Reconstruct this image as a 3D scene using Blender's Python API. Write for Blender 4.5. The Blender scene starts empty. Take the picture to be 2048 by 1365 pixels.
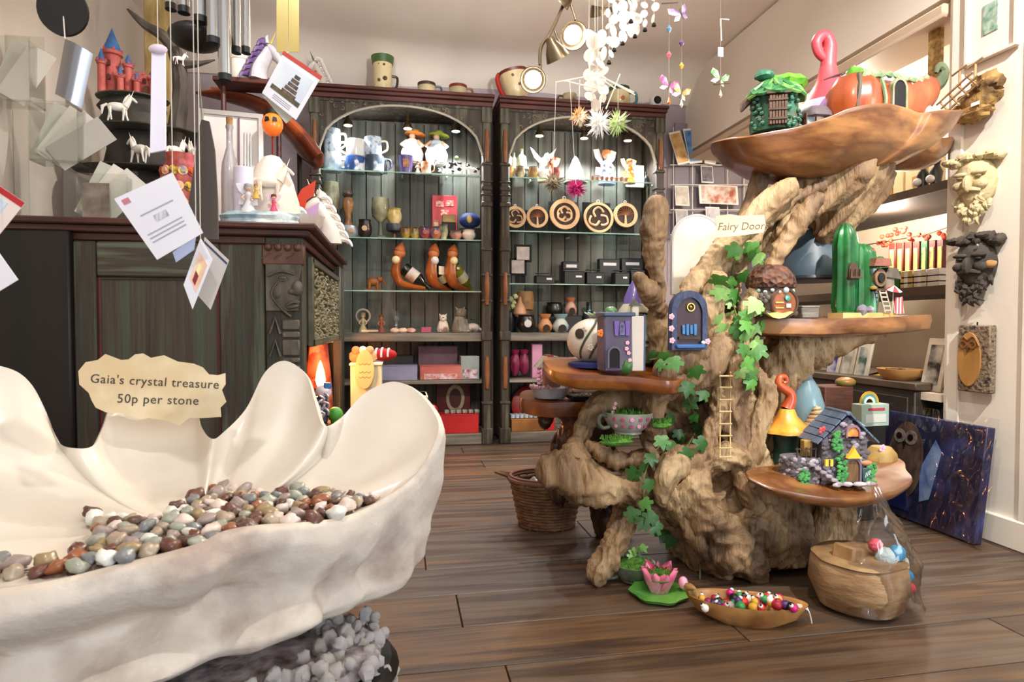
import bpy, bmesh, math, random
import numpy as np
from mathutils import Vector, Matrix, Euler, noise as mnoise
R = math.radians
sc = bpy.context.scene
COL = sc.collection
random.seed(7)
rng = random.Random(11)

# ---------------------------------------------------------------- camera
F, CX, CY, CAMZ = 1250.0, 1024.0, 682.5, 0.75
YAW, PITCH = R(-10.16), R(-1.49)
cam = bpy.data.cameras.new('camera'); camo = bpy.data.objects.new('camera', cam); COL.objects.link(camo)
cam.sensor_width = 36; cam.lens = 36 * F / 2048; cam.clip_start = .02; cam.clip_end = 60
camo.location = (0, 0, CAMZ); camo.rotation_euler = (R(90) + PITCH, 0, YAW)
sc.camera = camo
cam.dof.use_dof = True; cam.dof.focus_distance = 2.0; cam.dof.aperture_fstop = 9.0

# ---------------------------------------------------------------- world, lights, exposure
wd = bpy.data.worlds.new('world'); sc.world = wd; wd.use_nodes = True
bg = wd.node_tree.nodes['Background']; bg.inputs[0].default_value = (1.0, .97, .94, 1); bg.inputs[1].default_value = .6
sc.view_settings.view_transform = 'Standard'; sc.view_settings.look = 'None'
sc.view_settings.gamma = 1; sc.view_settings.use_curve_mapping = False
sc.view_settings.exposure = 0.56

def lamp(kind, name, loc, power, color, target=None, size=.1, angle=60, blend=.5, sy=None):
    l = bpy.data.lights.new(name, kind); l.energy = power; l.color = color
    if kind == 'SPOT': l.spot_size = R(angle); l.spot_blend = blend; l.shadow_soft_size = size
    elif kind == 'AREA':
        l.size = size
        if sy: l.shape = 'RECTANGLE'; l.size_y = sy
    else: l.shadow_soft_size = size
    o = bpy.data.objects.new(name, l); COL.objects.link(o); o.location = loc
    if target is not None:
        o.rotation_euler = (Vector(target) - Vector(loc)).to_track_quat('-Z', 'Y').to_euler()
    return o
WARM, COOL, NEUT = (1, .88, .74), (.84, .93, 1), (1, .96, .9)
# ceiling spot lamps of the shop that stand behind and beside the camera
lamp('SPOT', 'ceiling_spot_light', (-.35, .15, 2.42), 36, NEUT, (-.55, 1.6, .6), .025, 85, .6)
lamp('SPOT', 'ceiling_spot_light', (1.35, .35, 2.42), 190, NEUT, (2.05, 1.9, .95), .03, 80, .6)
lamp('SPOT', 'ceiling_spot_light', (.45, .55, 2.42), 55, WARM, (1.1, 1.9, .7), .03, 75, .6)
lamp('SPOT', 'ceiling_spot_light', (1.55, 2.9, 2.42), 34, WARM, (.7, 1.8, .0), .03, 90, .6)
lamp('SPOT', 'ceiling_spot_light', (.0, 2.3, 2.44), 45, NEUT, (-.6, 3.0, 1.1), .03, 100, .6)
# unseen fill spots added behind the camera to brighten the ceiling
lamp('SPOT', 'ceiling_fill_light', (.9, -.5, 1.45), 360, NEUT, (.7, 2.6, 3.0), .12, 56, 1)
lamp('SPOT', 'ceiling_fill_light', (-.4, -.5, 1.45), 250, NEUT, (-.1, 2.7, 3.0), .12, 54, 1)
# the shop front window far behind the camera, to the right: cool daylight
lamp('AREA', 'shop_front_daylight', (2.6, -2.6, 1.4), 65, COOL, (1.2, 1.2, .2), 1.6, sy=2.0)

# ---------------------------------------------------------------- pixel helpers (photo frame 2048 x 1365)
_cy, _sy, _cp, _sp = math.cos(YAW), math.sin(YAW), math.cos(PITCH), math.sin(PITCH)
FW = Vector((-_sy * _cp, _cy * _cp, _sp)); RT = Vector((_cy, _sy, 0)); UP = RT.cross(FW); CAM = Vector((0, 0, CAMZ))
def ray(px, py): return FW + RT * ((px - CX) / F) + UP * ((CY - py) / F)
def at(px, py, Y): d = ray(px, py); return CAM + d * (Y / d.y)
def atz(px, py, z): d = ray(px, py); return CAM + d * ((z - CAMZ) / d.z)
def atx(px, py, X): d = ray(px, py); return CAM + d * (X / d.x)
def mpp(p): return (Vector(p) - CAM).dot(FW) / F          # metres for each photo pixel at p

# ---------------------------------------------------------------- materials
def lin(c):
    if isinstance(c, str):
        c = c.lstrip('#'); c = tuple(int(c[i:i + 2], 16) / 255 for i in (0, 2, 4))
        c = tuple(x / 12.92 if x <= .04045 else ((x + .055) / 1.055) ** 2.4 for x in c)
    return (c[0], c[1], c[2], 1)
_mc = {}
def mt(c, r=.5, m=0, c2=None, vs=6, st=(1, 1, 1), bump=0, bs=None, emit=0, tr=0, coat=0, detail=4, lo=.35, hi=.65, sss=0, alpha=1, bst=None, kind='noise', name=None, c3=None):
    """procedural material: colour c (to c2 by noise of scale vs stretched by st), bump from noise"""
    key = (c, r, m, c2, vs, st, bump, bs, emit, tr, coat, detail, lo, hi, sss, alpha, bst, kind, c3)
    if key in _mc: return _mc[key]
    M = bpy.data.materials.new(name or 'surface'); M.use_nodes = True
    nt = M.node_tree; b = nt.nodes['Principled BSDF']; L = nt.links
    b.inputs['Base Color'].default_value = lin(c); b.inputs['Roughness'].default_value = r; b.inputs['Metallic'].default_value = m
    if tr: b.inputs['Transmission Weight'].default_value = tr
    if coat: b.inputs['Coat Weight'].default_value = coat; b.inputs['Coat Roughness'].default_value = .08
    if sss: b.inputs['Subsurface Weight'].default_value = sss; b.inputs['Subsurface Radius'].default_value = (.02, .012, .008); b.inputs['Subsurface Scale'].default_value = .6
    if alpha < 1: b.inputs['Alpha'].default_value = alpha
    if emit: b.inputs['Emission Color'].default_value = lin(c); b.inputs['Emission Strength'].default_value = emit
    def tex(scale, stretch, det):
        tc = nt.nodes.new('ShaderNodeTexCoord'); mp = nt.nodes.new('ShaderNodeMapping'); mp.inputs['Scale'].default_value = stretch
        L.new(tc.outputs['Object'], mp.inputs['Vector'])
        if kind == 'voronoi':
            n = nt.nodes.new('ShaderNodeTexVoronoi'); n.inputs['Scale'].default_value = scale; out = n.outputs['Distance']
        else:
            n = nt.nodes.new('ShaderNodeTexNoise'); n.inputs['Scale'].default_value = scale; n.inputs['Detail'].default_value = det; out = n.outputs['Fac']
        L.new(mp.outputs['Vector'], n.inputs['Vector']); return out
    if c2 is not None:
        o = tex(vs, st, detail); rp = nt.nodes.new('ShaderNodeValToRGB'); L.new(o, rp.inputs['Fac'])
        rp.color_ramp.elements[0].position = lo; rp.color_ramp.elements[0].color = lin(c)
        rp.color_ramp.elements[1].position = hi; rp.color_ramp.elements[1].color = lin(c2)
        if c3 is not None:
            e = rp.color_ramp.elements.new((lo + hi) / 2); e.color = lin(c3)
        L.new(rp.outputs['Color'], b.inputs['Base Color'])
        if emit: L.new(rp.outputs['Color'], b.inputs['Emission Color'])
    if bump:
        o = tex(bs or vs, bst or st, detail); bp = nt.nodes.new('ShaderNodeBump'); bp.inputs['Strength'].default_value = bump; bp.inputs['Distance'].default_value = .01
        L.new(o, bp.inputs['Height']); L.new(bp.outputs['Normal'], b.inputs['Normal'])
    _mc[key] = M; return M
def clear_mat(name, tint, gloss=.12, rough=.05, keep=.9):
    """thin clear sheet: mostly transparent with a glossy coat"""
    M = bpy.data.materials.new(name); M.use_nodes = True; nt = M.node_tree; nt.nodes.clear(); L = nt.links
    out = nt.nodes.new('ShaderNodeOutputMaterial'); mx = nt.nodes.new('ShaderNodeMixShader')
    tp = nt.nodes.new('ShaderNodeBsdfTransparent'); tp.inputs[0].default_value = (*tint, 1)
    gl = nt.nodes.new('ShaderNodeBsdfGlossy'); gl.inputs['Roughness'].default_value = rough
    lw = nt.nodes.new('ShaderNodeLayerWeight'); lw.inputs[0].default_value = .35
    mm = nt.nodes.new('ShaderNodeMath'); mm.operation = 'MULTIPLY_ADD'; mm.inputs[1].default_value = 1 - keep + gloss * 2; mm.inputs[2].default_value = gloss * .35
    L.new(lw.outputs['Fresnel'], mm.inputs[0]); L.new(mm.outputs[0], mx.inputs[0])
    L.new(tp.outputs[0], mx.inputs[1]); L.new(gl.outputs[0], mx.inputs[2]); L.new(mx.outputs[0], out.inputs[0])
    return M

# ---------------------------------------------------------------- mesh builder
def RZ(a): return Matrix.Rotation(a, 4, 'Z')
def RX(a): return Matrix.Rotation(a, 4, 'X')
def RY(a): return Matrix.Rotation(a, 4, 'Y')
def TR(*v): return Matrix.Translation(Vector(v if len(v) == 3 else v[0]))
class MB:
    def __init__(s, S=1.0): s.v = []; s.f = []; s.S = S
    def add(s, vs, fs, M=None):
        n = len(s.v)
        for p in vs:
            p = Vector(p)
            if M is not None: p = M @ p
            s.v.append(p * s.S)
        s.f += [tuple(i + n for i in f) for f in fs]; return s
    def box(s, c, d, M=None, bev=0, taper=1.0):
        x, y, z = d[0] / 2, d[1] / 2, d[2] / 2; C = Vector(c); t = taper
        if bev:
            b = min(bev, x * .49, y * .49, z * .49); o = []
            # chamfered box: 3 vertices a corner
            for sx in (-1, 1):
                for sy in (-1, 1):
                    for sz in (-1, 1):
                        k = t if sz > 0 else 1
                        o += [(sx * x * k, sy * (y - b) * k, sz * (z - b)), (sx * (x - b) * k, sy * y * k, sz * (z - b)), (sx * (x - b) * k, sy * (y - b) * k, sz * z)]
            bm = bmesh.new(); vv = [bm.verts.new(q) for q in o]; bmesh.ops.convex_hull(bm, input=vv)
            bmesh.ops.dissolve_limit(bm, angle_limit=.01, verts=bm.verts, edges=bm.edges)
            bm.verts.index_update(); vs = [C + w.co for w in bm.verts]; fs = [tuple(w.index for w in f.verts) for f in bm.faces]; bm.free()
            return s.add(vs, fs, M)
        vs = [C + Vector((sx * x * (t if sz > 0 else 1), sy * y * (t if sz > 0 else 1), sz * z)) for sz in (-1, 1) for sx, sy in ((-1, -1), (1, -1), (1, 1), (-1, 1))]
        return s.add(vs, [(3, 2, 1, 0), (4, 5, 6, 7), (0, 1, 5, 4), (1, 2, 6, 5), (2, 3, 7, 6), (3, 0, 4, 7)], M)
    def lathe(s, prof, n=20, c=(0, 0, 0), M=None, fx=1, fy=1, wob=None, cap=True):
        C = Vector(c); vs = []; fs = []
        for r, z in prof:
            for i in range(n):
                a = 2 * math.pi * i / n; k = wob(a, z) if wob else 1
                vs.append(C + Vector((r * k * math.cos(a) * fx, r * k * math.sin(a) * fy, z)))
        for j in range(len(prof) - 1):
            for i in range(n):
                k = (i + 1) % n; fs.append((j * n + i, j * n + k, (j + 1) * n + k, (j + 1) * n + i))
        if cap:
            if prof[0][0] > 1e-6: fs.append(tuple(range(n - 1, -1, -1)))
            if prof[-1][0] > 1e-6: m = (len(prof) - 1) * n; fs.append(tuple(range(m, m + n)))
        return s.add(vs, fs, M)
    def ball(s, c, r, n=12, m=8, M=None, nz=0, ns=3, seed=0):
        if not hasattr(r, '__len__'): r = (r, r, r)
        C = Vector(c); vs = [C + Vector((0, 0, -r[2]))]; fs = []
        for j in range(1, m):
            t = math.pi * j / m
            for i in range(n):
                a = 2 * math.pi * i / n; d = Vector((math.sin(t) * math.cos(a), math.sin(t) * math.sin(a), -math.cos(t)))
                k = 1 + nz * mnoise.noise(d * ns + Vector((seed, seed * 1.7, 0))) if nz else 1
                vs.append(C + Vector((d.x * r[0], d.y * r[1], d.z * r[2])) * k if not nz else C + Vector((d.x * r[0] * k, d.y * r[1] * k, d.z * r[2] * k)))
        vs.append(C + Vector((0, 0, r[2]))); e = len(vs) - 1
        for i in range(n):
            k = (i + 1) % n; fs.append((0, 1 + k, 1 + i)); fs.append((e, e - n + i, e - n + k))
            for j in range(m - 2): fs.append((1 + j * n + i, 1 + j * n + k, 1 + (j + 1) * n + k, 1 + (j + 1) * n + i))
        return s.add(vs, fs, M)
    def tube(s, pts, rad, n=8, M=None, cap=True, flat=1.0, closed=False):
        P = [Vector(p) for p in pts]; m = len(P)
        if not hasattr(rad, '__len__'): rad = [rad] * m
        vs = []; fs = []; u = None
        for j in range(m):
            if closed: t = P[(j + 1) % m] - P[j - 1]
            else: t = P[min(j + 1, m - 1)] - P[max(j - 1, 0)]
            t = t.normalized() if t.length > 1e-9 else Vector((0, 0, 1))
            if u is None: u = t.orthogonal().normalized() if abs(t.z) > .95 or abs(t.z) < .05 and False else t.cross(Vector((.3, .2, 1))).normalized()
            u = (u - t * u.dot(t))
            u = u.normalized() if u.length > 1e-6 else t.orthogonal().normalized()
            w = t.cross(u)
            for i in range(n):
                a = 2 * math.pi * i / n; vs.append(P[j] + u * (math.cos(a) * rad[j]) + w * (math.sin(a) * rad[j] * flat))
        for j in range(m if closed else m - 1):
            for i in range(n):
                k = (i + 1) % n; q = ((j + 1) % m) * n; fs.append((j * n + i, j * n + k, q + k, q + i))
        if cap and not closed:
            fs.append(tuple(range(n - 1, -1, -1))); fs.append(tuple(range((m - 1) * n, m * n)))
        return s.add(vs, fs, M)
    def prism(s, out, t, M=None, inner=None):
        """outline in XZ, thickness t along Y (front at -t/2)"""
        n = len(out); y = t / 2
        vs = [(p[0], -y, p[1]) for p in out] + [(p[0], y, p[1]) for p in out]
        fs = [tuple(range(n)), tuple(range(2 * n - 1, n - 1, -1))] + [((i + 1) % n, i, n + i, n + (i + 1) % n) for i in range(n)]
        return s.add(vs, fs, M)
    def ringprism(s, outer, inn, t, M=None):
        """flat ring between two outlines of equal count, in XZ"""
        n = len(outer); y = t / 2; vs = []
        for Y in (-y, y):
            vs += [(p[0], Y, p[1]) for p in outer] + [(p[0], Y, p[1]) for p in inn]
        fs = []
        for i in range(n):
            k = (i + 1) % n
            fs += [(i, k, n + k, n + i), (2 * n + i, 3 * n + i, 3 * n + k, 2 * n + k), (k, i, 2 * n + i, 2 * n + k), (n + i, n + k, 3 * n + k, 3 * n + i)]
        return s.add(vs, fs, M)
    def slab(s, out, t, z=0, M=None, lip=0):
        """outline in XY, top at z, thickness t downwards"""
        n = len(out); vs = [(p[0], p[1], z) for p in out] + [(p[0], p[1], z - t) for p in out]
        return s.add(vs, [tuple(range(n)), tuple(range(2 * n - 1, n - 1, -1))] + [((i + 1) % n, i, n + i, n + (i + 1) % n)[::-1] for i in range(n)][0:0] + [(i, n + i, n + (i + 1) % n, (i + 1) % n) for i in range(n)], M)
    def grid(s, fn, nu, nv, closed_u=False):
        vs = [fn(i / (nu if closed_u else nu - 1), j / (nv - 1)) for j in range(nv) for i in range(nu)]; fs = []
        for j in range(nv - 1):
            for i in range(nu if closed_u else nu - 1):
                k = (i + 1) % nu; fs.append((j * nu + i, j * nu + k, (j + 1) * nu + k, (j + 1) * nu + i))
        return s.add(vs, fs)
    def mesh(s, name, smooth=40):
        me = bpy.data.meshes.new(name); me.from_pydata([tuple(p) for p in s.v], [], s.f)
        bm = bmesh.new(); bm.from_mesh(me); bmesh.ops.recalc_face_normals(bm, faces=bm.faces); bm.to_mesh(me); bm.free()
        if smooth and len(me.polygons):
            me.polygons.foreach_set('use_smooth', [True] * len(me.polygons)); me.set_sharp_from_angle(angle=R(smooth))
        me.update(); return me
    def obj(s, name, m, parent=None, loc=None, rot=None, smooth=40):
        o = bpy.data.objects.new(name, s.mesh(name, smooth)); COL.objects.link(o)
        if m is not None: o.data.materials.append(m)
        if parent is not None: o.parent = parent
        if loc is not None: o.location = loc
        if rot is not None: o.rotation_euler = rot
        return o
def tag(o, label, cat, group=None):
    o['label'] = label; o['category'] = cat
    if group: o['group'] = group
    return o
def thing(name, label, cat, loc=(0, 0, 0), rz=0, group=None, rot=None):
    o = bpy.data.objects.new(name, None); COL.objects.link(o); o.empty_display_size = .05
    o.location = loc; o.rotation_euler = rot if rot is not None else (0, 0, rz)
    return tag(o, label, cat, group)
def struct(o): o['kind'] = 'structure'; return o
def share(src, name, parent=None, loc=None, rot=None, m=None):
    o = src.copy(); o.name = name; COL.objects.link(o)
    if parent is not None: o.parent = parent
    if loc is not None: o.location = loc
    if rot is not None: o.rotation_euler = rot
    return o
def inst(me, name, m, parent=None, loc=(0, 0, 0), rot=(0, 0, 0), s=1):
    """object on shared mesh data, its material on the object slot"""
    o = bpy.data.objects.new(name, me); COL.objects.link(o)
    if not me.materials: me.materials.append(m)
    o.material_slots[0].link = 'OBJECT'; o.material_slots[0].material = m
    if parent is not None: o.parent = parent
    o.location = loc; o.rotation_euler = rot
    o.scale = (s, s, s) if not hasattr(s, '__len__') else s
    return o
def text(body, size, m, parent, loc, rot=(R(90), 0, 0), name='lettering', ext=.0003, spacing=1, shear=0, align='CENTER'):
    cu = bpy.data.curves.new('lettering', 'FONT'); cu.body = body; cu.size = size; cu.align_x = align; cu.align_y = 'CENTER'
    cu.extrude = ext; cu.space_character = spacing; cu.shear = shear; cu.resolution_u = 3
    to = bpy.data.objects.new('tmp_text', cu); COL.objects.link(to)
    dg = bpy.context.evaluated_depsgraph_get(); me = bpy.data.meshes.new_from_object(to.evaluated_get(dg))
    bpy.data.objects.remove(to); bpy.data.curves.remove(cu)
    o = bpy.data.objects.new(name, me); COL.objects.link(o); me.materials.clear(); me.materials.append(m)
    o.parent = parent; o.location = loc; o.rotation_euler = rot; return o
def circ(r, n=24, c=(0, 0), a0=0, ry=None): return [(c[0] + r * math.cos(a0 + 2 * math.pi * i / n), c[1] + (ry or r) * math.sin(a0 + 2 * math.pi * i / n)) for i in range(n)]
def arch(w, h, n=10, x=0, z=0):
    """door outline, w wide, h tall, round top"""
    r = w / 2; return [(x - r, z), (x + r, z)] + [(x + r * math.cos(math.pi * i / n), z + h - r + r * math.sin(math.pi * i / n)) for i in range(n + 1)]
def spline(pts, n=8):
    P = [Vector(p) for p in pts]; o = []
    for i in range(len(P) - 1):
        a, b, c, d = P[max(i - 1, 0)], P[i], P[i + 1], P[min(i + 2, len(P) - 1)]
        for k in range(n):
            t = k / n; o.append(.5 * ((2 * b) + (c - a) * t + (2 * a - 5 * b + 4 * c - d) * t * t + (3 * b - a - 3 * c + d) * t ** 3))
    o.append(P[-1]); return o
def lerp(a, b, t): return a + (b - a) * t
def interp(xs, ys, x): return float(np.interp(x, xs, ys))
# ================================================================ the room
WX_L, WX_R, WY_B, CEIL = -1.42, 2.02, 4.22, 2.5
plaster = mt('#d8cdc0', .85, c2='#cfc3b6', vs=3, bump=.08, bs=40, name='plaster')
plaster_w = mt('#f3ebdf', .8, c2='#ece3d6', vs=2, bump=.05, bs=50, name='white_plaster')
ceil_m = mt('#eee2d6', .9, c2='#e4d7ca', vs=1.2, bump=.15, bs=3, name='ceiling_paint')
grey_wall = mt('#a79aa0', .9, c2='#9b9096', vs=2, name='grey_wall')
# floor: sub-floor with printed strip boards as its planks
fl = struct(MB().box((.6, 1.6, -.02), (6.2, 6.4, .02)).obj('floor', mt('#2a1c14', .8)))
def plank_mat(i):
    r = random.Random(i * 7 + 3)
    M = bpy.data.materials.new('laminate_board'); M.use_nodes = True; nt = M.node_tree; L = nt.links; b = nt.nodes['Principled BSDF']
    tc = nt.nodes.new('ShaderNodeTexCoord'); mp = nt.nodes.new('ShaderNodeMapping'); mp.inputs['Scale'].default_value = (.8, 11, 1); mp.inputs['Location'].default_value = (r.random() * 20, r.random() * 20, 0)
    L.new(tc.outputs['Object'], mp.inputs[0])
    n1 = nt.nodes.new('ShaderNodeTexNoise'); n1.inputs['Scale'].default_value = 1; n1.inputs['Detail'].default_value = 3; L.new(mp.outputs[0], n1.inputs[0])
    mp2 = nt.nodes.new('ShaderNodeMapping'); mp2.inputs['Scale'].default_value = (4, 120, 1); L.new(tc.outputs['Object'], mp2.inputs[0])
    n2 = nt.nodes.new('ShaderNodeTexNoise'); n2.inputs['Scale'].default_value = 1; n2.inputs['Detail'].default_value = 6; L.new(mp2.outputs[0], n2.inputs[0])
    rp = nt.nodes.new('ShaderNodeValToRGB'); L.new(n1.outputs['Fac'], rp.inputs[0]); cr = rp.color_ramp
    cols = ['#4c3a2e', '#614b38', '#4f443c', '#6f543b', '#524032', '#635447', '#413229']; r.shuffle(cols)
    cr.elements[0].position = .28; cr.elements[0].color = lin(cols[0]); cr.elements[1].position = .72; cr.elements[1].color = lin(cols[1])
    for k, p in enumerate((.4, .47, .53, .6)): e = cr.elements.new(p); e.color = lin(cols[2 + k])
    mx = nt.nodes.new('ShaderNodeMixRGB'); mx.blend_type = 'MULTIPLY'; mx.inputs[0].default_value = .45
    rp2 = nt.nodes.new('ShaderNodeValToRGB'); rp2.color_ramp.elements[0].position = .3; rp2.color_ramp.elements[0].color = (.35, .3, .28, 1); rp2.color_ramp.elements[1].position = .6; rp2.color_ramp.elements[1].color = (1, 1, 1, 1)
    L.new(n2.outputs['Fac'], rp2.inputs[0]); L.new(rp.outputs[0], mx.inputs[1]); L.new(rp2.outputs[0], mx.inputs[2]); L.new(mx.outputs[0], b.inputs['Base Color'])
    b.inputs['Roughness'].default_value = .38
    bp = nt.nodes.new('ShaderNodeBump'); bp.inputs['Strength'].default_value = .15; bp.inputs['Distance'].default_value = .003; L.new(n2.outputs['Fac'], bp.inputs['Height']); L.new(bp.outputs[0], b.inputs['Normal'])
    return M
PM = [plank_mat(i) for i in range(9)]
pw, pl = .19, 1.25
pme = MB().box((0, 0, 0), (pl - .003, pw - .003, .012), bev=.0015).mesh('floor_plank', 0)
k = 0
for j in range(27):
    y = -.75 + (j + .5) * pw; off = (j * .47) % 1.0
    for i in range(-1, 4):
        x = -1.9 + (i + off) * pl + pl / 2
        if x < WX_L - .6 or x - pl / 2 > 2.85 or (y < .3 and abs(x) > 2): continue
        inst(pme, 'floor_plank', PM[k % 9 if (k * 5) % 7 else (k + 4) % 9], fl, (x, y, -.006)); k += 1
# walls
struct(MB().box((.6, WY_B + .06, 1.3), (6.2, .12, 2.9)).obj('wall_back', grey_wall))
struct(MB().box((WX_L - .06, 1.6, 1.3), (.12, 5.4, 2.9)).obj('wall_left', plaster))
# ceiling with a sloping cove towards the back wall
def cf(u, v):
    x = lerp(-2.4, 3.6, u)
    P = [(-1.0, CEIL), (1.5, CEIL), (3.2, CEIL), (3.8, CEIL + .0), (3.96, CEIL - .012), (4.08, CEIL - .06), (4.16, CEIL - .13), (4.23, CEIL - .2)]
    y = interp(range(8), [p[0] for p in P], v * 7); z = interp(range(8), [p[1] for p in P], v * 7)
    return (x, y + .04 * math.sin(x * 1.9 + .5), z + .012 * math.sin(x * 2.3 + y))
struct(MB().grid(cf, 40, 15).obj('ceiling', ceil_m, smooth=60))
# right wall: pier with the masks, deep window bay behind it, beam over the bay
PIER_Y = 2.03
struct(MB().box((WX_R + .06, 1.3, 1.25), (.12, PIER_Y * 2 - 2.6 + .0, 2.5)).obj('wall_right', plaster_w))
struct(MB().box((WX_R + .36, PIER_Y - .02, 1.25), (.7, .04, 2.5)).obj('wall_bay_reveal', plaster_w))
struct(MB().box((WX_R + .24, 3.14, .24), (.12, 2.2, .44)).obj('wall_under_bay', plaster_w))
struct(MB().box((WX_R + .42, 3.14, .47), (.84, 2.2, .03)).obj('window_sill', mt('#e4d6c2', .5)))
struct(MB().box((WX_R + .1, 3.14, 2.24), (.2, 2.2, .52)).obj('trim_beam', plaster_w))
struct(MB().box((WX_R + .1, 3.14, 1.93), (.24, 2.2, .05), bev=.01).obj('trim_beam_lip', mt('#cdb79f', .6)))
struct(MB().box((WX_R + .9, 3.14, 1.25), (.06, 2.2, 2.5)).obj('wall_bay_back', mt('#eadfcc', .8, c2='#dccfb8', vs=3)))
struct(MB().box((WX_R + .5, 3.14, 1.99), (.9, 2.2, .03)).obj('ceiling_bay', mt('#e8dcc6', .8)))
# panel mouldings on the pier and the near pilaster
wp = mt('#f2ebdf', .6, name='white_gloss_paint')
for i, (x0, x1, za, zb) in enumerate([(1921, 2036, 128, 1010)]):
    pass
for y_, w_ in ((1.985, .05), (1.70, .05)):
    struct(MB().box((WX_R - .006, y_, 1.25), (.014, w_, 2.5), bev=.004).obj('trim_pier', wp))
struct(MB().box((WX_R - .012, 1.655, 1.25), (.03, .05, 2.5), bev=.006).obj('trim_pilaster', wp))
struct(MB().box((WX_R - .008, 1.83, .05), (.02, .36, .1), bev=.004).obj('baseboard_right', wp))
# ================================================================ the two bookcases
BY = 3.87                                   # front plane
case_wood = mt('#3d3b31', .6, c2='#5a5a48', vs=5, st=(5, 5, .5), bump=.3, bs=14, c3='#33271f', name='weathered_green_wood')
red_wood = mt('#3c1a16', .45, c2='#5a2c22', vs=6, st=(.6, 6, 6), bump=.15, name='dark_red_wood')
board_m = [mt(a, .6, c2=b, vs=4, st=(7, 7, .35), bump=.25, bs=12, name='grey_board') for a, b in (('#45453f', '#66675e'), ('#3c3f3a', '#5a5d55'), ('#4c4a43', '#6e6c62'))]
shelf_m = mt('#5c574e', .5, c2='#8d857a', vs=5, st=(.5, 6, 6), bump=.2, name='grey_shelf_wood')
glass_m = clear_mat('shelf_glass', (.93, .97, .955), .10, .04)
glass_edge = mt('#bfe0d2', .15, c2='#8fb8a8', vs=8, name='glass_edge', alpha=.75)
def bookcase(name, label, x0, x1, glass_z, wood_z, lamps):
    t = thing(name, label, 'bookcase', ((x0 + x1) / 2, BY, 0)); w = x1 - x0; h = w / 2; D = .32; H = 2.13
    # back boards, each a piece
    nb = 11; bw = (w - .06) / nb
    bme = MB().box((0, 0, 0), (bw - .004, .014, H - .12), bev=.003).mesh('back_board', 0)
    for i in range(nb): inst(bme, 'back_board', board_m[(i * 5 + len(name)) % 3], t, (-h + .03 + bw * (i + .5), D - .012 + .003 * ((i * 7) % 3), H / 2))
    for s in (-1, 1):
        MB().box((s * (h - .016), D / 2 + .02, H / 2), (.026, D - .03, H - .06)).obj('side_panel', case_wood, t)
        # turned and carved front post
        p = MB().box((0, 0, H * .5), (.058, .05, H - .06), bev=.008)
        for z, hh, ww in ((.05, .1, .07), (.68, .06, .07), (.26, .02, .068), (.9, .016, .066), (1.06, .016, .066), (1.22, .02, .068), (1.5, .03, .068), (1.56, .012, .07), (1.6, .03, .066), (1.64, .012, .07), (1.75, .02, .068), (2.05, .1, .068)):
            p.box((0, -.004, z), (ww, .056, hh), bev=.005)
        p.obj('post', case_wood, t, (s * (h - .03), .025, 0))
        for z in (.45, .975, 1.86): MB().tube([(0, -.028, z - .1), (0, -.034, z), (0, -.028, z + .1)], [.012, .017, .012], 8).obj('post_carving', mt('#6d4026', .5, c2='#8a5a38', vs=12), t, (s * (h - .03), .025, 0))
    MB().box((0, D / 2, .035), (w - .05, D, .07), bev=.006).obj('plinth', shelf_m, t)
    MB().box((0, D / 2 - .0, H - .035), (w - .02, D, .03)).obj('top_board', case_wood, t)
    c = MB()
    for z, o, hh in ((H - .02, .012, .03), (H + .006, .026, .022), (H + .026, .04, .02)): c.box((0, D / 2 - o / 2, z), (w + o * .8, D + o, hh), bev=.004)
    c.obj('cornice', red_wood, t)
    # arched fretwork with carved scrolls
    ax = h - .055; zs, za = 1.80, 2.075; zt = H - .03; n = 24; outer = []; inn = []
    for i in range(n + 1):
        u = -1 + 2 * i / n; outer.append((u * ax, zt)); inn.append((u * ax, zs + (za - zs) * math.sqrt(max(0, 1 - abs(u) ** 2.1))))
    vs = [(p[0], y, p[1]) for y in (-.012, .012) for p in outer + inn]; m = n + 1; fs = []
    for i in range(n): fs += [(i, i + 1, m + i + 1, m + i), (2 * m + i, 3 * m + i, 3 * m + i + 1, 2 * m + i + 1), (m + i, m + i + 1, 3 * m + i + 1, 3 * m + i)]
    MB().add(vs, fs).obj('arch_panel', case_wood, t, (0, .02, 0))
    MB().tube([(p[0], 0, p[1]) for p in inn], .007, 6).obj('arch_bead', mt('#a9a191', .5), t, (0, .004, 0))
    g = MB(); r = random.Random(len(label))
    for i in range(46):
        u = r.uniform(-.98, .98); zi = zs + (za - zs) * math.sqrt(1 - abs(u) ** 2.1); z = r.uniform(zi + .015, zt - .012) if zt - .012 > zi + .015 else zt - .02
        a = r.random() * 6.28; k = r.uniform(.009, .016)
        g.tube([(u * ax + k * (1 - j / 9) * math.cos(a + j * .8), 0, z + k * (1 - j / 9) * math.sin(a + j * .8)) for j in range(7)], [.004 * (1 - j / 9) for j in range(7)], 5)
    g.obj('scroll_carving', mt('#6a5a49', .5, c2='#8c7b66', vs=20), t, (0, .004, 0))['kind'] = 'stuff'
    for z in glass_z:
        gs = MB().box((0, D / 2 + .02, z - .004), (w - .07, D - .07, .007)).obj('glass_shelf', glass_m, t)
        MB().box((0, .054, z - .004), (w - .07, .003, .0075)).obj('glass_shelf_edge', glass_edge, gs)
        for s in (-1, 1): MB().ball((s * (h - .045), .09, z - .014), .008, 8, 6).obj('shelf_peg', mt('#c8c8c4', .25, 1), t)
    for z, th in wood_z:
        MB().box((0, D / 2 + .01, z - th / 2), (w - .06, D - .03, th), bev=.005).obj('shelf', shelf_m, t)
    brass = mt('#b7a271', .3, 1)
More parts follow.
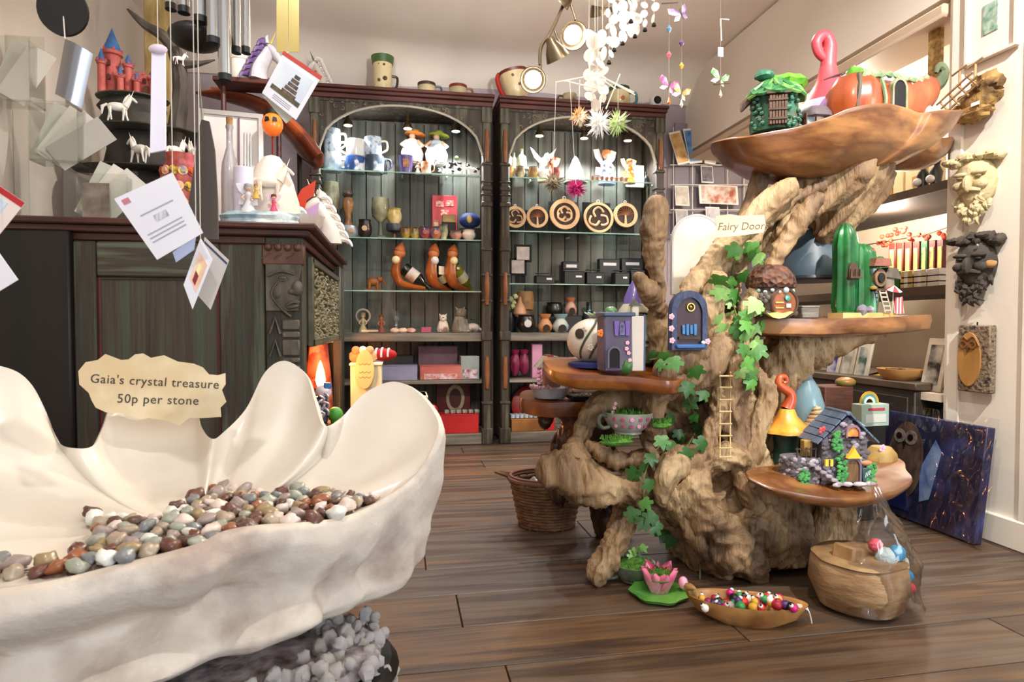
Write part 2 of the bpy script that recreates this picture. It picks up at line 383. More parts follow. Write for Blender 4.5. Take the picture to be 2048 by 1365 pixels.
    for lx in lamps:
        b = MB().tube([(0, 0, 0), (0, -.005, -.05), (.0, -.012, -.09)], .009, 8); b.lathe([(.012, .0), (.034, .006), (.034, 0)], 14, (0, 0, -.006))
        b.lathe([(.031, -.05), (.026, -.03), (.012, -.005), (.008, 0)], 14, (0, -.014, -.085))
        lh = b.obj('lamp_holder', brass, t, (lx, .12, za + .03))
        MB().lathe([(.0, -.053), (.024, -.051), (.026, -.046), (0, -.044)], 14, (0, -.014, -.085)).obj('lamp_bulb', mt('#fffaf0', .3, emit=14), lh)
        lamp('SPOT', 'bookcase_spot_light', ((x0 + x1) / 2 + lx, BY + .105, za + .03 - .145), 24, (.96, .98, 1), ((x0 + x1) / 2 + lx, BY + .24, 0), .02, 125, .5)
    return t
GL = (1.69, 1.285, .962); GR = (1.69, 1.35, 1.015)
WOODZ = ((.70, .055), (.405, .025))
LX0, LX1, RX0, RX1 = -.52, .565, .62, 1.705
bookcase('arched_bookcase', 'weathered dark green arched bookcase behind the fireplace, full of blue mugs and bottle holders', LX0, LX1, GL, WOODZ, (-.33, .03, .33))
bookcase('arched_bookcase', 'weathered dark green arched bookcase holding the round carved wooden plaques', RX0, RX1, GR, WOODZ, (-.27, .03, .33))
# ================================================================ fireplace cabinet on the left
g_wood = mt('#363a30', .6, c2='#525a48', vs=5, st=(6, 6, .4), bump=.35, bs=14, c3='#3a2f27', name='green_washed_wood')
g_wood_h = mt('#444a3f', .6, c2='#5f6655', vs=5, st=(.4, 6, 6), bump=.35, bs=14, c3='#3f352c', name='green_washed_rail')
panel_w = mt('#352d25', .6, c2='#464c3d', vs=4, st=(9, 9, .3), bump=.35, bs=10, c3='#463b31', name='washed_panel')
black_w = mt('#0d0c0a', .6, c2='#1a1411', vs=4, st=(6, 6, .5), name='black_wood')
MF, MR, ML, MB_, MT = 2.42, -.345, -1.405, 3.78, 1.075
fp = thing('fireplace_cabinet', 'carved dark green wooden fireplace surround with panelled side and red-brown mantel top', 'fireplace', (0, 0, 0))
X = lambda px, y=700: at(px, y, MF).x
Z = lambda py, px=400: at(px, py, MF).z
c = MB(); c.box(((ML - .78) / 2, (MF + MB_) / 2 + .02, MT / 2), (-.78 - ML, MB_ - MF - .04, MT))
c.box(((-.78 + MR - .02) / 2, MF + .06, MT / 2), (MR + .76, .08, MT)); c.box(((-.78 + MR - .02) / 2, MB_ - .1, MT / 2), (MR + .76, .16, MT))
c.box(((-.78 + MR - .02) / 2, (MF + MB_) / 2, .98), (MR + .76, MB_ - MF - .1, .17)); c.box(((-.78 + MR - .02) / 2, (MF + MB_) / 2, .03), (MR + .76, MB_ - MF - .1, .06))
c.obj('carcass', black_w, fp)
def face(name, xa, xb, za, zb, m, th=.03, bev=.006):
    MB().box(((xa + xb) / 2, MF + .02 - th / 2, (za + zb) / 2), (xb - xa, th, zb - za), bev=bev).obj(name, m, fp)
face('shaded_end_post', ML, X(150), 0, MT, black_w, .05)  # post in shadow: the shade is put into its black colour
face('stile', X(150) + .001, X(196), 0, Z(487), g_wood)
face('stile', X(441), X(531), 0, Z(487), g_wood)
face('top_rail', X(196) + .001, X(441) - .001, Z(556), Z(487), g_wood_h, .028)
face('panel', X(200), X(437), .06, Z(560), panel_w, .012, .002)
face('bottom_rail', X(196) + .001, X(441) - .001, 0, .12, g_wood_h, .028)
redb = mt('#5c1820', .5, c2='#43211f', vs=8)
for xx in (X(199), X(439)): MB().tube([(xx, MF + .006, .1), (xx, MF + .006, Z(558))], .007, 6).obj('red_bead', redb, fp)
MB().tube([(X(199), MF + .006, Z(559)), (X(439), MF + .006, Z(559))], .005, 6).obj('panel_bead', g_wood_h, fp)
# mantel top: stepped slab
m = MB()
for z, o, h in ((MT - .015, -.005, .03), (MT + .012, .02, .026), (MT + .034, .045, .022)): m.box(((ML + MR + o) / 2, (MF + MB_ - o) / 2, z), (MR - ML + o, MB_ - MF + o, h), bev=.005)
m.obj('mantel_top', mt('#3a1c18', .4, c2='#55302a', vs=5, st=(.5, 6, 6), bump=.2, name='mantel_wood'), fp)
MTOP = MT + .045
# carved corner column with the face
cw = X(608) - X(531); cx = (X(531) + X(608)) / 2; CY_ = MF - .004
colm = mt('#4a443b', .6, c2='#6a6358', vs=9, st=(3, 3, 1), bump=.3, name='carved_wood')
MB().box((cx, MF + .035, MT / 2), (cw, .075, MT - .002), bev=.006).obj('column', g_wood, fp)
k = MB().box((cx, CY_, Z(508)), (cw + .012, .03, Z(480) - Z(521)), bev=.005)
for i in range(4): k.ball((cx + (i - 1.5) * cw / 4, CY_ - .016, Z(493)), .014, 8, 6)
for i in range(3): k.tube([(cx + (i - 1.4) * cw / 3.2 - .014, CY_ - .016, Z(516)), (cx + (i - 1.4) * cw / 3.2 + .014, CY_ - .016, Z(505))], .003, 5)
k.obj('column_capital', mt('#4e2a22', .5, c2='#6b4a3d', vs=10), fp)
f = MB(); u = cw / 2
def fz(y): return Z(y, 570)
f.prism([(cx - u * .9, fz(622)), (cx + u * .75, fz(622)), (cx + u * .8, fz(596)), (cx + u, fz(583)), (cx + u * .8, fz(560)), (cx + u * .95, fz(530)), (cx - u * .9, fz(530))], .02, TR(0, CY_ - .004, 0))
f.ball((cx + u * .72, CY_ - .012, fz(577)), (.02, .024, .03)); f.ball((cx + u * .55, CY_ - .014, fz(584)), (.022, .016, .012))
f.tube(spline([(cx - u * .8, CY_ - .014, fz(553)), (cx - u * .1, CY_ - .022, fz(543)), (cx + u * .6, CY_ - .018, fz(549))], 5), .007, 6)
f.ball((cx - u * .02, CY_ - .012, fz(557)), (.02, .012, .01)); f.tube([(cx - u * .02 + .02 * math.cos(a), CY_ - .02, fz(557) + .01 * math.sin(a)) for a in np.linspace(0, 6.28, 12)], .0025, 5)
f.tube(spline([(cx + u * .15, CY_ - .014, fz(612)), (cx + u * .55, CY_ - .022, fz(604)), (cx + u * .8, CY_ - .016, fz(607))], 4), .007, 6); f.tube(spline([(cx + u * .2, CY_ - .014, fz(616)), (cx + u * .55, CY_ - .024, fz(614)), (cx + u * .75, CY_ - .016, fz(611))], 4), .007, 6)
f.ball((cx - u * .35, CY_ - .008, fz(585)), (.022, .012, .03)); f.tube(spline([(cx - u * .3, CY_ - .014, fz(565)), (cx - u * .6, CY_ - .016, fz(590)), (cx - u * .1, CY_ - .014, fz(618)), (cx + u * .4, CY_ - .014, fz(634))], 4), .005, 6)
f.obj('carved_face', colm, fp)
f = MB()
for y0, y1 in ((640, 660), (664, 676), (680, 712), (716, 726), (732, 770), (775, 790)): f.box((cx + u * .35, CY_, (fz(y0) + fz(y1)) / 2), (u * .9, .02, fz(y0) - fz(y1)), bev=.004)
for y in (650, 695, 750): f.tube([(cx - u * .75, CY_ - .006, fz(y + 18)), (cx - u * .45, CY_ - .01, fz(y - 14)), (cx - u * .2, CY_ - .006, fz(y + 18))], .006, 6)
f.obj('column_carving', colm, fp)['kind'] = 'stuff'
# front towards the room: frieze, posts, fire opening
FX = MR
MB().box((FX - .012, (2.5 + 3.55) / 2, .835), (.03, 3.55 - 2.5, .33), bev=.004).obj('frieze_panel', mt('#4d4a38', .6, c2='#3a3a2d', vs=6), fp)
lm = mt('#857b5c', .5, c2='#6a6348', vs=14, name='carved_leaf_wood'); r = random.Random(3); fr = MB()
for i in range(34):
    for j in range(7):
        y = 2.56 + i * .0285 + r.uniform(-.006, .006); z = .70 + j * .042 + r.uniform(-.006, .006) + .02 * math.sin(i * .9)
        a = .5 + .9 * math.sin(i * .8 + j * 1.7); d = Vector((0, math.cos(a), math.sin(a))) * .019
        fr.tube([Vector((FX + .004, y, z)) - d, (FX + .014, y + .002, z), Vector((FX + .004, y, z)) + d], [.001, .0075, .001], 5)
fr.obj('frieze_leaf_carving', lm, fp)['kind'] = 'stuff'
fm = mt('#4a4a3a', .55, c2='#605e4a', vs=6, st=(6, .5, 6), bump=.2)
for a, b in (((2.5, .665), (3.56, .695)), ((2.5, .985), (3.56, 1.01)), ((2.495, .665), (2.535, 1.01)), ((3.53, .665), (3.56, 1.01))):
    MB().box((FX + .008, (a[0] + b[0]) / 2, (a[1] + b[1]) / 2), (.022, b[0] - a[0], b[1] - a[1]), bev=.003).obj('frieze_frame', fm, fp)
MB().box((FX + .0, 3.66, MT / 2), (.05, .2, MT - .002), bev=.008).obj('far_post', g_wood, fp)
salt = mt('#b5654a', .55, c2='#d99a7c', vs=9, c3='#7d3a2a', bump=.5, bs=12, name='pink_stone')
lin_ = MB().grid(lambda a, b: (lerp(-.74, -.36, b), 2.53 + .02 * mnoise.noise(Vector((a * 4, b * 4, 0))), a * .66), 8, 8)
lin_.grid(lambda a, b: (-.72 + .03 * mnoise.noise(Vector((a * 5, b * 5, 3))), lerp(2.53, 3.55, a), b * .67), 12, 8)
lin_.obj('fire_lining', salt, fp)
MB().ball((-.43, 3.47, .3), (.075, .09, .42), 16, 14, nz=.12, ns=3).obj('fire_jamb', salt, fp)
fl_c = atx(641, 752, -.385)
MB().lathe([(0, -.06), (.016, -.05), (.024, -.02), (.018, .02), (.007, .06), (0, .075)], 12, fl_c).obj('fire_flame', mt('#ffb060', .4, emit=30, name='flame_glow'), fp)
MB().lathe([(.03, -.14), (.03, -.06), (.012, -.055)], 12, fl_c).obj('flame_holder', black_w, fp)
lamp('POINT', 'fire_light', fl_c + Vector((.0, 0, .1)), 7, (1, .36, .12), size=.04)

# ================================================================ small figure builders
def horse(parent, name, m, S, rz=0, loc=(0, 0, 0), rear=0):
    b = MB(S); M = RZ(rz) @ (TR(-.3, 0, .3) @ RY(-rear) @ TR(.3, 0, -.3) if rear else Matrix())
    b.ball((0, 0, .55), (.36, .15, .17), 12, 8, M)
    for x, y, k in ((.24, .09, .12), (.22, -.09, -.04), (-.24, .09, -.1), (-.26, -.09, .06)):
        b.tube([(x, y, .5), (x + k * .4, y, .27), (x + k, y, .0)], [.075, .04, .03], 7, M)
    b.tube([(.25, 0, .6), (.38, 0, .82), (.45, 0, .98)], [.14, .1, .07], 9, M); b.tube([(.41, 0, .98), (.55, 0, .9), (.66, 0, .8)], [.075, .06, .04], 8, M)
    b.tube([(.22, 0, .72), (.3, 0, .92), (.4, 0, 1.07)], [.06, .06, .03], 6, M, flat=.5); b.tube([(-.34, 0, .62), (-.5, 0, .5), (-.52, 0, .2)], [.04, .07, .02], 7, M)
    for s in (-1, 1): b.tube([(.42, s * .04, 1.02), (.41, s * .05, 1.12)], [.025, .004], 5, M)
    b.tube([(.47, 0, 1.03), (.56, 0, 1.27)], [.02, .003], 6, M)
    return b.obj(name, m, parent, loc)
def bust(t, m, S, mane, horn, flip=1):
    """horse head and neck, unit height, looking to +X*flip"""
    M = Matrix.Scale(flip, 4, (1, 0, 0)); b = MB(S)
    b.tube(spline([(-.15, 0, 0), (-.13, 0, .25), (-.02, 0, .5), (.08, 0, .7)], 4), [.27, .265, .25, .235, .22, .2, .19, .18, .17, .165, .16, .15, .14], 12, M, flat=.6)
    b.tube(spline([(.02, 0, .76), (.2, 0, .62), (.36, 0, .44), (.42, 0, .36)], 3), [.13, .15, .145, .13, .115, .1, .09, .09, .085, .07], 10, M, flat=.7)
    for s in (-1, 1): b.tube([(.02, s * .07, .82), (.0, s * .08, .93), (.03, s * .08, 1)], [.045, .035, .005], 6, M); b.ball((.16, s * .1, .7), .025, 8, 6, M)
    hd = b.obj('head', m, t)
    w = MB(S)
    for i in range(12):
        z = .93 - i * .075; x = .04 - i * .036 - (.0 if i < 5 else (i - 5) * .0); s = (-1) ** i
        w.tube(spline([(x, 0, z), (x - .14, s * .07, z - .03), (x - .2, s * .12, z - .14)], 3), [.045, .05, .048, .042, .035, .025, .008], 6, M)
    w.obj('mane', mane, hd)
    MB(S).tube([(.1, 0, .85), (.22, 0, 1.15)], [.03, .003], 7, M).obj('horn', horn, hd)
white = mt('#ece6de', .5, c2='#d8d0c6', vs=8, bump=.2, bs=25, name='white_resin')
rock = mt('#2a2623', .8, c2='#4a443e', vs=8, bump=.8, bs=12, name='dark_rock')
def rocky(S, r, h, seed, n=20, top=True):
    b = MB(S); b.lathe([(r[0] * k, z) for k, z in ((.9, 0), (1, h * .15), (.88, h * .5), (.95, h * .7), (.82, h * .95), (.7, h))], n, fy=r[1] / r[0], wob=lambda a, z: 1 + .18 * mnoise.noise(Vector((math.cos(a) * 2 + seed, math.sin(a) * 2, z / h * 3)))); return b
def put(px, py, Y, z=None):
    p = at(px, py, Y)
    if z is not None: p.z = z
    return p

# ================================================================ things on the mantel
# tiered rock stand with unicorns, castle on top
sp = put(285, 440, 3.0, MTOP)
for i, (dx, z0, h, rr) in enumerate(((0, 0, .3, .2), (.02, .3, .17, .17), (-.03, .47, .15, .14))):
    p = sp + Vector((dx, 0, z0)); b = rocky(1, (rr, rr * .7), h - .008, i * 3 + 1)
    o = b.obj('rock_terrace', rock, None, p); tag(o, ['wide dark rock terrace on the mantel, lowest of the unicorn display', 'dark rock terrace with white unicorns, middle of the stacked display', 'dark rock terrace carrying the pink castle, topmost of the stacked display'][i], 'rock display', 'stacked rock terraces on the mantel')
    MB().lathe([(rr * (1.3, 1.45, 1.02)[i], 0), (rr * (1.32, 1.47, 1.04)[i], .004), (rr * .9, .006)], 24, (0, 0, h - .01), fy=.75).obj('ledge', mt('#6b675e', .5, c2='#3f3d38', vs=10), o)
S_ = .105
for i, (px, py, rz, lab) in enumerate(((235, 215, .3, 'white unicorn climbing the dark rocks below the pink castle'), (278, 250, 2.6, 'white unicorn with lowered head behind the hanging purple strip'), (352, 282, 1.2, 'white unicorn standing at the right foot of the rock terraces'), (388, 282, 2.2, 'white unicorn foal beside the tall grey wooden sail'), (372, 96, .2, 'small white unicorn rearing on the dark driftwood branch'), (360, 130, .6, 'small white unicorn walking on the lower driftwood fork'))):
    Y = (2.83, 2.82, 2.82, 2.84, 2.9, 2.9)[i]; p = put(px, py, Y, (MTOP + .466, MTOP + .296, MTOP + .296, MTOP + .296, None, None)[i]); o = horse(None, 'unicorn_figurine', white, S_ if i < 4 else .05, rz, p, .3 if i == 4 else 0); tag(o, lab, 'figurine', 'white unicorn figurines')
# castle
pinkm = mt('#c9655a', .6, c2='#b04f48', vs=18, bump=.5, bs=40, kind='noise', name='pink_castle_stone'); bluem = mt('#3f6fa8', .45, c2='#2f5488', vs=12, name='blue_spire')
ct = thing('toy_castle', 'pink model castle with pointed blue spires on the rock display', 'castle', sp + Vector((-.04, 0, .62)))
def tower(x, y, r, h, ch):
    b = MB().lathe([(r, 0), (r * .95, h * .9), (r * 1.2, h * .93), (r * 1.2, h)], 10, (x, y, 0))
    for i in range(6): b.box((x + r * 1.1 * math.cos(i * 1.047), y + r * 1.1 * math.sin(i * 1.047), h + .005), (.008, .008, .012))
    b.obj('tower', pinkm, ct); MB().lathe([(r * 1.15, h), (r * .55, h + ch * .5), (0, h + ch)], 12, (x, y, 0)).obj('spire', bluem, ct)
tower(-.07, 0, .034, .19, .105); tower(-.095, -.045, .016, .13, .06); tower(.0, -.02, .018, .13, .05); tower(.1, -.01, .022, .08, .075); tower(-.02, -.05, .014, .07, .05); tower(.04, -.04, .014, .06, .04)
b = MB().box((0, .01, .05), (.2, .04, .1), bev=.004)
for i in range(7): b.box((-.085 + i * .028, -.006, .106), (.014, .01, .014))
b.obj('castle_wall', pinkm, ct)
for x, z in ((-.07, .12), (-.07, .06), (.03, .06), (.06, .06)): MB().prism(arch(.012, .024, 6), .008).obj('window', mt('#5a2b26', .8), ct, (x, -.038 if x < 0 else -.012, z))
MB().prism(arch(.03, .05, 8), .01).obj('gate', mt('#5a3a22', .7), ct, (.07, -.012, 0))
b = rocky(1, (.13, .08), .012, 5); b.obj('castle_base', mt('#556b3c', .8, c2='#3d4a2c', vs=12), ct, (0, 0, -.012))
# driftwood branch and bark panel behind
o = MB().tube(spline([put(255, 18, 2.95), put(290, 50, 2.95), put(330, 75, 2.95), put(352, 110, 2.95), put(362, 180, 2.95), put(350, 300, 2.95), put(356, 440, 2.95)], 4), [.004, .008, .012, .015, .018, .02, .022, .024, .026, .028, .028, .028, .03, .03, .03, .032, .032, .034, .035, .036, .037, .038, .04, .04, .04], 8)
o.tube(spline([put(356, 130, 2.95), put(395, 128, 2.93), put(430, 120, 2.92)], 4), [.022, .02, .018, .016, .014, .01, .008, .005, .003], 7)
tag(o.obj('driftwood_branch', mt('#3b342e', .8, c2='#5b5148', vs=8, st=(3, 3, 1), bump=.6, name='grey_driftwood')), 'dark forked driftwood branch with tiny unicorns, behind the wind chime', 'branch')
p0_, p1_ = put(290, 60, 3.3), put(340, -40, 3.3)
o = MB().box(((p0_.x + p1_.x) / 2, 3.3, (p0_.z + p1_.z) / 2 - .3), (p1_.x - p0_.x, .03, p1_.z - p0_.z + .6 + .0), bev=.004).obj('bark_panel', mt('#8d7444', .8, c2='#b39a62', vs=9, st=(3, 3, 1), bump=.6)); tag(o, 'tall straw coloured bark panel standing behind the driftwood branch', 'panel')
o.location.z -= (o.data.vertices[0].co.z * 0)
# floral vase
vz = put(362, 440, 2.72, MTOP); t = thing('flower_vase', 'pink and orange vase covered in round flower medallions', 'vase', vz)
hv = (400 - 290 + 45) * mpp(vz); prof = [(.052, 0), (.07, .06), (.078, .16), (.07, hv * .75), (.05, hv * .93), (.055, hv)]
MB().lathe(prof, 28).obj('vase_body', mt('#c85a48', .4, c2='#e0707a', vs=9, c3='#8a2f2f', name='coral_glaze'), t)
fme = MB().lathe([(0, .006), (.006, .006), (.008, .003), (.0145, .003), (.0155, 0)], 14).mesh('flower', 40)
fcs = [mt(c, .4, c2=d, vs=60) for c, d in (('#f0c23c', '#3a2a20'), ('#f090a0', '#e8d080'), ('#e06a28', '#7a2030'), ('#6a5aa0', '#e0c040'))]
for i in range(30):
    a = -2.75 + (i % 6) * .47 + (i // 6 % 2) * .2; z = .05 + (i // 6) * .062
    if z > hv - .03: continue
    rr = interp([q[1] for q in prof], [q[0] for q in prof], z); inst(fme, 'flower', fcs[(i * 7) % 4], t, (rr * math.cos(a), rr * math.sin(a), z), Euler((0, R(90), a)), 1.25)
# picture frame with cards, bottles, candle
fp_ = put(462, 306, 2.92); t = thing('photo_frame', 'silver photo frame with a white card leaning among the mantel ornaments', 'frame', (fp_.x, 2.92, MTOP), rot=(R(-4), 0, R(8)))
k = mpp(fp_); W_, H_ = 120 * k, 262 * k
silver = mt('#b5b2b0', .3, .8, name='silver_frame')
MB().ringprism([(-W_ / 2, 0), (W_ / 2, 0), (W_ / 2, H_), (-W_ / 2, H_)], [(-W_ / 2 + .02, .02), (W_ / 2 - .02, .02), (W_ / 2 - .02, H_ - .02), (-W_ / 2 + .02, H_ - .02)], .016).obj('frame_moulding', silver, t)
MB().box((0, .004, H_ / 2), (W_ - .03, .004, H_ - .03)).obj('white_card', mt('#cfc8c4', .6, c2='#e2dcd8', vs=4), t)
MB().box((.03, -.004, H_ / 2), (.006, .006, H_ - .05)).obj('divider', mt('#6a4658', .5), t)
for i in range(3): MB().box((.055 + i * .012, -.004, H_ * .5), (.004, .004, H_ * .7)).obj('silver_stripe', silver, t)
MB().ball((.075, -.004, H_ * .52), (.018, .004, .026)).obj('blue_motif', mt('#3c4a86', .5), t)
def bottle(name, label, loc, h, r, m, cork=None, cm=None, cat='bottle'):
    t = thing(name, label, cat, loc); MB().lathe([(r * .9, 0), (r, .01), (r, h * .5), (r * .9, h * .6), (r * .38, h * .74), (r * .36, h * .9), (r * .45, h * .92), (r * .42, h * .94)], 18).obj('glass_body', m, t)
    if cork: MB().lathe([(r * .34, h * .9), (r * .4, h), (r * .38, h * 1.01)], 12).obj('cork', cork, t)
    return t
lav = mt('#cfc6e6', .15, c2='#e8e4f2', vs=8, tr=.4, coat=.5, name='lavender_glass'); corkm = mt('#8a6038', .8, c2='#a97b4d', vs=30)
bp_ = put(461, 440, 2.62, MTOP); bottle('corked_bottle', 'tall pale glass bottle with a cork stopper on the mantel', bp_, (440 - 218) * mpp(bp_), .032, mt('#d8d4d8', .1, tr=.6, coat=.5), corkm)
cp = put(488, 446, 2.56, MTOP); t = thing('pillar_candle', 'pale lavender pillar candle in front of the white wing sculpture', 'candle', cp)
h = 120 * mpp(cp); MB().lathe([(.036, 0), (.036, h), (.03, h + .003), (0, h - .004)], 24).obj('wax', mt('#d6cfea', .5, c2='#e9e5f1', vs=3, sss=.3), t); MB().tube([(0, 0, h), (.002, 0, h + .014)], .0015, 5).obj('wick', mt('#222222', .9), t)
# white wing shaped sculpture
wp_ = put(545, 452, 2.68, MTOP); hk = mpp(wp_); H_ = 170 * hk
t = thing('wing_sculpture', 'tall curved white plaster sculpture with a horse relief on the mantel', 'sculpture', wp_)
b = MB(); b.lathe([(.105, 0), (.112, .05), (.1, .13), (.085, .2), (.06, .27), (.03, .31), (0, .318)], 26, fy=.5, wob=lambda a, z: 1 + .06 * math.sin(a * 5 + z * 18)); b.obj('plaster_body', mt('#f1e6da', .55, c2='#e2d2c2', vs=6, bump=.4, bs=14, name='warm_white_plaster'), t)
horse(t, 'horse_relief', mt('#e9dccb', .55), .14, .2, (.0, -.055, .12))
# ice-blue base with fairies
ip = put(520, 455, 2.52, MTOP); b = rocky(1, (.15, .06), .06, 9, 30); o = b.obj('ice_base', mt('#a9c3cc', .3, c2='#dfe9ea', vs=10, c3='#8fa9b8', bump=.8, bs=18, coat=.3, name='ice_blue_resin')); o.location = ip + Vector((0, .01, 0)); tag(o, 'pale ice blue rocky base along the front of the mantel', 'base')
def fairy(t, S, skin, dress, hair, wing=None):
    MB(S).lathe([(.26, 0), (.22, .12), (.12, .32), (.07, .46), (.1, .56), (.11, .64), (.05, .72)], 12, fy=.8).obj('dress', dress, t)
    b = MB(S); b.ball((0, 0, .84), (.11, .11, .13), 10, 8)
    b.tube([(0, 0, .7), (0, 0, .78)], .05, 7)
    for s in (-1, 1): b.tube([(s * .1, 0, .62), (s * .19, -.05, .48), (s * .1, -.14, .4)], [.04, .035, .025], 6)
    bo = b.obj('body', skin, t); MB(S).lathe([(.1, .78), (.135, .86), (.12, .96), (.05, 1), (0, 1)], 10, (0, .02, 0)).obj('hair', hair, bo)
    if wing:
        w = MB(S)
        for s in (-1, 1): w.prism([(s * .04, .5), (s * .3, .75), (s * .38, .98), (s * .2, 1.02), (s * .06, .7)], .01, TR(0, .1, 0)); w.prism([(s * .04, .5), (s * .28, .5), (s * .3, .3), (s * .12, .28)], .01, TR(0, .11, 0))
        w.obj('wings', wing, t)
skin = mt('#e6bfa2', .5); 
for px, py, hp, lab, cs in ((497, 450, 60, 'silver winged fairy figurine on the ice blue base', ('#d8d8dc', '#a9b0b8', '#e0e0e8')), (548, 452, 40, 'tiny pink princess figurine on the ice blue base', ('#e0507a', '#7a3020', '#f0d0e0')), (512, 400, 30, 'golden fairy figurine before the lavender candle', ('#d8b050', '#b08030', '#f0e0b0'))):
    p = put(px, py, 2.5, MTOP + (.05 if py > 420 else .105)); t = thing('fairy_figurine', lab, 'figurine', p, .2, 'fairies on the mantel'); fairy(t, hp * mpp(p), skin, mt(cs[0], .4), mt(cs[1], .5), mt(cs[2], .3))
# red leaf dish on stand (orange glazed bowl seen from below)
def dish_pts(a, v): return None
dp = put(585, 262, 3.32); t = thing('tilted_wooden_dish', 'long orange-brown wooden leaf dish tilted above the mantel ornaments', 'dish', dp)
Q = spline([tuple(put(x, y, 3.32) - dp) for x, y in ((392, 186), (450, 192), (520, 212), (580, 258), (620, 305), (642, 332))], 5); nq = len(Q)
MB().tube(Q, [interp([0, .2, .5, .75, .92, 1], [.01, .05, .085, .12, .1, .03], i / (nq - 1)) for i in range(nq)], 20, flat=.4).obj('dish_body', mt('#7a3216', .35, c2='#a84c22', vs=5, c3='#5c2412', coat=.4, name='orange_lacquer'), t); MB().tube([q + Vector((0, -.01, .02)) for q in Q[3:-4]], .012, 6).obj('dish_ridge', mt('#b4602e', .35, coat=.4), t)
st_ = MB().tube([(dp.x + .02, dp.y + .09, MTOP), (dp.x + .02, dp.y + .08, dp.z - .02)], .012, 8).lathe([(.06, 0), (.055, .012), (.014, .02)], 16, (dp.x + .02, dp.y + .09, MTOP)).obj('dish_stand', black_w); tag(st_, 'dark stand that carries the tilted orange dish', 'stand')
# orange lantern and striped strip
op = put(545, 268, 2.9); t = thing('orange_lantern', 'round orange glass lantern with dark cutouts on a thin stand', 'lantern', (op.x, op.y, MTOP))
zl = op.z - MTOP + .04; MB().tube([(0, 0, 0), (0, 0, zl - .05)], .005, 6).lathe([(.035, 0), (.03, .008), (.006, .012)], 14).obj('stand', mt('#7a1f14', .4), t)
MB().ball((0, 0, zl), (.045, .045, .052), 16, 12).obj('globe', mt('#e0531c', .2, c2='#f08a30', vs=6, coat=.5, emit=.35), t)
for a in (-1.2, -1.9): MB().prism([(-.01, 0), (.012, .004), (.008, .02), (-.006, .022)], .004, RZ(a + math.pi / 2) @ TR(0, -.046, zl)).obj('cutout', black_w, t)
MB().lathe([(.02, .05), (.03, .045), (.03, .06), (.0, .07)], 12, (0, 0, zl)).obj('cap', black_w, t)
# busts and dragons at the right end of the mantel
p = put(640, 452, 2.98, MTOP); t = thing('unicorn_bust', 'white unicorn bust with long mane at the mantel corner', 'bust', p, .3); bust(t, white, 110 * mpp(p), mt('#f4eee6', .5), mt('#e8d8b8', .4), -1)
p = put(600, 452, 2.75, MTOP); t = thing('unicorn_bust', 'small pale blue unicorn bust beside the white one', 'bust', p, .2); bust(t, mt('#c9dde0', .45), 62 * mpp(p), mt('#e6eef0', .5), white, -1)
def dragon(t, S, m, wm):
    b = MB(S); b.tube(spline([(-.5, 0, .1), (-.2, .05, .08), (.0, 0, .25), (.05, -.05, .5), (.0, -.1, .7), (.12, -.2, .78)], 4), [.02, .04, .06, .08, .1, .13, .15, .17, .18, .17, .15, .13, .12, .11, .1, .1, .1, .1, .09, .07, .04], 9); b.ball((.02, 0, .22), (.2, .18, .2), 10, 8)
    for s in (-1, 1): b.tube([(.02, s * .12, .2), (.15, s * .18, .05), (.22, s * .16, .02)], [.07, .05, .03], 6); b.tube([(.02, -.1 + s * .05, .78), (-.06, s * .08, .92)], [.02, .003], 5)
    b.obj('body', m, t)
    for s in (-1, 1): MB(S).prism([(0, 0), (s * .25, .35), (s * .55, .5), (s * .5, .2), (s * .35, .12), (s * .3, -.05), (s * .15, .02)], .02, TR(0, .08, .42)).obj('wing', wm, t)
for px, hp, Y, lab, c1, c2 in ((578, 100, 2.9, 'red dragon figurine with raised wings behind the white sculpture', '#b5382c', '#d8503c'), (596, 78, 2.82, 'lilac dragon figurine below the orange dish', '#b58ac0', '#d0a8d8')):
    p = put(px, 452, Y, MTOP + (.06 if hp > 90 else .0)); t = thing('dragon_figurine', lab, 'figurine', p, -.4, 'dragons on the mantel'); dragon(t, hp * mpp(p), mt(c1, .4, c2=c2, vs=15), mt(c2, .4))
    if hp > 90: tag(rocky(1, (.07, .05), .058, 4).obj('rock_plinth', rock, None, (p.x, p.y, MTOP)), 'dark rock plinth under the red dragon', 'plinth')
p = put(622, 470, 2.6, MTOP); t = thing('glass_basket', 'clear cut-glass basket of trinkets at the mantel edge', 'basket', p); p.x = min(p.x, -.36); t.location = p
MB().lathe([(.04, 0), (.05, .01), (.062, .05), (.066, .06), (.06, .06), (.055, .045), (.045, .012), (0, .01)], 20, wob=lambda a, z: 1 + .04 * math.cos(10 * a)).obj('bowl', mt('#e6dcd4', .15, coat=.6, alpha=.55, name='cut_glass'), t)
b = MB(); r = random.Random(8)
for i in range(22): b.ball((r.uniform(-.035, .035), r.uniform(-.035, .035), .022 + r.random() * .025), .009, 6, 4)
o = b.obj('trinkets', mt('#d8b89a', .3, c2='#f0e6da', vs=60), t); o['kind'] = 'stuff'
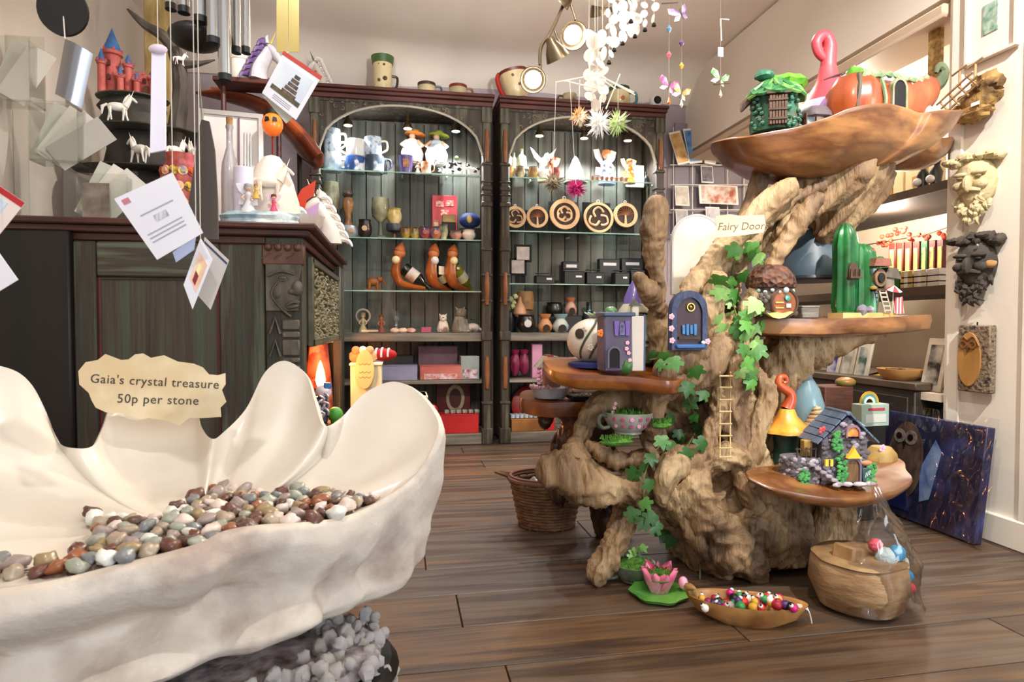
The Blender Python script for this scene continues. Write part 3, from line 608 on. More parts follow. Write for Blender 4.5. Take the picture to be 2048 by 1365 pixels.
# purple maned bust and white vase on a high plank shelf
sp2 = put(500, 166, 3.2); tag(MB().box((sp2.x, sp2.y, sp2.z - .012), (.3, .14, .024), bev=.004).tube([(sp2.x - .12, sp2.y, sp2.z - .02), (sp2.x - .12, sp2.y, MTOP)], .012, 8).tube([(sp2.x + .12, sp2.y + .05, sp2.z - .02), (sp2.x + .12, sp2.y + .05, MTOP)], .012, 8).obj('plank_stand', red_wood), 'dark plank stand above the mantel carrying the purple maned unicorn', 'stand')
p = Vector((put(532, 160, 3.18).x, 3.18, sp2.z)); t = thing('unicorn_bust', 'silver unicorn bust with dark purple mane on the plank stand', 'bust', p, .4); bust(t, mt('#a9a4ae', .4, c2='#d0ccd0', vs=10), 92 * mpp(p), mt('#4a3468', .4, c2='#7a6090', vs=20), mt('#d8c060', .3, .5), 1)
p = Vector((put(478, 160, 3.18).x, 3.2, sp2.z)); t = thing('cream_jar', 'plain cream ceramic jar on the plank stand behind the chime tubes', 'jar', p); MB(50 * mpp(p)).lathe([(.36, 0), (.42, .1), (.42, .8), (.38, .88), (.38, 1), (.3, 1), (.3, .9)], 20).obj('jar_body', mt('#e6dfd2', .3, coat=.4), t); MB(50 * mpp(p)).lathe([(.43, .8), (.445, .83), (.43, .86)], 20).obj('rim_band', mt('#c9bfae', .3), t)
# acrylic leaflet stand, two pockets
acr = clear_mat('clear_acrylic', (.94, .95, .94), .13, .08); leaf_c = [mt(c, .5, c2=d, vs=3) for c, d in (('#d8d5cc', '#c6c4ba'), ('#ccd0c4', '#bfc2b6'), ('#e6e2d8', '#d6d2c8'), ('#b9b6ae', '#a8a59e'))]
for nm, (xa, ya, xb, yb), lab in (('leaflet_rack', (165, 330, 262, 443), 'clear acrylic leaflet rack standing on the mantel edge'), ('leaflet_rack', (72, 195, 165, 326), 'clear acrylic leaflet rack raised at the wall end of the mantel'), ('leaflet_rack', (-40, 60, 70, 205), 'clear acrylic leaflet rack at the top left corner')):
    pa, pb = at(xa, yb, 2.55), at(xb, ya, 2.55); W_ = pb.x - pa.x; H_ = pb.z - pa.z; zb = MTOP if nm and ya > 300 else pa.z
    t = thing(nm, lab, 'leaflet rack', ((pa.x + pb.x) / 2, 2.56, zb), group='acrylic leaflet racks')
    MB().box((0, -.045, H_ * .42), (W_, .004, H_ * .84)).obj('front_sheet', acr, t); MB().box((0, .05, H_ * .5), (W_, .004, H_)).obj('back_sheet', acr, t); MB().box((0, 0, .003), (W_, .1, .005)).obj('base_sheet', acr, t)
    for s in (-1, 1): MB().box((s * W_ / 2, 0, H_ * .4), (.004, .1, H_ * .8)).obj('side_sheet', acr, t)
    if zb > MTOP + .01:
        MB().box((0, .06, (MTOP - zb) / 2), (.05, .008, zb - MTOP)).obj('support', acr, t)
        MB().box((0, .05, MTOP - zb + .003), (.16, .12, .006)).obj('foot', acr, t)
leaf = MB().box((0, 0, .105), (.10, .0016, .21)).mesh('leaflet', 0)
for i, (px, py, Y, ry, rz, mi, lab) in enumerate(((190, 438, 2.535, 42, .1, 0, 'leaflet leaning furthest right in the lower acrylic rack'), (183, 438, 2.55, 33, .05, 2, 'cream leaflet second in the lower acrylic rack'), (176, 438, 2.565, 24, 0, 1, 'pale green leaflet at the back of the lower acrylic rack'), (110, 322, 2.535, 52, .1, 3, 'grey leaflet leaning out of the middle acrylic rack'), (102, 322, 2.548, 42, .1, 0, 'pale leaflet second in the middle acrylic rack'), (95, 322, 2.56, 33, 0, 2, 'cream leaflet third in the middle acrylic rack'), (88, 322, 2.572, 22, 0, 1, 'pale green leaflet upright in the middle acrylic rack'), (20, 200, 2.55, 30, 0, 2, 'cream leaflet in the topmost acrylic rack'), (10, 200, 2.565, 18, 0, 0, 'upright leaflet in the topmost acrylic rack'))):
    p = at(px, py, Y); p.z = max(p.z + .006, MTOP + .012)
    tag(inst(leaf, 'leaflet', leaf_c[mi], None, p, Euler((R(-3), R(ry), rz))), lab, 'leaflet', 'leaflets in acrylic racks')
p = at(190, 430, 2.50); tag(MB().box((0, 0, .07), (.09, .002, .14)).obj('postcard', mt('#8d8378', .5, c2='#5a4a40', vs=14), None, (p.x + .0, 2.508, MTOP + .004)), 'dark picture postcard in front of the lower acrylic rack', 'postcard')
# ================================================================ giant clam shell basin with stones, foreground left
rim_px = [(876, 868, 1.10), (866, 822, 1.15), (826, 778, 1.2), (782, 764, 1.23), (728, 788, 1.24), (684, 834, 1.22), (648, 852, 1.17), (630, 806, 1.23), (612, 750, 1.29), (570, 722, 1.31), (530, 745, 1.31), (492, 818, 1.29), (446, 866, 1.25), (424, 878, 1.19), (404, 856, 1.24), (382, 800, 1.29), (300, 772, 1.32), (230, 805, 1.3), (204, 860, 1.26), (186, 892, 1.19), (150, 897, 1.17), (116, 884, 1.2), (95, 830, 1.24), (62, 768, 1.25), (20, 738, 1.24), (-40, 735, 1.22), (-110, 790, 1.18), (-170, 880, 1.1), (-200, 990, 1.0), (-215, 1110, .88), (-150, 1190, .79), (0, 1178, .79), (120, 1158, .8), (240, 1128, .82), (330, 1106, .835), (400, 1086, .85), (450, 1062, .87), (520, 1050, .89), (620, 1044, .93), (700, 1030, .97), (770, 996, 1.01), (835, 946, 1.06)]
rimc = [at(*p) for p in rim_px]; n0 = len(rimc)
NR = 240; rim = []
for i in range(NR):
    u = i / NR * n0; k = int(u); t = u - k; a, b, c, d = (rimc[(k + j - 1) % n0] for j in range(4))
    rim.append(.5 * ((2 * b) + (c - a) * t + (2 * a - 5 * b + 4 * c - d) * t * t + (3 * b - a - 3 * c + d) * t ** 3))
SC = at(380, 1075, 1.0); SC.z = .446
shell_w = mt('#e6ddd0', .28, c2='#dad0c3', vs=5, coat=.35, bump=.15, bs=10, name='glazed_white_shell')
shell_o = mt('#cbc0b4', .8, c2='#ab9a90', vs=7, c3='#d6ccc0', bump=.9, bs=16, detail=8, name='chalky_shell')
sh = thing('clam_shell', 'giant white clam shell basin with tall wavy lobes, heaped with polished stones', 'shell basin', (SC.x, SC.y, 0))
O = Vector((SC.x, SC.y, 0)); vs = []; NI = 26
for j in range(NI):
    t = (j / (NI - 1)) ** 1.15
    for p in rim:
        z = SC.z + max(p.z - SC.z, 0) * (1 - t) ** 2.3 if p.z > SC.z + .06 else lerp(p.z, SC.z, min(1, t * 3.5) ** .7)
        w = t ** 1.25 if p.z > SC.z + .06 else t
        q = Vector((lerp(p.x, SC.x, w * .995), lerp(p.y, SC.y, w * .995), z))
        nz = mnoise.noise(q * 9) * .006 * math.sin(math.pi * min(1, t * 1.2)); vs.append(q - O + Vector((0, -nz, nz)))
fs = [(j * NR + i, j * NR + (i + 1) % NR, (j + 1) * NR + (i + 1) % NR, (j + 1) * NR + i) for j in range(NI - 1) for i in range(NR)]
fs.append(tuple((NI - 1) * NR + i for i in range(NR)))
MB().add(vs, fs).obj('inner_surface', shell_w, sh, smooth=70)
INN = np.array([tuple(v + O) for v in vs])
def shell_z(x, y):
    d = (INN[:, 0] - x) ** 2 + (INN[:, 1] - y) ** 2; return float(INN[np.argsort(d)[:4], 2].mean())
vs = []; prof = [(0, 0, 0), (.01, -.004, 0), (.018, -.03, .1), (.01, -.055, .25), (.0, -.07, .45), (.012, -.09, .6), (.02, -.11, .7), (.005, -.13, .8), (-.05, -.15, .9), (-.12, -.16, .95), (-.24, -.165, 1)]
NO = 34; BZ = .275
for j in range(NO):
    s = j / (NO - 1) * (len(prof) - 1)
    do = interp(range(len(prof)), [p[0] for p in prof], s); dd = interp(range(len(prof)), [p[2] for p in prof], s); dz = interp(range(len(prof)), [p[1] for p in prof], s)
    for i, p in enumerate(rim):
        tg = (rim[(i + 2) % NR] - rim[i - 2]); rad = Vector((p.x - SC.x, p.y - SC.y, 0)); L_ = rad.length; rad.normalize()
        z = p.z + dz if dd < .15 else lerp(p.z + dz * .25, BZ, dd ** .85); k = math.sin(i / NR * 2 * math.pi * 11 + 4 * dd)
        rib = .016 * k * min(1, dd * 2.5) * (1 - dd * .3)
        fr_ = max(0, min(1, (SC.y - .02 - p.y) / .12)); gr = fr_ * (.014 * math.exp(-((dd - .1) / .12) ** 2) - .05 * math.exp(-((dd - .42) / .14) ** 2) + .012 * math.exp(-((dd - .75) / .14) ** 2))
        rib += .010 * math.sin(i / NR * 2 * math.pi * 29) * min(1, dd * 2) * (1 - fr_)
        gr *= min(1, j / 3); q = Vector((p.x, p.y, 0)) + rad * (do + rib + gr - (L_ * .19 * dd)); q.z = z
        nn = mnoise.fractal(q * 14, 1, 2, 4) * .008 + mnoise.noise(q * 45) * .003
        q += rad * nn * min(1, dd * 4 + (.25 if j > 1 else 0)) + Vector((0, 0, nn * .5 * min(1, dd * 3))); vs.append(q - O)
fs = [(j * NR + i, (j + 1) * NR + i, (j + 1) * NR + (i + 1) % NR, j * NR + (i + 1) % NR) for j in range(NO - 1) for i in range(NR)]
fs.append(tuple((NO - 1) * NR + i for i in range(NR)))
MB().add(vs, fs).obj('outer_surface', shell_o, sh, smooth=70)
mossy = mt('#3c3a22', .35, c2='#5a5634', vs=18)
for px, py, Y in ((846, 945, 1.13), (832, 980, 1.12)): p = at(px, py, Y) - O; MB().ball((0, 0, 0), (.026, .03, .02), 12, 8, nz=.1).obj('green_knob', mossy, sh, p)
# stand and coral under the shell
blk = mt('#0c0b0d', .35, c2='#191618', vs=8, name='black_lacquer')
sx, sy_ = SC.x - .02, SC.y + .02
t = thing('round_plinth', 'black lacquered round plinth under the clam shell', 'plinth', (sx, sy_, 0))
MB().lathe([(.28, 0), (.29, .01), (.29, .035), (.25, .05), (.24, .17), (.275, .185), (.285, .2), (.275, .215)], 40, fx=1.15, fy=.8).obj('plinth_body', blk, t)
MB().lathe([(.29, .035), (.295, .045), (.29, .055)], 40, fx=1.12, fy=.8).obj('plinth_ring', blk, t)
cor = [mt('#f6f0ea', .8, c2='#e6dede', vs=14, bump=.8, bs=40, name='white_coral'), mt('#ece2ec', .8, c2='#f8f4f0', vs=12, bump=.8, bs=40, name='lilac_coral')]
t = thing('coral_cluster', 'knobbly white and lilac coral packed around the foot of the shell', 'coral', (sx, sy_, .21))
cme = [MB().ball((0, 0, 0), (1, 1, 1.15), 10, 7, nz=.35, ns=1.6, seed=s).tube([(0, 0, -.6), (.1, .05, -1.6)], [.6, .45], 7).mesh('coral_knob') for s in range(4)]; r = random.Random(21)
for i in range(280):
    a = r.uniform(-2.1, .5); k = r.uniform(.62, .98); s = r.uniform(.007, .0125)
    inst(cme[i % 4], 'coral_knob', cor[i % 2], t, (.31 * k * 1.12 * math.cos(a) - .02, .31 * k * .83 * math.sin(a) - .01, r.uniform(.0, .055) - .09 * max(0, k - .9) / .08 * r.random()), Euler((r.uniform(-.6, .6), r.uniform(-.6, .6), r.random() * 6)), s)
MB().lathe([(.25, .008), (.26, .015), (.25, .03), (.18, .035)], 36, fx=1.15, fy=.8, wob=lambda a, z: 1 + .05 * mnoise.noise(Vector((3 * math.cos(a), 3 * math.sin(a), z * 20)))).obj('coral_core', mt('#b8aeb0', .9, c2='#5a5054', vs=30, bump=.8), t)
# stones
poly = [(-60, 1110), (0, 1108), (70, 1122), (150, 1100), (196, 1058), (180, 1020), (300, 1036), (350, 1010), (410, 972), (470, 964), (560, 968), (650, 966), (720, 976), (770, 956), (765, 985), (700, 1016), (640, 1034), (540, 1042), (470, 1058), (405, 1082), (330, 1094), (200, 1120), (100, 1138), (0, 1152), (-60, 1160)]
def inside(x, y):
    c = False; j = len(poly) - 1
    for i in range(len(poly)):
        if (poly[i][1] > y) != (poly[j][1] > y) and x < (poly[j][0] - poly[i][0]) * (y - poly[i][1]) / (poly[j][1] - poly[i][1]) + poly[i][0]: c = not c
        j = i
    return c
pebc = {'rust red': ('#6f4034', '#512c26'), 'pale pink': ('#d5bcb2', '#e6d8cf'), 'slate grey': ('#6c6f72', '#8a8c8c'), 'honey yellow': ('#a8926a', '#8a7250'), 'white': ('#d9d8d2', '#eeeee9'), 'dark brown': ('#4a332b', '#6a4a3c'), 'dusky mauve': ('#8d7a78', '#a89690'), 'pale green': ('#a8a998', '#8f9488'), 'orange brown': ('#a3613a', '#7a4228'), 'sandy beige': ('#b3a38e', '#93816e')}
pm = {k: mt(a, .3, c2=b, vs=22, coat=.25, bump=.1, bs=60, name='stone') for k, (a, b) in pebc.items()}
pme = [MB().ball((0, 0, 0), (1, .78, .62), 12, 8, nz=.42, ns=1.3, seed=s * 3.1).mesh('stone', 80) for s in range(7)]
r = random.Random(5); pts = []; tries = 0; names = list(pebc)
while len(pts) < 295 and tries < 60000:
    tries += 1; x, y = r.uniform(-60, 780), r.uniform(955, 1185)
    if not inside(x, y): continue
    p = atz(x, y, interp([0, 250], [.455, .47], x)); s = r.uniform(.0105, .0175)
    if shell_z(p.x, p.y) < p.z + .003 and all((p - q[0]).length > (s + q[1]) * .76 for q in pts): pts.append((p, s))
for i, (p, s) in enumerate(pts):
    k = names[(i * 7 + r.randrange(3)) % 10]
    h = .004 * mnoise.noise(p * 14)
    o = inst(pme[i % 7], 'polished_stone', pm[k], None, (p.x, p.y, p.z - .006 + h + s * .2), Euler((r.uniform(-.5, .5), r.uniform(-.5, .5), r.random() * 6.28)), s)
    tag(o, k + ' polished stone in the heap filling the clam shell', 'stone', k + ' stones in the clam shell')
b = MB(); nb = 0
while nb < 420:
    x, y = r.uniform(-60, 780), r.uniform(960, 1180)
    if inside(x, y): nb += 1; q = atz(x, y, interp([0, 250], [.455, .47], x)); b.ball((q.x, q.y, q.z - .017), (.012, .011, .008), 7, 5)
o = b.obj('stone_bed', mt('#6a5a52', .4, c2='#a89488', vs=30, c3='#4a342c')); o['kind'] = 'stuff'; tag(o, 'lower layer of mixed stones under the polished heap in the shell', 'stones'); o.location.z = 0
# parchment price sign
so = [(165, 742), (178, 724), (200, 720), (214, 708), (244, 720), (258, 719), (270, 709), (285, 707), (300, 716), (325, 711), (352, 724), (382, 728), (400, 736), (412, 750), (430, 752), (444, 748), (445, 770), (438, 782), (447, 806), (436, 818), (438, 836), (400, 838), (378, 836), (358, 852), (330, 842), (300, 836), (284, 838), (250, 826), (220, 824), (200, 814), (192, 800), (186, 785), (168, 768)]
SY = 1.205; cpt = at(306, 778, SY); t = thing('price_sign', 'torn-edge parchment price sign standing at the back of the white clam shell', 'sign', cpt, rot=(R(-6), 0, R(-4)))
k = mpp(cpt); MB().prism([((x - 306) * k, (778 - y) * k) for x, y in so], .0012).obj('parchment', mt('#d8bf94', .3, c2='#e8d6b4', vs=14, c3='#dcc7a0', coat=.5, name='laminated_parchment'), t)
ink = mt('#4a4036', .6)
text("Gaia's crystal treasure", .0222, ink, t, (.004, -.0012, .012), rot=(R(90), R(3.5), 0), spacing=1.08)
text("50p per stone", .0225, ink, t, (.010, -.0012, -.020), rot=(R(90), R(2.5), 0), spacing=1.08)
# ================================================================ the driftwood root display
from mathutils.bvhtree import BVHTree
wood_l = mt('#bda37c', .6, c2='#57402c', vs=6, c3='#8e7150', st=(1.3, 1.3, .45), bump=1.0, bs=22, bst=(3, 3, .5), detail=10, lo=.34, hi=.66, name='driftwood')
wood_p = mt('#8a5a30', .35, c2='#a87443', vs=5, c3='#6c4020', st=(1, 1, 3), bump=.08, bs=30, coat=.25, name='polished_driftwood')
wood_o = mt('#8f4f1c', .3, c2='#b87428', vs=4, c3='#6a3312', bump=.1, coat=.4, name='orange_polished_wood')
wood_d = mt('#3f2415', .35, c2='#6b3e22', vs=5, c3='#2a160d', bump=.3, coat=.2, name='dark_root_wood')
DT = thing('driftwood_stand', 'tall gnarled driftwood root stand with petal shelves holding fairy houses', 'display stand', (0, 0, 0))
def strokes(L, n=12, seed=0):
    """closed knobbly limbs from (px, py, Y, radius px) lists"""
    b = MB()
    for si, S in enumerate(L):
        P = [at(x, y, Y) for x, y, Y, r in S]; rr = [r * mpp(p) for p, (x, y, Y, r) in zip(P, S)]
        Q = spline([tuple(p) for p in P], 4); R_ = []
        for i in range(len(Q)): R_.append(interp(range(len(rr)), rr, i / 4))
        b.tube(Q, R_, n); b.ball(Q[0], R_[0] * .98, 10, 8); b.ball(Q[-1], R_[-1] * .98, 10, 8)
    return b
def gnarl(b, name, m, vox=.0065, amp=.024, fine=.011, sc_=(5, 5, 2.2), seed=0, smooth=60, parent=None):
    me = b.mesh('tmp'); o = bpy.data.objects.new('tmp', me); COL.objects.link(o)
    md = o.modifiers.new('r', 'REMESH'); md.mode = 'VOXEL'; md.voxel_size = vox
    dg = bpy.context.evaluated_depsgraph_get(); me2 = bpy.data.meshes.new_from_object(o.evaluated_get(dg)); bpy.data.objects.remove(o)
    n = len(me2.vertices); co = np.empty(n * 3, np.float32); no = np.empty(n * 3, np.float32)
    me2.vertices.foreach_get('co', co); me2.vertices.foreach_get('normal', no); co = co.reshape(-1, 3); no = no.reshape(-1, 3)
    d = np.empty(n, np.float32)
    for i in range(n):
        q = Vector((co[i, 0] * sc_[0] + seed, co[i, 1] * sc_[1], co[i, 2] * sc_[2]))
        q2 = q + Vector((mnoise.noise(q * .8), mnoise.noise(q * .8 + Vector((9, 0, 0))), mnoise.noise(q * .8 + Vector((0, 9, 0))))) * .9
        rd = 1 - abs(mnoise.noise(q2 * 1.7)) * 2.2
        d[i] = amp * (mnoise.noise(q2) * 1.2 + .75 * rd - .3) + fine * (1 - 3 * abs(mnoise.noise(q2 * 4.3))) + .0035 * (1 - 3 * abs(mnoise.noise(q2 * 11)))
    co += no * d[:, None]; me2.vertices.foreach_set('co', co.ravel()); me2.update()
    me2.name = name; me2.materials.clear(); me2.materials.append(m)
    me2.polygons.foreach_set('use_smooth', [True] * len(me2.polygons))
    o = bpy.data.objects.new(name, me2); COL.objects.link(o); o.parent = parent; return o
trunk_s = [
 [(1440, 1040, 1.86, 120), (1440, 930, 1.88, 100), (1455, 830, 1.88, 66), (1450, 740, 1.87, 54), (1440, 660, 1.86, 48), (1436, 590, 1.86, 40), (1462, 520, 1.86, 34), (1520, 462, 1.86, 34), (1580, 415, 1.86, 44), (1622, 385, 1.86, 62), (1650, 355, 1.86, 85), (1660, 330, 1.86, 85)],
 [(1640, 470, 1.86, 26), (1675, 420, 1.86, 55), (1700, 370, 1.86, 70), (1720, 335, 1.86, 70)],
 [(1312, 412, 1.74, 17), (1309, 445, 1.74, 22), (1306, 500, 1.74, 16), (1316, 570, 1.75, 12), (1316, 640, 1.76, 14), (1326, 710, 1.78, 22), (1360, 790, 1.8, 34)],
 [(1280, 560, 1.74, 8), (1300, 585, 1.74, 16), (1318, 620, 1.75, 16)],
 [(1578, 378, 1.72, 13), (1545, 402, 1.73, 19), (1500, 450, 1.75, 20), (1450, 500, 1.77, 24), (1400, 555, 1.76, 23), (1374, 585, 1.74, 11)],
 [(1436, 560, 1.74, 22), (1420, 620, 1.75, 26), (1425, 680, 1.76, 34)],
 [(1632, 400, 1.7, 13), (1600, 440, 1.7, 15), (1560, 500, 1.7, 11), (1525, 570, 1.7, 12), (1490, 640, 1.71, 14), (1470, 720, 1.74, 22), (1450, 800, 1.76, 30)],
 [(1520, 330, 1.84, 12), (1512, 380, 1.84, 16), (1490, 440, 1.84, 20), (1450, 480, 1.85, 26)],
 [(1470, 660, 1.74, 26), (1440, 700, 1.72, 34), (1400, 740, 1.7, 36), (1345, 760, 1.69, 34), (1312, 800, 1.69, 22), (1306, 850, 1.7, 18), (1318, 900, 1.72, 16)],
 [(1430, 680, 1.74, 22), (1480, 700, 1.72, 20), (1470, 760, 1.72, 26), (1460, 830, 1.74, 34), (1490, 900, 1.74, 40)],
 [(1395, 700, 1.7, 20), (1360, 720, 1.68, 26), (1330, 740, 1.68, 20)],
 [(1490, 830, 1.86, 60), (1530, 770, 1.85, 50), (1570, 715, 1.84, 46), (1620, 690, 1.83, 40), (1690, 665, 1.82, 26), (1760, 655, 1.82, 16)],
 [(1500, 740, 1.74, 18), (1535, 790, 1.72, 20), (1510, 860, 1.72, 24), (1480, 930, 1.72, 34)],
 [(1108, 945, 1.72, 22), (1140, 950, 1.72, 28), (1210, 965, 1.72, 38), (1300, 985, 1.73, 46), (1400, 990, 1.76, 60), (1470, 1000, 1.78, 70)],
 [(1150, 945, 1.72, 18), (1162, 890, 1.74, 14), (1180, 840, 1.78, 18), (1220, 800, 1.82, 30), (1290, 790, 1.86, 40), (1360, 830, 1.88, 50)],
 [(1175, 890, 1.74, 10), (1230, 920, 1.72, 14), (1290, 918, 1.72, 18), (1330, 900, 1.73, 24)],
 [(1262, 1000, 1.76, 28), (1245, 1050, 1.74, 27), (1222, 1100, 1.72, 26), (1198, 1142, 1.71, 25)],
 [(1400, 920, 1.7, 24), (1350, 930, 1.68, 34), (1330, 960, 1.67, 26), (1325, 1000, 1.67, 14)],
 [(1480, 910, 1.7, 30), (1420, 930, 1.68, 34), (1390, 980, 1.68, 40), (1420, 1040, 1.68, 40), (1460, 1090, 1.67, 44), (1500, 1130, 1.66, 34), (1512, 1166, 1.66, 18)],
 [(1480, 960, 1.75, 66), (1540, 1020, 1.78, 72), (1590, 1060, 1.8, 62), (1640, 1100, 1.8, 36)],
 [(1560, 940, 1.8, 50), (1620, 990, 1.8, 50), (1660, 1040, 1.8, 40), (1668, 1090, 1.8, 30)],
 [(1500, 1050, 1.7, 60), (1560, 1090, 1.7, 40), (1610, 1110, 1.72, 26)],
 [(1540, 880, 1.84, 50), (1590, 920, 1.84, 40), (1650, 960, 1.82, 34), (1700, 980, 1.8, 30)],
 [(1440, 1080, 1.86, 70), (1440, 1130, 1.86, 40)], [(1640, 1080, 1.86, 30), (1655, 1120, 1.86, 26)],
 
 [(1700, 985, 1.76, 18), (1690, 1040, 1.78, 18), (1676, 1090, 1.8, 18)],
]
trunk_s += [[(1395, 1000, 1.66, 12), (1412, 900, 1.7, 14), (1436, 810, 1.73, 13), (1428, 720, 1.75, 12), (1432, 640, 1.77, 10)], [(1540, 1000, 1.68, 14), (1520, 920, 1.72, 13), (1500, 840, 1.74, 13), (1500, 770, 1.76, 12)],
 [(1600, 1080, 1.7, 12), (1550, 1040, 1.67, 15), (1500, 1000, 1.66, 14), (1470, 940, 1.68, 12)], [(1350, 1000, 1.7, 12), (1380, 1060, 1.68, 14), (1420, 1110, 1.68, 13), (1450, 1150, 1.7, 10)], [(1560, 470, 1.76, 10), (1600, 410, 1.77, 12), (1650, 360, 1.77, 12), (1700, 330, 1.76, 10)],
 [(1440, 540, 1.76, 11), (1490, 490, 1.76, 12), (1540, 440, 1.76, 12), (1600, 390, 1.76, 12)], [(1660, 1000, 1.7, 14), (1640, 1060, 1.72, 16), (1600, 1110, 1.72, 12)], [(1290, 870, 1.72, 10), (1310, 940, 1.69, 13), (1340, 1010, 1.68, 12)]]
thin = [S for S in trunk_s if max(q[3] for q in S) < 37]; thick = [S for S in trunk_s if S not in thin]
trunk = gnarl(strokes(thick), 'trunk', wood_l, parent=DT); limbs = [trunk]
for i, S in enumerate(thin): limbs.append(gnarl(strokes([S]), 'branch' if max(q[1] for q in S) < 800 else 'root', wood_l, vox=.0052, amp=.009, fine=.006, seed=i * 1.7, parent=DT))
stump = gnarl(strokes([[(1118, 955, 2.1, 24), (1128, 900, 2.1, 28), (1160, 860, 2.08, 34), (1170, 815, 2.06, 46)], [(1190, 960, 2.08, 26), (1195, 890, 2.06, 34), (1180, 830, 2.05, 40)], [(1100, 800, 2.05, 18), (1086, 820, 2.04, 14), (1090, 842, 2.03, 8)], [(1210, 1000, 2.1, 30), (1230, 1080, 2.1, 30)], [(1120, 940, 2.1, 22), (1122, 990, 2.1, 22)], [(1190, 950, 2.05, 40), (1300, 960, 1.95, 40), (1400, 960, 1.88, 40)], [(1150, 820, 2.05, 30), (1260, 800, 1.95, 30), (1380, 780, 1.86, 30)]]), 'polished_stump', wood_d, amp=.008, seed=4, parent=DT)
bv_v, bv_f = [], []
for o in limbs:
    n_ = len(bv_v); bv_v += [v.co.copy() for v in o.data.vertices]; bv_f += [tuple(i + n_ for i in p.vertices) for p in o.data.polygons]
BV = BVHTree.FromPolygons(bv_v, bv_f)
def on_trunk(px, py, off=.012, Y=1.68):
    d = ray(px, py).normalized(); h = BV.ray_cast(CAM, d)
    return (h[0] - d * off) if h[0] is not None else at(px, py, Y)
# shelves
def petal_shelf(name, rim3, th, m, up=.012, deep=.06, cdz=0, prof=None):
    """rim3: closed rim of world points; dished top and a tapering underside"""
    O_ = [Vector(p) for p in rim3]; n = len(O_) * 5; P = []
    for i in range(n):
        u = i / 5; k = int(u); t = u - k; a, b, c, d = (O_[(k + j - 1) % len(O_)] for j in range(4))
        P.append(.5 * ((2 * b) + (c - a) * t + (2 * a - 5 * b + 4 * c - d) * t * t + (3 * b - a - 3 * c + d) * t ** 3))
    C = sum(P, Vector()) / n + Vector((0, 0, cdz)); b = MB()
    rings = [(0, -up), (.5, -up), (.8, -up * .7), (.95, -.002), (1.0, 0), (1.012, -th * .4), (.99, -th)] + (prof or [(.92, -th - deep * .3), (.78, -th - deep * .6), (.55, -th - deep * .85), (.3, -th - deep), (0, -th - deep)])
    vs = []
    for s, dz in rings:
        for p in P:
            q = C + (p - C) * max(s, .001); vs.append((q.x, q.y, q.z + dz + .004 * mnoise.noise(q * 11)))
    fs = [(j * n + i, j * n + (i + 1) % n, (j + 1) * n + (i + 1) % n, (j + 1) * n + i) for j in range(len(rings) - 1) for i in range(n)]
    return b.add(vs, fs).obj(name, m, DT, smooth=60)
TZ = 1.328
topf = [at(*p) for p in ((1425, 285, 1.86), (1450, 277, 1.76), (1500, 270, 1.70), (1590, 256, 1.67), (1650, 236, 1.64), (1700, 217, 1.62), (1765, 207, 1.61), (1810, 215, 1.63), (1838, 226, 1.66), (1870, 222, 1.65), (1908, 220, 1.68), (1922, 226, 1.76))]
xa, xb = topf[0].x, topf[-1].x; LX = lambda u: lerp(xa, xb, u)
petal_shelf('top_shelf', topf + [(LX(.95), 1.92, TZ + .07), (LX(.85), 2.02, TZ + .04), (LX(.6), 2.06, TZ + .01), (LX(.35), 2.08, TZ), (LX(.12), 2.0, TZ)], .012, wood_p, up=.004, deep=.13)
petal_shelf('side_shelf', [at(*p) for p in ((1735, 310, 2.0), (1780, 300, 1.93), (1850, 282, 1.9), (1900, 274, 1.94), (1906, 282, 2.02), (1880, 295, 2.1), (1800, 308, 2.12))], .012, wood_p, deep=.07)
midf = [at(*p) for p in ((1480, 633, 1.76), (1520, 636, 1.69), (1600, 638, 1.655), (1700, 637, 1.65), (1790, 633, 1.66), (1848, 629, 1.70), (1858, 630, 1.76))]; MZ = at(1650, 637, 1.66).z
petal_shelf('middle_shelf', midf + [(midf[-1].x - .02, 1.88, MZ), (midf[-1].x - .15, 1.96, MZ), (midf[2].x, 1.97, MZ), (midf[0].x, 1.95, MZ)], .045, wood_p, up=.002, deep=.015)
dishp = [at(*p) for p in ((1492, 945, 1.55), (1530, 970, 1.5), (1600, 988, 1.47), (1680, 996, 1.46), (1760, 990, 1.48), (1810, 972, 1.54), (1824, 957, 1.6), (1812, 940, 1.66), (1808, 925, 1.72), (1790, 915, 1.78), (1750, 910, 1.82), (1680, 914, 1.8), (1600, 922, 1.74), (1530, 934, 1.66))]
petal_shelf('lower_dish_shelf', dishp, .016, wood_p, up=.012, deep=.045); DZ = sum(p.z for p in dishp) / len(dishp) - .012
leftp = [at(*p) for p in ((1098, 737, 1.73), (1130, 747, 1.66), (1200, 752, 1.63), (1290, 757, 1.61), (1350, 762, 1.6), (1380, 750, 1.72), (1350, 730, 1.82), (1250, 716, 1.9), (1150, 714, 1.93), (1090, 716, 1.9))]
petal_shelf('left_shelf', leftp, .034, wood_o, up=.003, deep=.02); LZ = sum(p.z for p in leftp) / len(leftp)
lowp = [at(*p) for p in ((1040, 792, 2.0), (1050, 800, 1.94), (1100, 806, 1.9), (1170, 806, 1.88), (1240, 806, 1.9), (1260, 790, 2.02), (1200, 780, 2.15), (1100, 778, 2.18), (1050, 782, 2.1))]
petal_shelf('low_orange_shelf', lowp, .045, wood_o, up=.002, deep=.012); OZ = sum(p.z for p in lowp) / len(lowp)
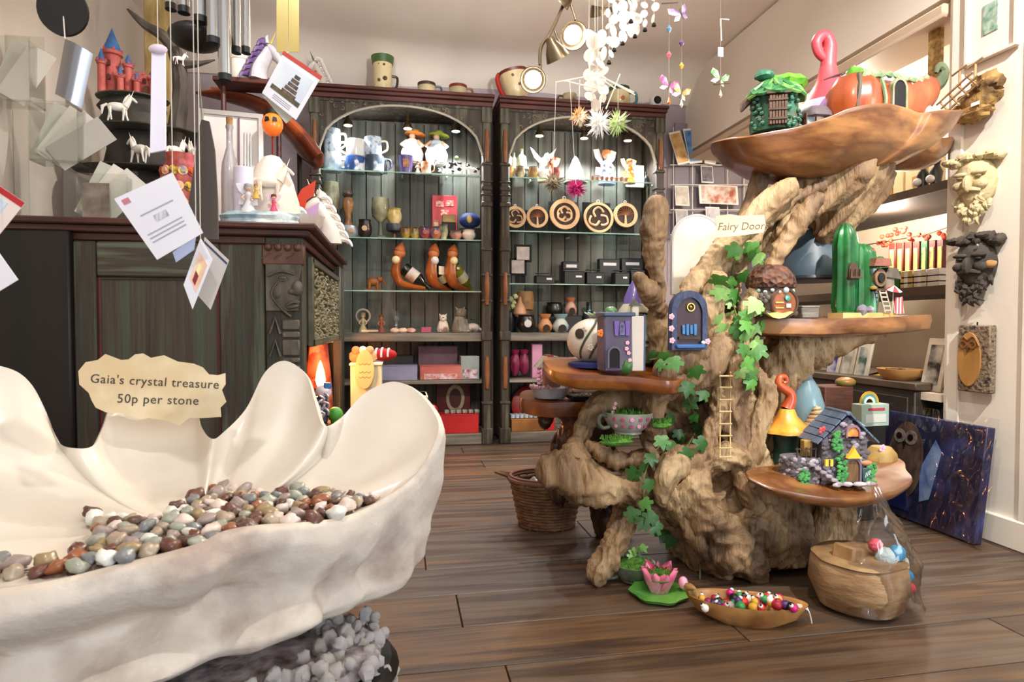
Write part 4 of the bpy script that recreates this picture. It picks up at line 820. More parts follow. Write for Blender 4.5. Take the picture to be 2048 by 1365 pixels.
# ivy
lo = [(0, 0), (.18, -.06), (.42, .0), (.5, .22), (.36, .32), (.62, .5), (.5, .72), (.24, .62), (.12, .86), (0, 1.05)]
lo = lo + [(-x, y) for x, y in lo[-2:0:-1]]
def leafmesh(seed):
    b = MB(); n = len(lo); vs = [(0, .42, .06)] + [(x, y, -.12 * x * x - .1 * abs(y - .4) ** 2 + .05 * math.sin(seed + 5 * x)) for x, y in lo]
    b.add(vs, [(0, 1 + i, 1 + (i + 1) % n) for i in range(n)]); return b.mesh('leaf', 80)
LM = [leafmesh(s) for s in range(3)]
ivy_g = [mt(a, .4, c2=b, vs=40, name='ivy_leaf') for a, b in (('#3f7a2c', '#6aa84a'), ('#2e5e24', '#4c8a38'), ('#7db45a', '#a8cf80'), ('#2a4f22', '#3a6b2e'))]
stem_g = mt('#6a6a3c', .6)
def ivy(label, stem_px, leaves, seed=0, size=.045, dark=0):
    p0 = on_trunk(*stem_px[0]); t = thing('ivy_vine', label, 'ivy', p0, group='artificial ivy on the driftwood'); r = random.Random(seed)
    if len(stem_px) > 1: MB().tube([q - p0 for q in spline([tuple(on_trunk(*s)) for s in stem_px], 5)], .0022, 5).obj('stem', stem_g, t)
    for i, (px, py) in enumerate(leaves):
        p = on_trunk(px, py, .02 + r.random() * .025) - p0; s = size * r.uniform(.75, 1.15)
        inst(LM[i % 3], 'leaf', ivy_g[(r.randrange(3) if not dark else (1, 3, 3)[r.randrange(3)])], t, p, Euler((R(90) + r.uniform(-.7, .5), r.uniform(2.2, 4.1), r.uniform(-.6, .4))), s)
ivy('bright ivy vine cascading down the middle of the trunk', [(1500, 470), (1470, 520), (1462, 580), (1475, 640), (1490, 700), (1495, 760)], [(1505, 485), (1478, 492), (1520, 505), (1440, 552), (1468, 580), (1485, 545), (1455, 600), (1478, 610), (1440, 630), (1466, 650), (1500, 625), (1522, 612), (1530, 640), (1505, 660), (1450, 648), (1490, 690), (1508, 680), (1518, 690), (1497, 745), (1480, 740), (1515, 600), (1490, 640), (1460, 625), (1448, 575), (1475, 632), (1512, 648), (1484, 668), (1502, 712), (1488, 722), (1510, 500), (1470, 560), (1508, 760)], 1, .046)
ivy('ivy sprays hanging around the left of the trunk below the blue fairy door', [(1390, 735), (1375, 790), (1395, 850), (1370, 900)], [(1390, 735), (1378, 765), (1412, 782), (1372, 800), (1402, 852), (1385, 830), (1322, 872), (1342, 888), (1356, 860), (1380, 900), (1410, 880), (1345, 830), (1365, 870)], 2, .042, 1)
ivy('dark ivy trail spilling past the mossy root pocket', [(1330, 880), (1300, 920), (1285, 980), (1300, 1040)], [(1300, 908), (1288, 925), (1275, 940), (1270, 1018), (1292, 1040), (1310, 1028), (1285, 1000), (1318, 1045), (1300, 960), (1330, 1060), (1345, 1075)], 3, .04, 1)
ivy('ivy leaves tucked behind the fairy door on the left shelf', [(1330, 715), (1300, 720)], [(1300, 705), (1330, 705), (1315, 725), (1298, 745), (1345, 715), (1285, 715)], 4, .04, 1)
ivy('ivy leaves lying at the foot of the root near the lotus planter', [(1400, 1130), (1400, 1190)], [(1398, 1165), (1412, 1180), (1388, 1190), (1408, 1150), (1420, 1165), (1395, 1180)], 5, .04)
# moss in the root pocket and rope ladder
mossm = mt('#33601a', .9, c2='#5a8f30', vs=40, bump=.8, bs=80, name='moss')
def moss(label, px, py, rx, ry, seed, off=.0, z=None):
    p = on_trunk(px, py, off); t = MB(); r = random.Random(seed); t.ball((0, 0, 0), (rx, ry, .012), 16, 8, nz=.25, ns=3, seed=seed)
    for i in range(90): a = r.random() * 6.28; k = r.random() ** .5; q = Vector((rx * k * math.cos(a), ry * k * math.sin(a), .008)); t.tube([q, q + Vector((r.uniform(-.006, .006), r.uniform(-.006, .006), .012))], [.0025, .0005], 4)
    tag(t.obj('moss_patch', mossm, None, p), label, 'moss', 'moss on the driftwood')
moss('bright moss patch below the flowered teacup planter', 1232, 884, .05, .02, 3, .004); moss('moss in the hollow behind the teacup planter', 1322, 850, .03, .02, 4, .004)
lp = [on_trunk(1440, y, .03) for y in (745, 800, 860, 915)]; rp_ = [p + Vector((.03, -.004, 0)) for p in lp]; Q1 = spline([tuple(p) for p in lp], 5); Q2 = spline([tuple(p) for p in rp_], 5)
t = thing('rope_ladder', 'tiny string ladder hanging down the front of the trunk', 'ladder', lp[-1]); tw = mt('#c2a878', .8)
for Q in (Q1, Q2): MB().tube([q - lp[-1] for q in Q], .0018, 5).obj('rope', tw, t)
for i in range(1, len(Q1), 2): MB().tube([Q1[i] - lp[-1] + Vector((-.004, -.002, 0)), Q2[i] - lp[-1] + Vector((.004, -.002, 0))], .0025, 5).obj('rung', tw, t)
# ================================================================ fairy houses and other things on the driftwood
brown = mt('#5a3a24', .6, c2='#3f2817', vs=14, bump=.5); dkbrown = mt('#33231a', .65, c2='#4d3626', vs=14, bump=.5); blackm = mt('#08070a', .8)
leafgrn = mt('#3f8a2a', .5, c2='#7dbb3a', vs=20, bump=.4); teal = mt('#3a7a62', .5, c2='#24513f', vs=30, bump=.5)
stone_g = mt('#8d8790', .7, c2='#b9b3b8', vs=18, c3='#6a6570', bump=.8, bs=30, name='painted_stone'); creamst = mt('#cfc7b8', .6, c2='#a89f90', vs=12, bump=.5)
def flower5(m, S, name='flower'):
    b = MB(S)
    for i in range(5): a = i * 1.2566; b.ball((.55 * math.cos(a), 0, .55 * math.sin(a)), (.42, .12, .42), 8, 5)
    b.ball((0, -.1, 0), .22, 8, 5); return b
pinkf = mt('#e88aa8', .5, c2='#f6d0da', vs=80)
FL = flower5(None, 1).mesh('flower')
def topz(px, Y): return 0
# ---- leaf-roofed hut (top shelf, left)
p = at(1548, 262, 1.75); p.z = TZ + .004; k = mpp(p)
t = thing('leaf_roof_hut', 'small fairy hut with green leaf roof and brown plank door on the top shelf', 'fairy house', p, -.38); t.scale = (1.1,) * 3
H_ = 118 * k
MB().lathe([(.062, 0), (.066, .02), (.06, .07), (.064, .1), (.05, .115)], 20, wob=lambda a, z: 1 + .08 * mnoise.noise(Vector((4 * math.cos(a), 4 * math.sin(a), z * 40)))).obj('hut_wall', mt('#3a4a38', .7, c2='#5c4432', vs=16, c3='#2f6a52', bump=.8, bs=40), t)
for i in range(6): MB().box((-.018 + i * .0075 - .004, -.066, .045), (.0068, .012, .078), bev=.001).obj('door_plank', brown, t)
for z in (.02, .045, .07): MB().box((-.004, -.073, z), (.05, .004, .006), bev=.001).obj('door_strap', dkbrown, t)
MB().box((-.003, -.066, .09), (.062, .02, .008)).obj('lintel', dkbrown, t)
for i in range(7):
    a = -math.pi / 2 + (i - 3) * .55; MB().prism([(0, 0), (.03, -.012), (.044, -.05), (.03, -.075), (0, -.086), (-.03, -.075), (-.044, -.05), (-.03, -.012)], .006, RZ(a + math.pi / 2) @ TR(0, -.018, .145) @ RX(R(-48))).obj('roof_leaf', mt(['#6aa34a', '#8fc060', '#3f8a5a'][i % 3], .35, c2='#2f7048', vs=16, coat=.3), t)
MB().lathe([(.05, .125), (.062, .138), (.045, .155), (0, .17)], 16, (.03, .02, 0), wob=lambda a, z: 1 + .1 * math.sin(7 * a)).obj('roof_thatch', leafgrn, t)
MB().ball((-.03, -.02, .155), (.026, .026, .014), 12, 8, nz=.4, ns=4).obj('roof_rosette', teal, t)
iv = MB(); r = random.Random(2)
for i in range(46): a = r.choice((r.uniform(-1.25, -.4), r.uniform(-2.9, -2.2))); iv.ball((.066 * math.cos(a), .066 * math.sin(a), r.uniform(.0, .1)), (.007, .007, .006), 6, 4)
iv.obj('ivy_cover', teal, t)['kind'] = 'stuff'
MB().tube([(-.06, -.02, .1), (-.085, -.02, .075), (-.09, -.02, .06)], [.012, .01, .003], 6).obj('gutter_twig', dkbrown, t)
# ---- red hat house behind
p = at(1655, 232, 1.93); p.z = TZ + .008; k = mpp(p); t = thing('hat_roof_house', 'fairy house with tall red and purple witch-hat roof tied in a loop', 'fairy house', p); t.scale = (1.25, 1.25, 1.24)
MB().lathe([(.05, 0), (.052, .02), (.048, .085)], 20).obj('house_wall', mt('#8f8aa0', .6, c2='#b8b0b8', vs=10), t)
roof = mt('#c64a58', .45, c2='#b6a0d8', vs=1, name='hat_red'); red = mt('#c84a54', .4, c2='#b03a48', vs=6)
MB().lathe([(.11, .07), (.112, .078), (.09, .11), (.07, .135)], 26).obj('hat_brim', mt('#a58fd0', .45, c2='#c0a8d8', vs=6), t)
MB().lathe([(.0705, .134), (.05, .165), (.034, .19), (.026, .215), (.022, .235)], 24).obj('hat_crown', red, t)
lp = [(0, 0, .23), (.002, 0, .27), (.004, 0, .295), (-.008, 0, .318), (-.026, 0, .315), (-.036, 0, .298), (-.03, 0, .275), (-.018, 0, .262), (-.005, 0, .256)]
MB().tube(spline(lp, 4), [lerp(.021, .01, i / 32) for i in range(33)], 10).obj('hat_loop', red, t)
MB().tube([(.031 * math.cos(a) , .031 * math.sin(a), .2 + .012 * math.cos(a)) for a in np.linspace(0, 6.2, 20)] + [(.045, -.01, .22)], .0035, 6).obj('hat_cord', mt('#3a1f26', .6), t)
# ---- white cottage beside
p = at(1628, 236, 1.80); p.z = TZ + .006; t = thing('toadstool_stem_house', 'white stemmed toadstool house with grey roof beside the pumpkin shoe', 'fairy house', p)
MB().lathe([(.03, 0), (.034, .02), (.028, .055), (.03, .075)], 16).obj('stem', mt('#e6e2da', .4), t); MB().lathe([(.052, .068), (.05, .08), (.036, .1), (.0, .112)], 18, wob=lambda a, z: 1 + .08 * math.sin(5 * a)).obj('roof', mt('#5c5258', .6, c2='#3e383e', vs=12, bump=.6), t)
MB().box((-.028, -.02, .05), (.03, .006, .05)).obj('window', mt('#8aa3b0', .3), t); MB().ringprism([(-.018, 0), (.018, 0), (.018, .056), (-.018, .056)], [(-.014, .004), (.014, .004), (.014, .052), (-.014, .052)], .01, TR(-.028, -.022, .022)).obj('window_frame', brown, t)
# ---- pumpkin shoe house
p = at(1738, 225, 1.78); p.z = TZ + .03; k = mpp(p); t = thing('pumpkin_shoe_house', 'orange pumpkin house shaped like a pointed shoe with arched doorway', 'fairy house', p + Vector((-.005, -.01, 0)), .0); t.scale = (1.2, 1.2, 1.6)
orange = mt('#a04a24', .3, c2='#c06a38', vs=6, c3='#84381a', coat=.35, name='orange_glaze')
b = MB(); b.lathe([(.03, 0), (.06, .012), (.072, .045), (.066, .08), (.045, .105), (.02, .112), (0, .11)], 36, (-.045, 0, 0), wob=lambda a, z: 1 + .07 * abs(math.cos(4 * a)))
Q = spline([(-.02, 0, .05), (.05, 0, .048), (.11, 0, .065), (.16, 0, .085), (.2, 0, .105)], 5)
n = len(Q); b.tube(Q, [interp([0, .3, .6, .85, 1], [.06, .056, .046, .03, .014], i / (n - 1)) for i in range(n)], 20, flat=1.0); b.obj('pumpkin_body', orange, t)
fz_ = MB().tube([(.03 * math.cos(a) * .8, 0, .0 + .03 * math.sin(a)) for a in np.linspace(-.3, 3.44, 12)], .004, 6)
MB().prism(arch(.034, .064, 10), .012).obj('doorway', blackm, t, (.032, -.058, .024))
dr = [(x, z) for x, z in arch(.044, .07, 10)]; di = [(x, z) for x, z in arch(.034, .064, 10)]; MB().ringprism(dr, di, .014).obj('door_surround', mt('#9a9488', .6, c2='#6b7a4c', vs=30, bump=.8), t, (.032, -.0595, .024))
for s in (-1, 1): MB().box((.032 + s * .014, -.064, .012), (.006, .01, .026)).obj('door_post', creamst, t)
MB().box((.032, -.063, .0195), (.034, .016, .005)).obj('step', creamst, t)
vm = mt('#5c7a52', .6, c2='#8a9a78', vs=30, bump=.6)
MB().tube(spline([(-.02, -.07, .01), (-.014, -.071, .05), (-.018, -.06, .09)], 6), .005, 6).obj('vine', vm, t); MB().tube(spline([(-.085, -.055, .03), (-.08, -.06, .07), (-.07, -.045, .1)], 6), .006, 6).obj('vine', mt('#4a463a', .6), t)
MB().tube(spline([(-.04, -.05, .095), (.0, -.055, .1), (.05, -.045, .1), (.1, -.035, .1), (.15, -.022, .11)], 6), [.005 + .003 * math.sin(i * 1.9) for i in range(25)], 6).obj('vine', vm, t)
for x, y, z, s in ((.09, -.04, .066, .016), (.1, -.042, .05, .013), (.118, -.038, .062, .012), (-.05, -.05, .098, .015), (.135, -.03, .085, .01)): MB().ball((x, y, z), (s, s * .4, s * .8), 8, 6, nz=.3, ns=4).obj('vine_leaf', vm, t)
w_ = MB(); w_.ringprism(circ(.018, 16), circ(.014, 16), .006); w_.box((0, 0, 0), (.028, .004, .003)); w_.box((0, 0, 0), (.003, .004, .028)); w_.obj('round_window', mt('#b9b3a4', .5), t, (.108, -.036, .092), Euler((R(-25), 0, 0)))
MB().prism(circ(.0145, 16), .003).obj('window_glass', mt('#14201c', .2), t, (.108, -.033, .092), Euler((R(-25), 0, 0)))
MB().tube(spline([(.195, 0, .1), (.215, -.004, .115), (.222, -.004, .135), (.205, -.004, .142), (.196, -.004, .128)], 4), [.014, .014, .014, .014, .013, .013, .012, .012, .011, .01, .01, .009, .008, .007, .006, .005, .004], 8).obj('stalk_curl', mt('#5f6a4a', .6, c2='#3e4a32', vs=20, bump=.7), t)
MB().ball((-.045, 0, .115), (.022, .022, .014), 10, 7, nz=.5, ns=5).obj('leaf_tuft', leafgrn, t); MB().tube([(-.045, 0, .11), (-.05, 0, .13)], .005, 6).obj('stem_stub', vm, t)
for x in (-.05,): inst(FL, 'flower', mt('#e8c8b8', .5), t, (x, -.078, .015), (0, 0, 0), .012)
p = at(1790, 228, 1.72); 
p = at(1852, 222, 1.74); p.z = TZ + .075; t = thing('glass_globe_lamp', 'small clear glass globe on the right tip of the top shelf', 'globe', p); MB().ball((0, 0, .022), .022, 14, 10).obj('globe', mt('#cfd6d2', .08, coat=.6, alpha=.55), t); MB().lathe([(.016, 0), (.014, .006)], 12).obj('foot', mt('#a9a59a', .3, .6), t)
p = at(1603, 250, 1.72); p.z = TZ + .002; t = thing('grass_tuft', 'bright green grass tuft between the leaf hut and the pumpkin shoe', 'grass', p); b = MB(); r = random.Random(4)
for i in range(60): q = Vector((r.uniform(-.025, .025), r.uniform(-.015, .015), 0)); b.tube([q, q + Vector((r.uniform(-.012, .012), r.uniform(-.01, .01), r.uniform(.01, .022)))], [.0015, .0004], 4)
o = b.obj('blades', leafgrn, t); o['kind'] = 'stuff'
# ---- middle shelf: acorn house, grey hat, cactus
p = at(1541, 625, 1.70); p.z = MZ; k = mpp(p); t = thing('acorn_house', 'brown acorn fairy house with round orange door on the middle shelf', 'fairy house', p, .0)
MB().lathe([(.052, 0), (.06, .02), (.062, .06), (.056, .092)], 24).obj('house_wall', mt('#3f3a38', .5, c2='#6b5a50', vs=22, bump=.9, bs=40), t)
b = MB().lathe([(.068, .09), (.072, .1), (.066, .125), (.045, .15), (.015, .163), (0, .165)], 26); b.tube([(0, 0, .16), (.004, 0, .178)], [.006, .004], 6); b.obj('acorn_cap', mt('#6a4230', .6, c2='#4a2c1f', vs=26, kind='voronoi', bump=1.0, bs=60), t)
MB().lathe([(.036, -.006), (.036, .004), (0, .005)], 22, M=TR(.006, -.057, .044) @ RX(R(90))).obj('round_door', mt('#9a5426', .5, c2='#7a3d18', vs=8, st=(8, 1, 1), bump=.3), t)
MB().tube([(.006 + .04 * math.cos(a), -.06, .044 + .04 * math.sin(a)) for a in np.linspace(0, 6.283, 24, endpoint=False)], .005, 6, closed=True).obj('door_frame', brown, t)
MB().lathe([(.009, 0), (.008, .004), (0, .005)], 12, M=TR(.012, -.063, .058) @ RX(R(90))).obj('door_window', mt('#3a8a7a', .2, coat=.5), t)
MB().box((.016, -.0645, .036), (.014, .002, .011)).obj('price_tag', mt('#e8e4dc', .6), t)
for z in (.03, .045): MB().box((-.012, -.0635, z), (.026, .002, .004)).obj('door_hinge', mt('#c9a050', .4, .7), t)
for i, a in enumerate(np.linspace(-2.7, -.5, 8)): MB().ball((.061 * math.cos(a), .061 * math.sin(a), .081 - .005 * (i % 2)), .006 if i != 4 else .01, 8, 6).obj('glass_bead', mt('#bfe0d8', .15, coat=.5), t)
for a in (-2.6, -2.3, -.6): MB().ball((.062 * math.cos(a), .062 * math.sin(a), .012), (.014, .014, .012), 8, 6, nz=.3, ns=4).obj('rock', rock, t)
inst(FL, 'pine_rosette', mt('#6a625c', .6), t, (-.05, -.045, .06), (0, 0, -.8), .018)
p = at(1552, 632, 1.64); p.z = MZ; o = MB().prism([(-.042, .018), (-.02, .004), (.0, 0), (.02, .004), (.044, .02), (.02, .014), (0, .018), (-.02, .013)], .03, RX(R(8))).obj('paper_boat', mt('#e0b85a', .6, c2='#f0d890', vs=8), None, p); tag(o, 'folded yellow paper slip before the acorn house', 'paper')
p = at(1612, 628, 1.70); p.z = MZ; t = thing('stone_block_box', 'small grey weathered wooden box between acorn house and cactus', 'box', p); MB().box((0, 0, .017), (.058, .045, .034), bev=.003).obj('box_body', mt('#7d766c', .7, c2='#5c564e', vs=16, st=(1, 1, 5), bump=.5), t); MB().box((0, 0, .035), (.06, .047, .005), bev=.002).obj('box_lid', mt('#8c857a', .7, c2='#6a645a', vs=16, bump=.5), t)
p = at(1618, 560, 1.93); t = thing('grey_bell_hat', 'large slate grey bell-shaped lamp hood hanging under the top branch', 'hood', p); t.scale = (1.12,) * 3
MB().lathe([(.098, 0), (.1, .006), (.092, .04), (.07, .1), (.052, .14), (.03, .155), (.0, .158)], 32, cap=True).obj('hood_body', mt('#3c4c58', .45, c2='#50626e', vs=5), t); MB().lathe([(.1, -.006), (.103, .0), (.1, .008)], 32).obj('hood_rim', mt('#232b33', .4), t); MB().tube([(-.1, 0, .1), (-.085, 0, .1)], .005, 6).obj('knob', mt('#232b33', .4), t)
q0 = on_trunk(1640, 430, 0, 1.8); MB().tube([(0, 0, .155), (.0, 0, .2)], .006, 6).obj('hanger', mt('#232b33', .4), t)
# cactus
p = at(1712, 627, 1.74); p.z = MZ; k = mpp(p); t = thing('cactus_house', 'green glazed cactus house with ladder, balcony and striped deckchair', 'fairy house', p); t.scale = (.92, .95, 1.25)
cact = mt('#1f6a38', .2, c2='#2f8a4a', vs=8, c3='#165028', coat=.5, name='green_glaze'); rib = lambda n, d: (lambda a, z: 1 + d * math.cos(n * a))
MB().slab([(-.09, -.05), (.02, -.062), (.11, -.055), (.125, 0), (.1, .05), (-.06, .055), (-.1, .01)], .014, .014).obj('sand_base', mt('#d2b478', .8, c2='#b8975a', vs=14, bump=.6), t)
b = MB(); b.lathe([(.034, .01), (.04, .03), (.036, .1), (.038, .18), (.03, .215), (.014, .235), (0, .238)], 40, (-.045, 0, 0), wob=rib(9, .1)); b.obj('cactus_column', cact, t)
MB().lathe([(.05, .01), (.054, .05), (.05, .12), (.044, .165), (.025, .185), (0, .19)], 44, (.02, .01, 0), wob=rib(11, .09)).obj('cactus_column', cact, t)
MB().lathe([(.02, 0), (.024, .02), (.02, .05), (.008, .062), (0, .064)], 30, (.098, .01, .095), wob=rib(8, .1)).obj('cactus_arm', cact, t); MB().tube([(.05, .01, .1), (.1, .01, .105)], .018, 10).obj('cactus_arm', cact, t)
MB().prism(arch(.036, .042, 8), .02).obj('window_recess', mt('#4a3026', .7), t, (-.045, -.032, .095)); MB().box((-.045, -.046, .1), (.046, .02, .004)).obj('balcony_board', brown, t)
for x in (-.062, -.045, -.028): MB().box((x, -.05, .11), (.004, .004, .02)).obj('balcony_rail', brown, t)
MB().prism([(-.034, 0), (.034, 0), (.028, .018), (-.024, .02)], .04).obj('porch_roof', mt('#7a4a3a', .7, c2='#8d5a48', vs=30, bump=.7), t, (.045, -.045, .128))
MB().lathe([(.022, -.01), (.022, .008), (0, .009)], 18, M=TR(.05, -.042, .1) @ RX(R(90))).obj('porch_wall', mt('#6e5138', .7, c2='#8d6b4a', vs=20, bump=.5), t); MB().lathe([(.013, 0), (.012, .004), (0, .005)], 14, M=TR(.05, -.052, .1) @ RX(R(90))).obj('round_window', blackm, t)
MB().box((.044, -.045, .07), (.04, .03, .006)).obj('porch_floor', brown, t)
for s in (-1, 1): MB().tube([(.05 + s * .012, -.058, .068), (.066 + s * .012, -.066, .014)], .0025, 5).obj('ladder_rail', creamst, t)
for i in range(5): u = (i + .5) / 5; MB().tube([(.05 + .016 * u - .012, -.058 - .008 * u, .068 - .054 * u), (.05 + .016 * u + .012, -.058 - .008 * u, .068 - .054 * u)], .002, 5).obj('ladder_rung', creamst, t)
MB().box((.09, -.02, .085), (.04, .05, .036), bev=.004).obj('annex', mt('#5d574a', .7, c2='#7a7262', vs=20, bump=.6), t); MB().prism([(-.03, 0), (.035, -.006), (.02, .02), (-.015, .024)], .06).obj('annex_roof', mt('#6f6656', .7, c2='#544c40', vs=20, bump=.6), t, (.095, -.02, .103))
for i in range(8): a = i * .7854; MB().add([(0, 0, .012), (.026 * math.cos(a), .026 * math.sin(a), 0), (.026 * math.cos(a + .7854), .026 * math.sin(a + .7854), 0)], [(0, 1, 2)], TR(.094, -.055, .07) @ RX(.3)).obj('parasol_panel', mt('#c82a30' if i % 2 else '#e8e8ec', .5), t)
MB().tube([(.094, -.055, .08), (.09, -.055, .014)], .0018, 5).obj('parasol_pole', creamst, t)
for i in range(5): MB().box((.1 + i * .006, -.058, .032), (.0055, .003, .04), RX(0)).obj('deckchair_stripe', mt('#d0404a' if i % 2 == 0 else '#eee6e2', .6), t)
for x in (.096, .13): MB().tube([(x, -.06, .012), (x, -.05, .054)], .002, 5).obj('deckchair_leg', creamst, t)
for x, s in ((-.02, .018), (.008, .014)): MB().ball((x, -.052, .02), (s, s * .7, s * .75), 9, 6, nz=.3, ns=3).obj('stone', stone_g, t)
MB().lathe([(.0, 0), (.012, .002), (.013, .006), (.0, .01)], 12, (.022, -.048, .07)).obj('small_shelf', mt('#a8823a', .5), t)
# ---- left shelf: tower house, pumpkin teapot, tall bell house, doors
p = at(1205, 752, 1.66); p.z = LZ; k = mpp(p); t = thing('purple_tower_house', 'dark purple square tower house with arched black doorway on the left shelf', 'fairy house', at(1230, 752, 1.66), .05); t.location.z = LZ
pur = mt('#4a4258', .6, c2='#5f5670', vs=10, bump=.3); MB().box((0, 0, .077), (.086, .06, .154), bev=.004).obj('tower_body', pur, t); MB().box((.0, 0, .156), (.094, .068, .012), bev=.003).obj('tower_cornice', mt('#3c4a68', .5), t)
MB().prism(arch(.03, .054, 10), .006).obj('doorway', blackm, t, (-.016, -.0315, .012)); MB().ringprism(arch(.04, .06, 10), arch(.03, .054, 10), .01).obj('door_surround', mt('#5a5468', .6), t, (-.016, -.031, .01))
MB().prism(arch(.016, .034, 8), .008).obj('window', mt('#1a1420', .4, c2='#6a5ab0', vs=60), t, (.006, -.031, .1))
for s in (-1, 1): MB().prism([(-.005, 0), (.005, 0), (.007, .04), (-.007, .04)], .008).obj('shutter', mt('#6a4a9a', .5), t, (.006 + s * .016, -.031, .098))
for x, z in ((.022, .078), (.026, .05), (.03, .03), (.02, .062)): inst(FL, 'flower', pinkf, t, (x, -.034, z), (0, 0, 0), .0065)
MB().ball((.024, -.028, .012), (.018, .012, .022), 8, 6, nz=.4, ns=4).obj('ivy_tuft', ivy_g[3], t); inst(FL, 'flower_red', mt('#c83a3a', .5, c2='#e8a030', vs=60), t, (-.05, -.02, .105), (0, 0, 0), .012)
q = at(1271, 755, 1.645); q.z = LZ; t = thing('white_info_box', 'plain white upright card box beside the purple tower', 'box', q, .08); MB().box((0, 0, .076), (.036, .03, .152), bev=.002).obj('card_box', mt('#cfc6be', .6, c2='#bdb2aa', vs=4), t); MB().box((.0205, .004, .078), (.005, .034, .156)).obj('blue_back', mt('#34466a', .5), t)
q2 = at(1262, 648, 1.66); t = thing('mini_birdhouse', 'tiny pale birdhouse perched on top of the white card box', 'birdhouse', (q.x, q.y, LZ + .152)); MB().box((-.004, 0, .015), (.02, .018, .03), bev=.002).obj('house', creamst, t); MB().prism([(-.018, .028), (.012, .028), (-.004, .046)], .024).obj('roof', mt('#4c4a44', .6), t)
q = at(1188, 722, 1.80); q.z = LZ + .002; t = thing('stone_teapot_house', 'round cream stone house with painted vines on a blue base', 'fairy house', q)
MB().lathe([(.075, 0), (.078, .012), (.06, .016)], 24).obj('blue_base', mt('#2a3a7a', .4), t)
MB().ball((0, 0, .078), (.082, .075, .068), 24, 16).obj('house_body', mt('#d0c8ba', .45, c2='#a89f90', vs=9, bump=.4, bs=20, coat=.2), t)
vv = mt('#5a5a48', .6, c2='#3c4a34', vs=30)
for a0, dz in ((-2.4, .0), (-1.9, .02), (-1.2, -.01)): MB().tube(spline([(.082 * math.cos(a0 + u * .5) * math.cos(u - .4) , .075 * math.sin(a0 + u * .5) * math.cos(u - .4), .078 + .07 * math.sin(u - .4) + dz * 0) for u in np.linspace(-.4, 1.5, 6)], 4), .0035, 5).obj('vine', vv, t)
for a, z in ((-2.3, .11), (-2.0, .06), (-1.5, .05)): inst(FL, 'flower', mt('#d8a840', .5) if a > -1.8 else mt('#c8bcb0', .5), t, (.08 * math.cos(a) * math.cos((z - .078) / .075), .076 * math.sin(a) * math.cos((z - .078) / .075), z), (0, 0, a + math.pi / 2), .011)
MB().lathe([(.014, 0), (.015, .004), (0, .006)], 14, M=TR(-.058, -.05, .1) @ RZ(-.85) @ RX(R(90))).obj('porthole', mt('#3a322c', .4), t)
b = MB(); r = random.Random(6)
for i in range(12): a = i * .52; b.prism([(0, 0), (.01, .02), (0, .045), (-.01, .02)], .004, TR(.01, 0, .142) @ RZ(a) @ RX(R(62)))
b.obj('leaf_crown', mt('#7a9070', .5, c2='#c8d0c0', vs=20), t)
MB().ball((.045, -.02, .165), (.02, .02, .016), 12, 8).obj('green_dome', mt('#4f7a52', .3, coat=.4), t); MB().tube([(.05 + .03 * math.cos(a), -.02, .132 + .026 * math.sin(a)) for a in np.linspace(.1, 3.0, 10)], .007, 7).obj('arch_handle', mt('#7d5a48', .5, c2='#a8a098', vs=30), t)
q = at(1268, 690, 1.85); q.z = LZ + .002; t = thing('bell_tower_house', 'tall pale green bell-shaped house with thorny bands behind the tower', 'fairy house', q); t.scale = (1.05,) * 3
MB().lathe([(.05, 0), (.058, .03), (.062, .08), (.058, .13), (.045, .165), (.03, .185)], 26).obj('house_body', mt('#b8b8a4', .4, c2='#9a9c88', vs=7, coat=.2), t)
MB().lathe([(.05, .0), (.07, .01), (.064, .05), (.058, .058)], 20, wob=lambda a, z: 1 + .1 * mnoise.noise(Vector((4 * math.cos(a), 4 * math.sin(a), z * 40)))).obj('stone_foot', mt('#6a6048', .7, c2='#3f3a2c', vs=30, bump=.9), t)
for z, rr in ((.068, .063), (.15, .054)): MB().tube([(rr * math.cos(a), rr * math.sin(a), z + .004 * math.sin(3 * a)) for a in np.linspace(0, 6.283, 24, endpoint=False)], .003, 5, closed=True).obj('thorn_band', dkbrown, t)
for i in range(6): MB().lathe([(.034, .175), (.03, .2), (.018, .23), (.006, .25), (0, .252)], 22).obj('cap', mt('#7a62a8', .3, c2='#3a4a9a', vs=4, coat=.4), t) if i == 0 else None
# blue fairy door and white door, paper sign
q = on_trunk(1375, 690, .028); q = at(1375, 700, min(q.y, 1.66)); k = mpp(q)
t = thing('blue_fairy_door', 'dark blue arched fairy door with pink flowers on the front of the trunk', 'fairy door', q, .06); W_, H_ = 78 * k, 118 * k
bl = mt('#2c3450', .5, c2='#3f4a70', vs=12, st=(4, 4, 1), bump=.7, bs=30, name='blue_bark')
MB().ringprism([(x, z) for x, z in arch(W_, H_, 12)], [(x * .72, z * .86 + .004) for x, z in arch(W_, H_, 12)], .024).obj('door_frame', bl, t, smooth=30)
dl = MB().prism([(x * .74, z * .87 + .003) for x, z in arch(W_, H_, 12)], .012).obj('door_leaf', mt('#3d2230', .5, c2='#2a1720', vs=8, st=(6, 1, 1)), t)
MB().ringprism(circ(.0125, 14), circ(.0095, 14), .004).obj('knocker', mt('#caa050', .3, .8), dl, (.004, -.009, H_ * .72)); MB().ball((.004, -.009, H_ * .72), .005, 8, 6).obj('knocker_boss', mt('#caa050', .3, .8), dl)
for i in range(4): MB().box((-.018 + i * .012, -.009, H_ * .34), (.009, .006, .026 + .006 * (i % 2)), bev=.001).obj('blue_panel', mt('#2a5a90', .4, c2='#3a78b0', vs=40), dl)
MB().box((0, -.012, .01), (W_ * .8, .02, .012), bev=.003).obj('doorstep', mt('#2c5a9a', .45), t); MB().box((0, -.008, H_ * .2), (W_ * .6, .01, .008)).obj('door_strap', dkbrown, dl)
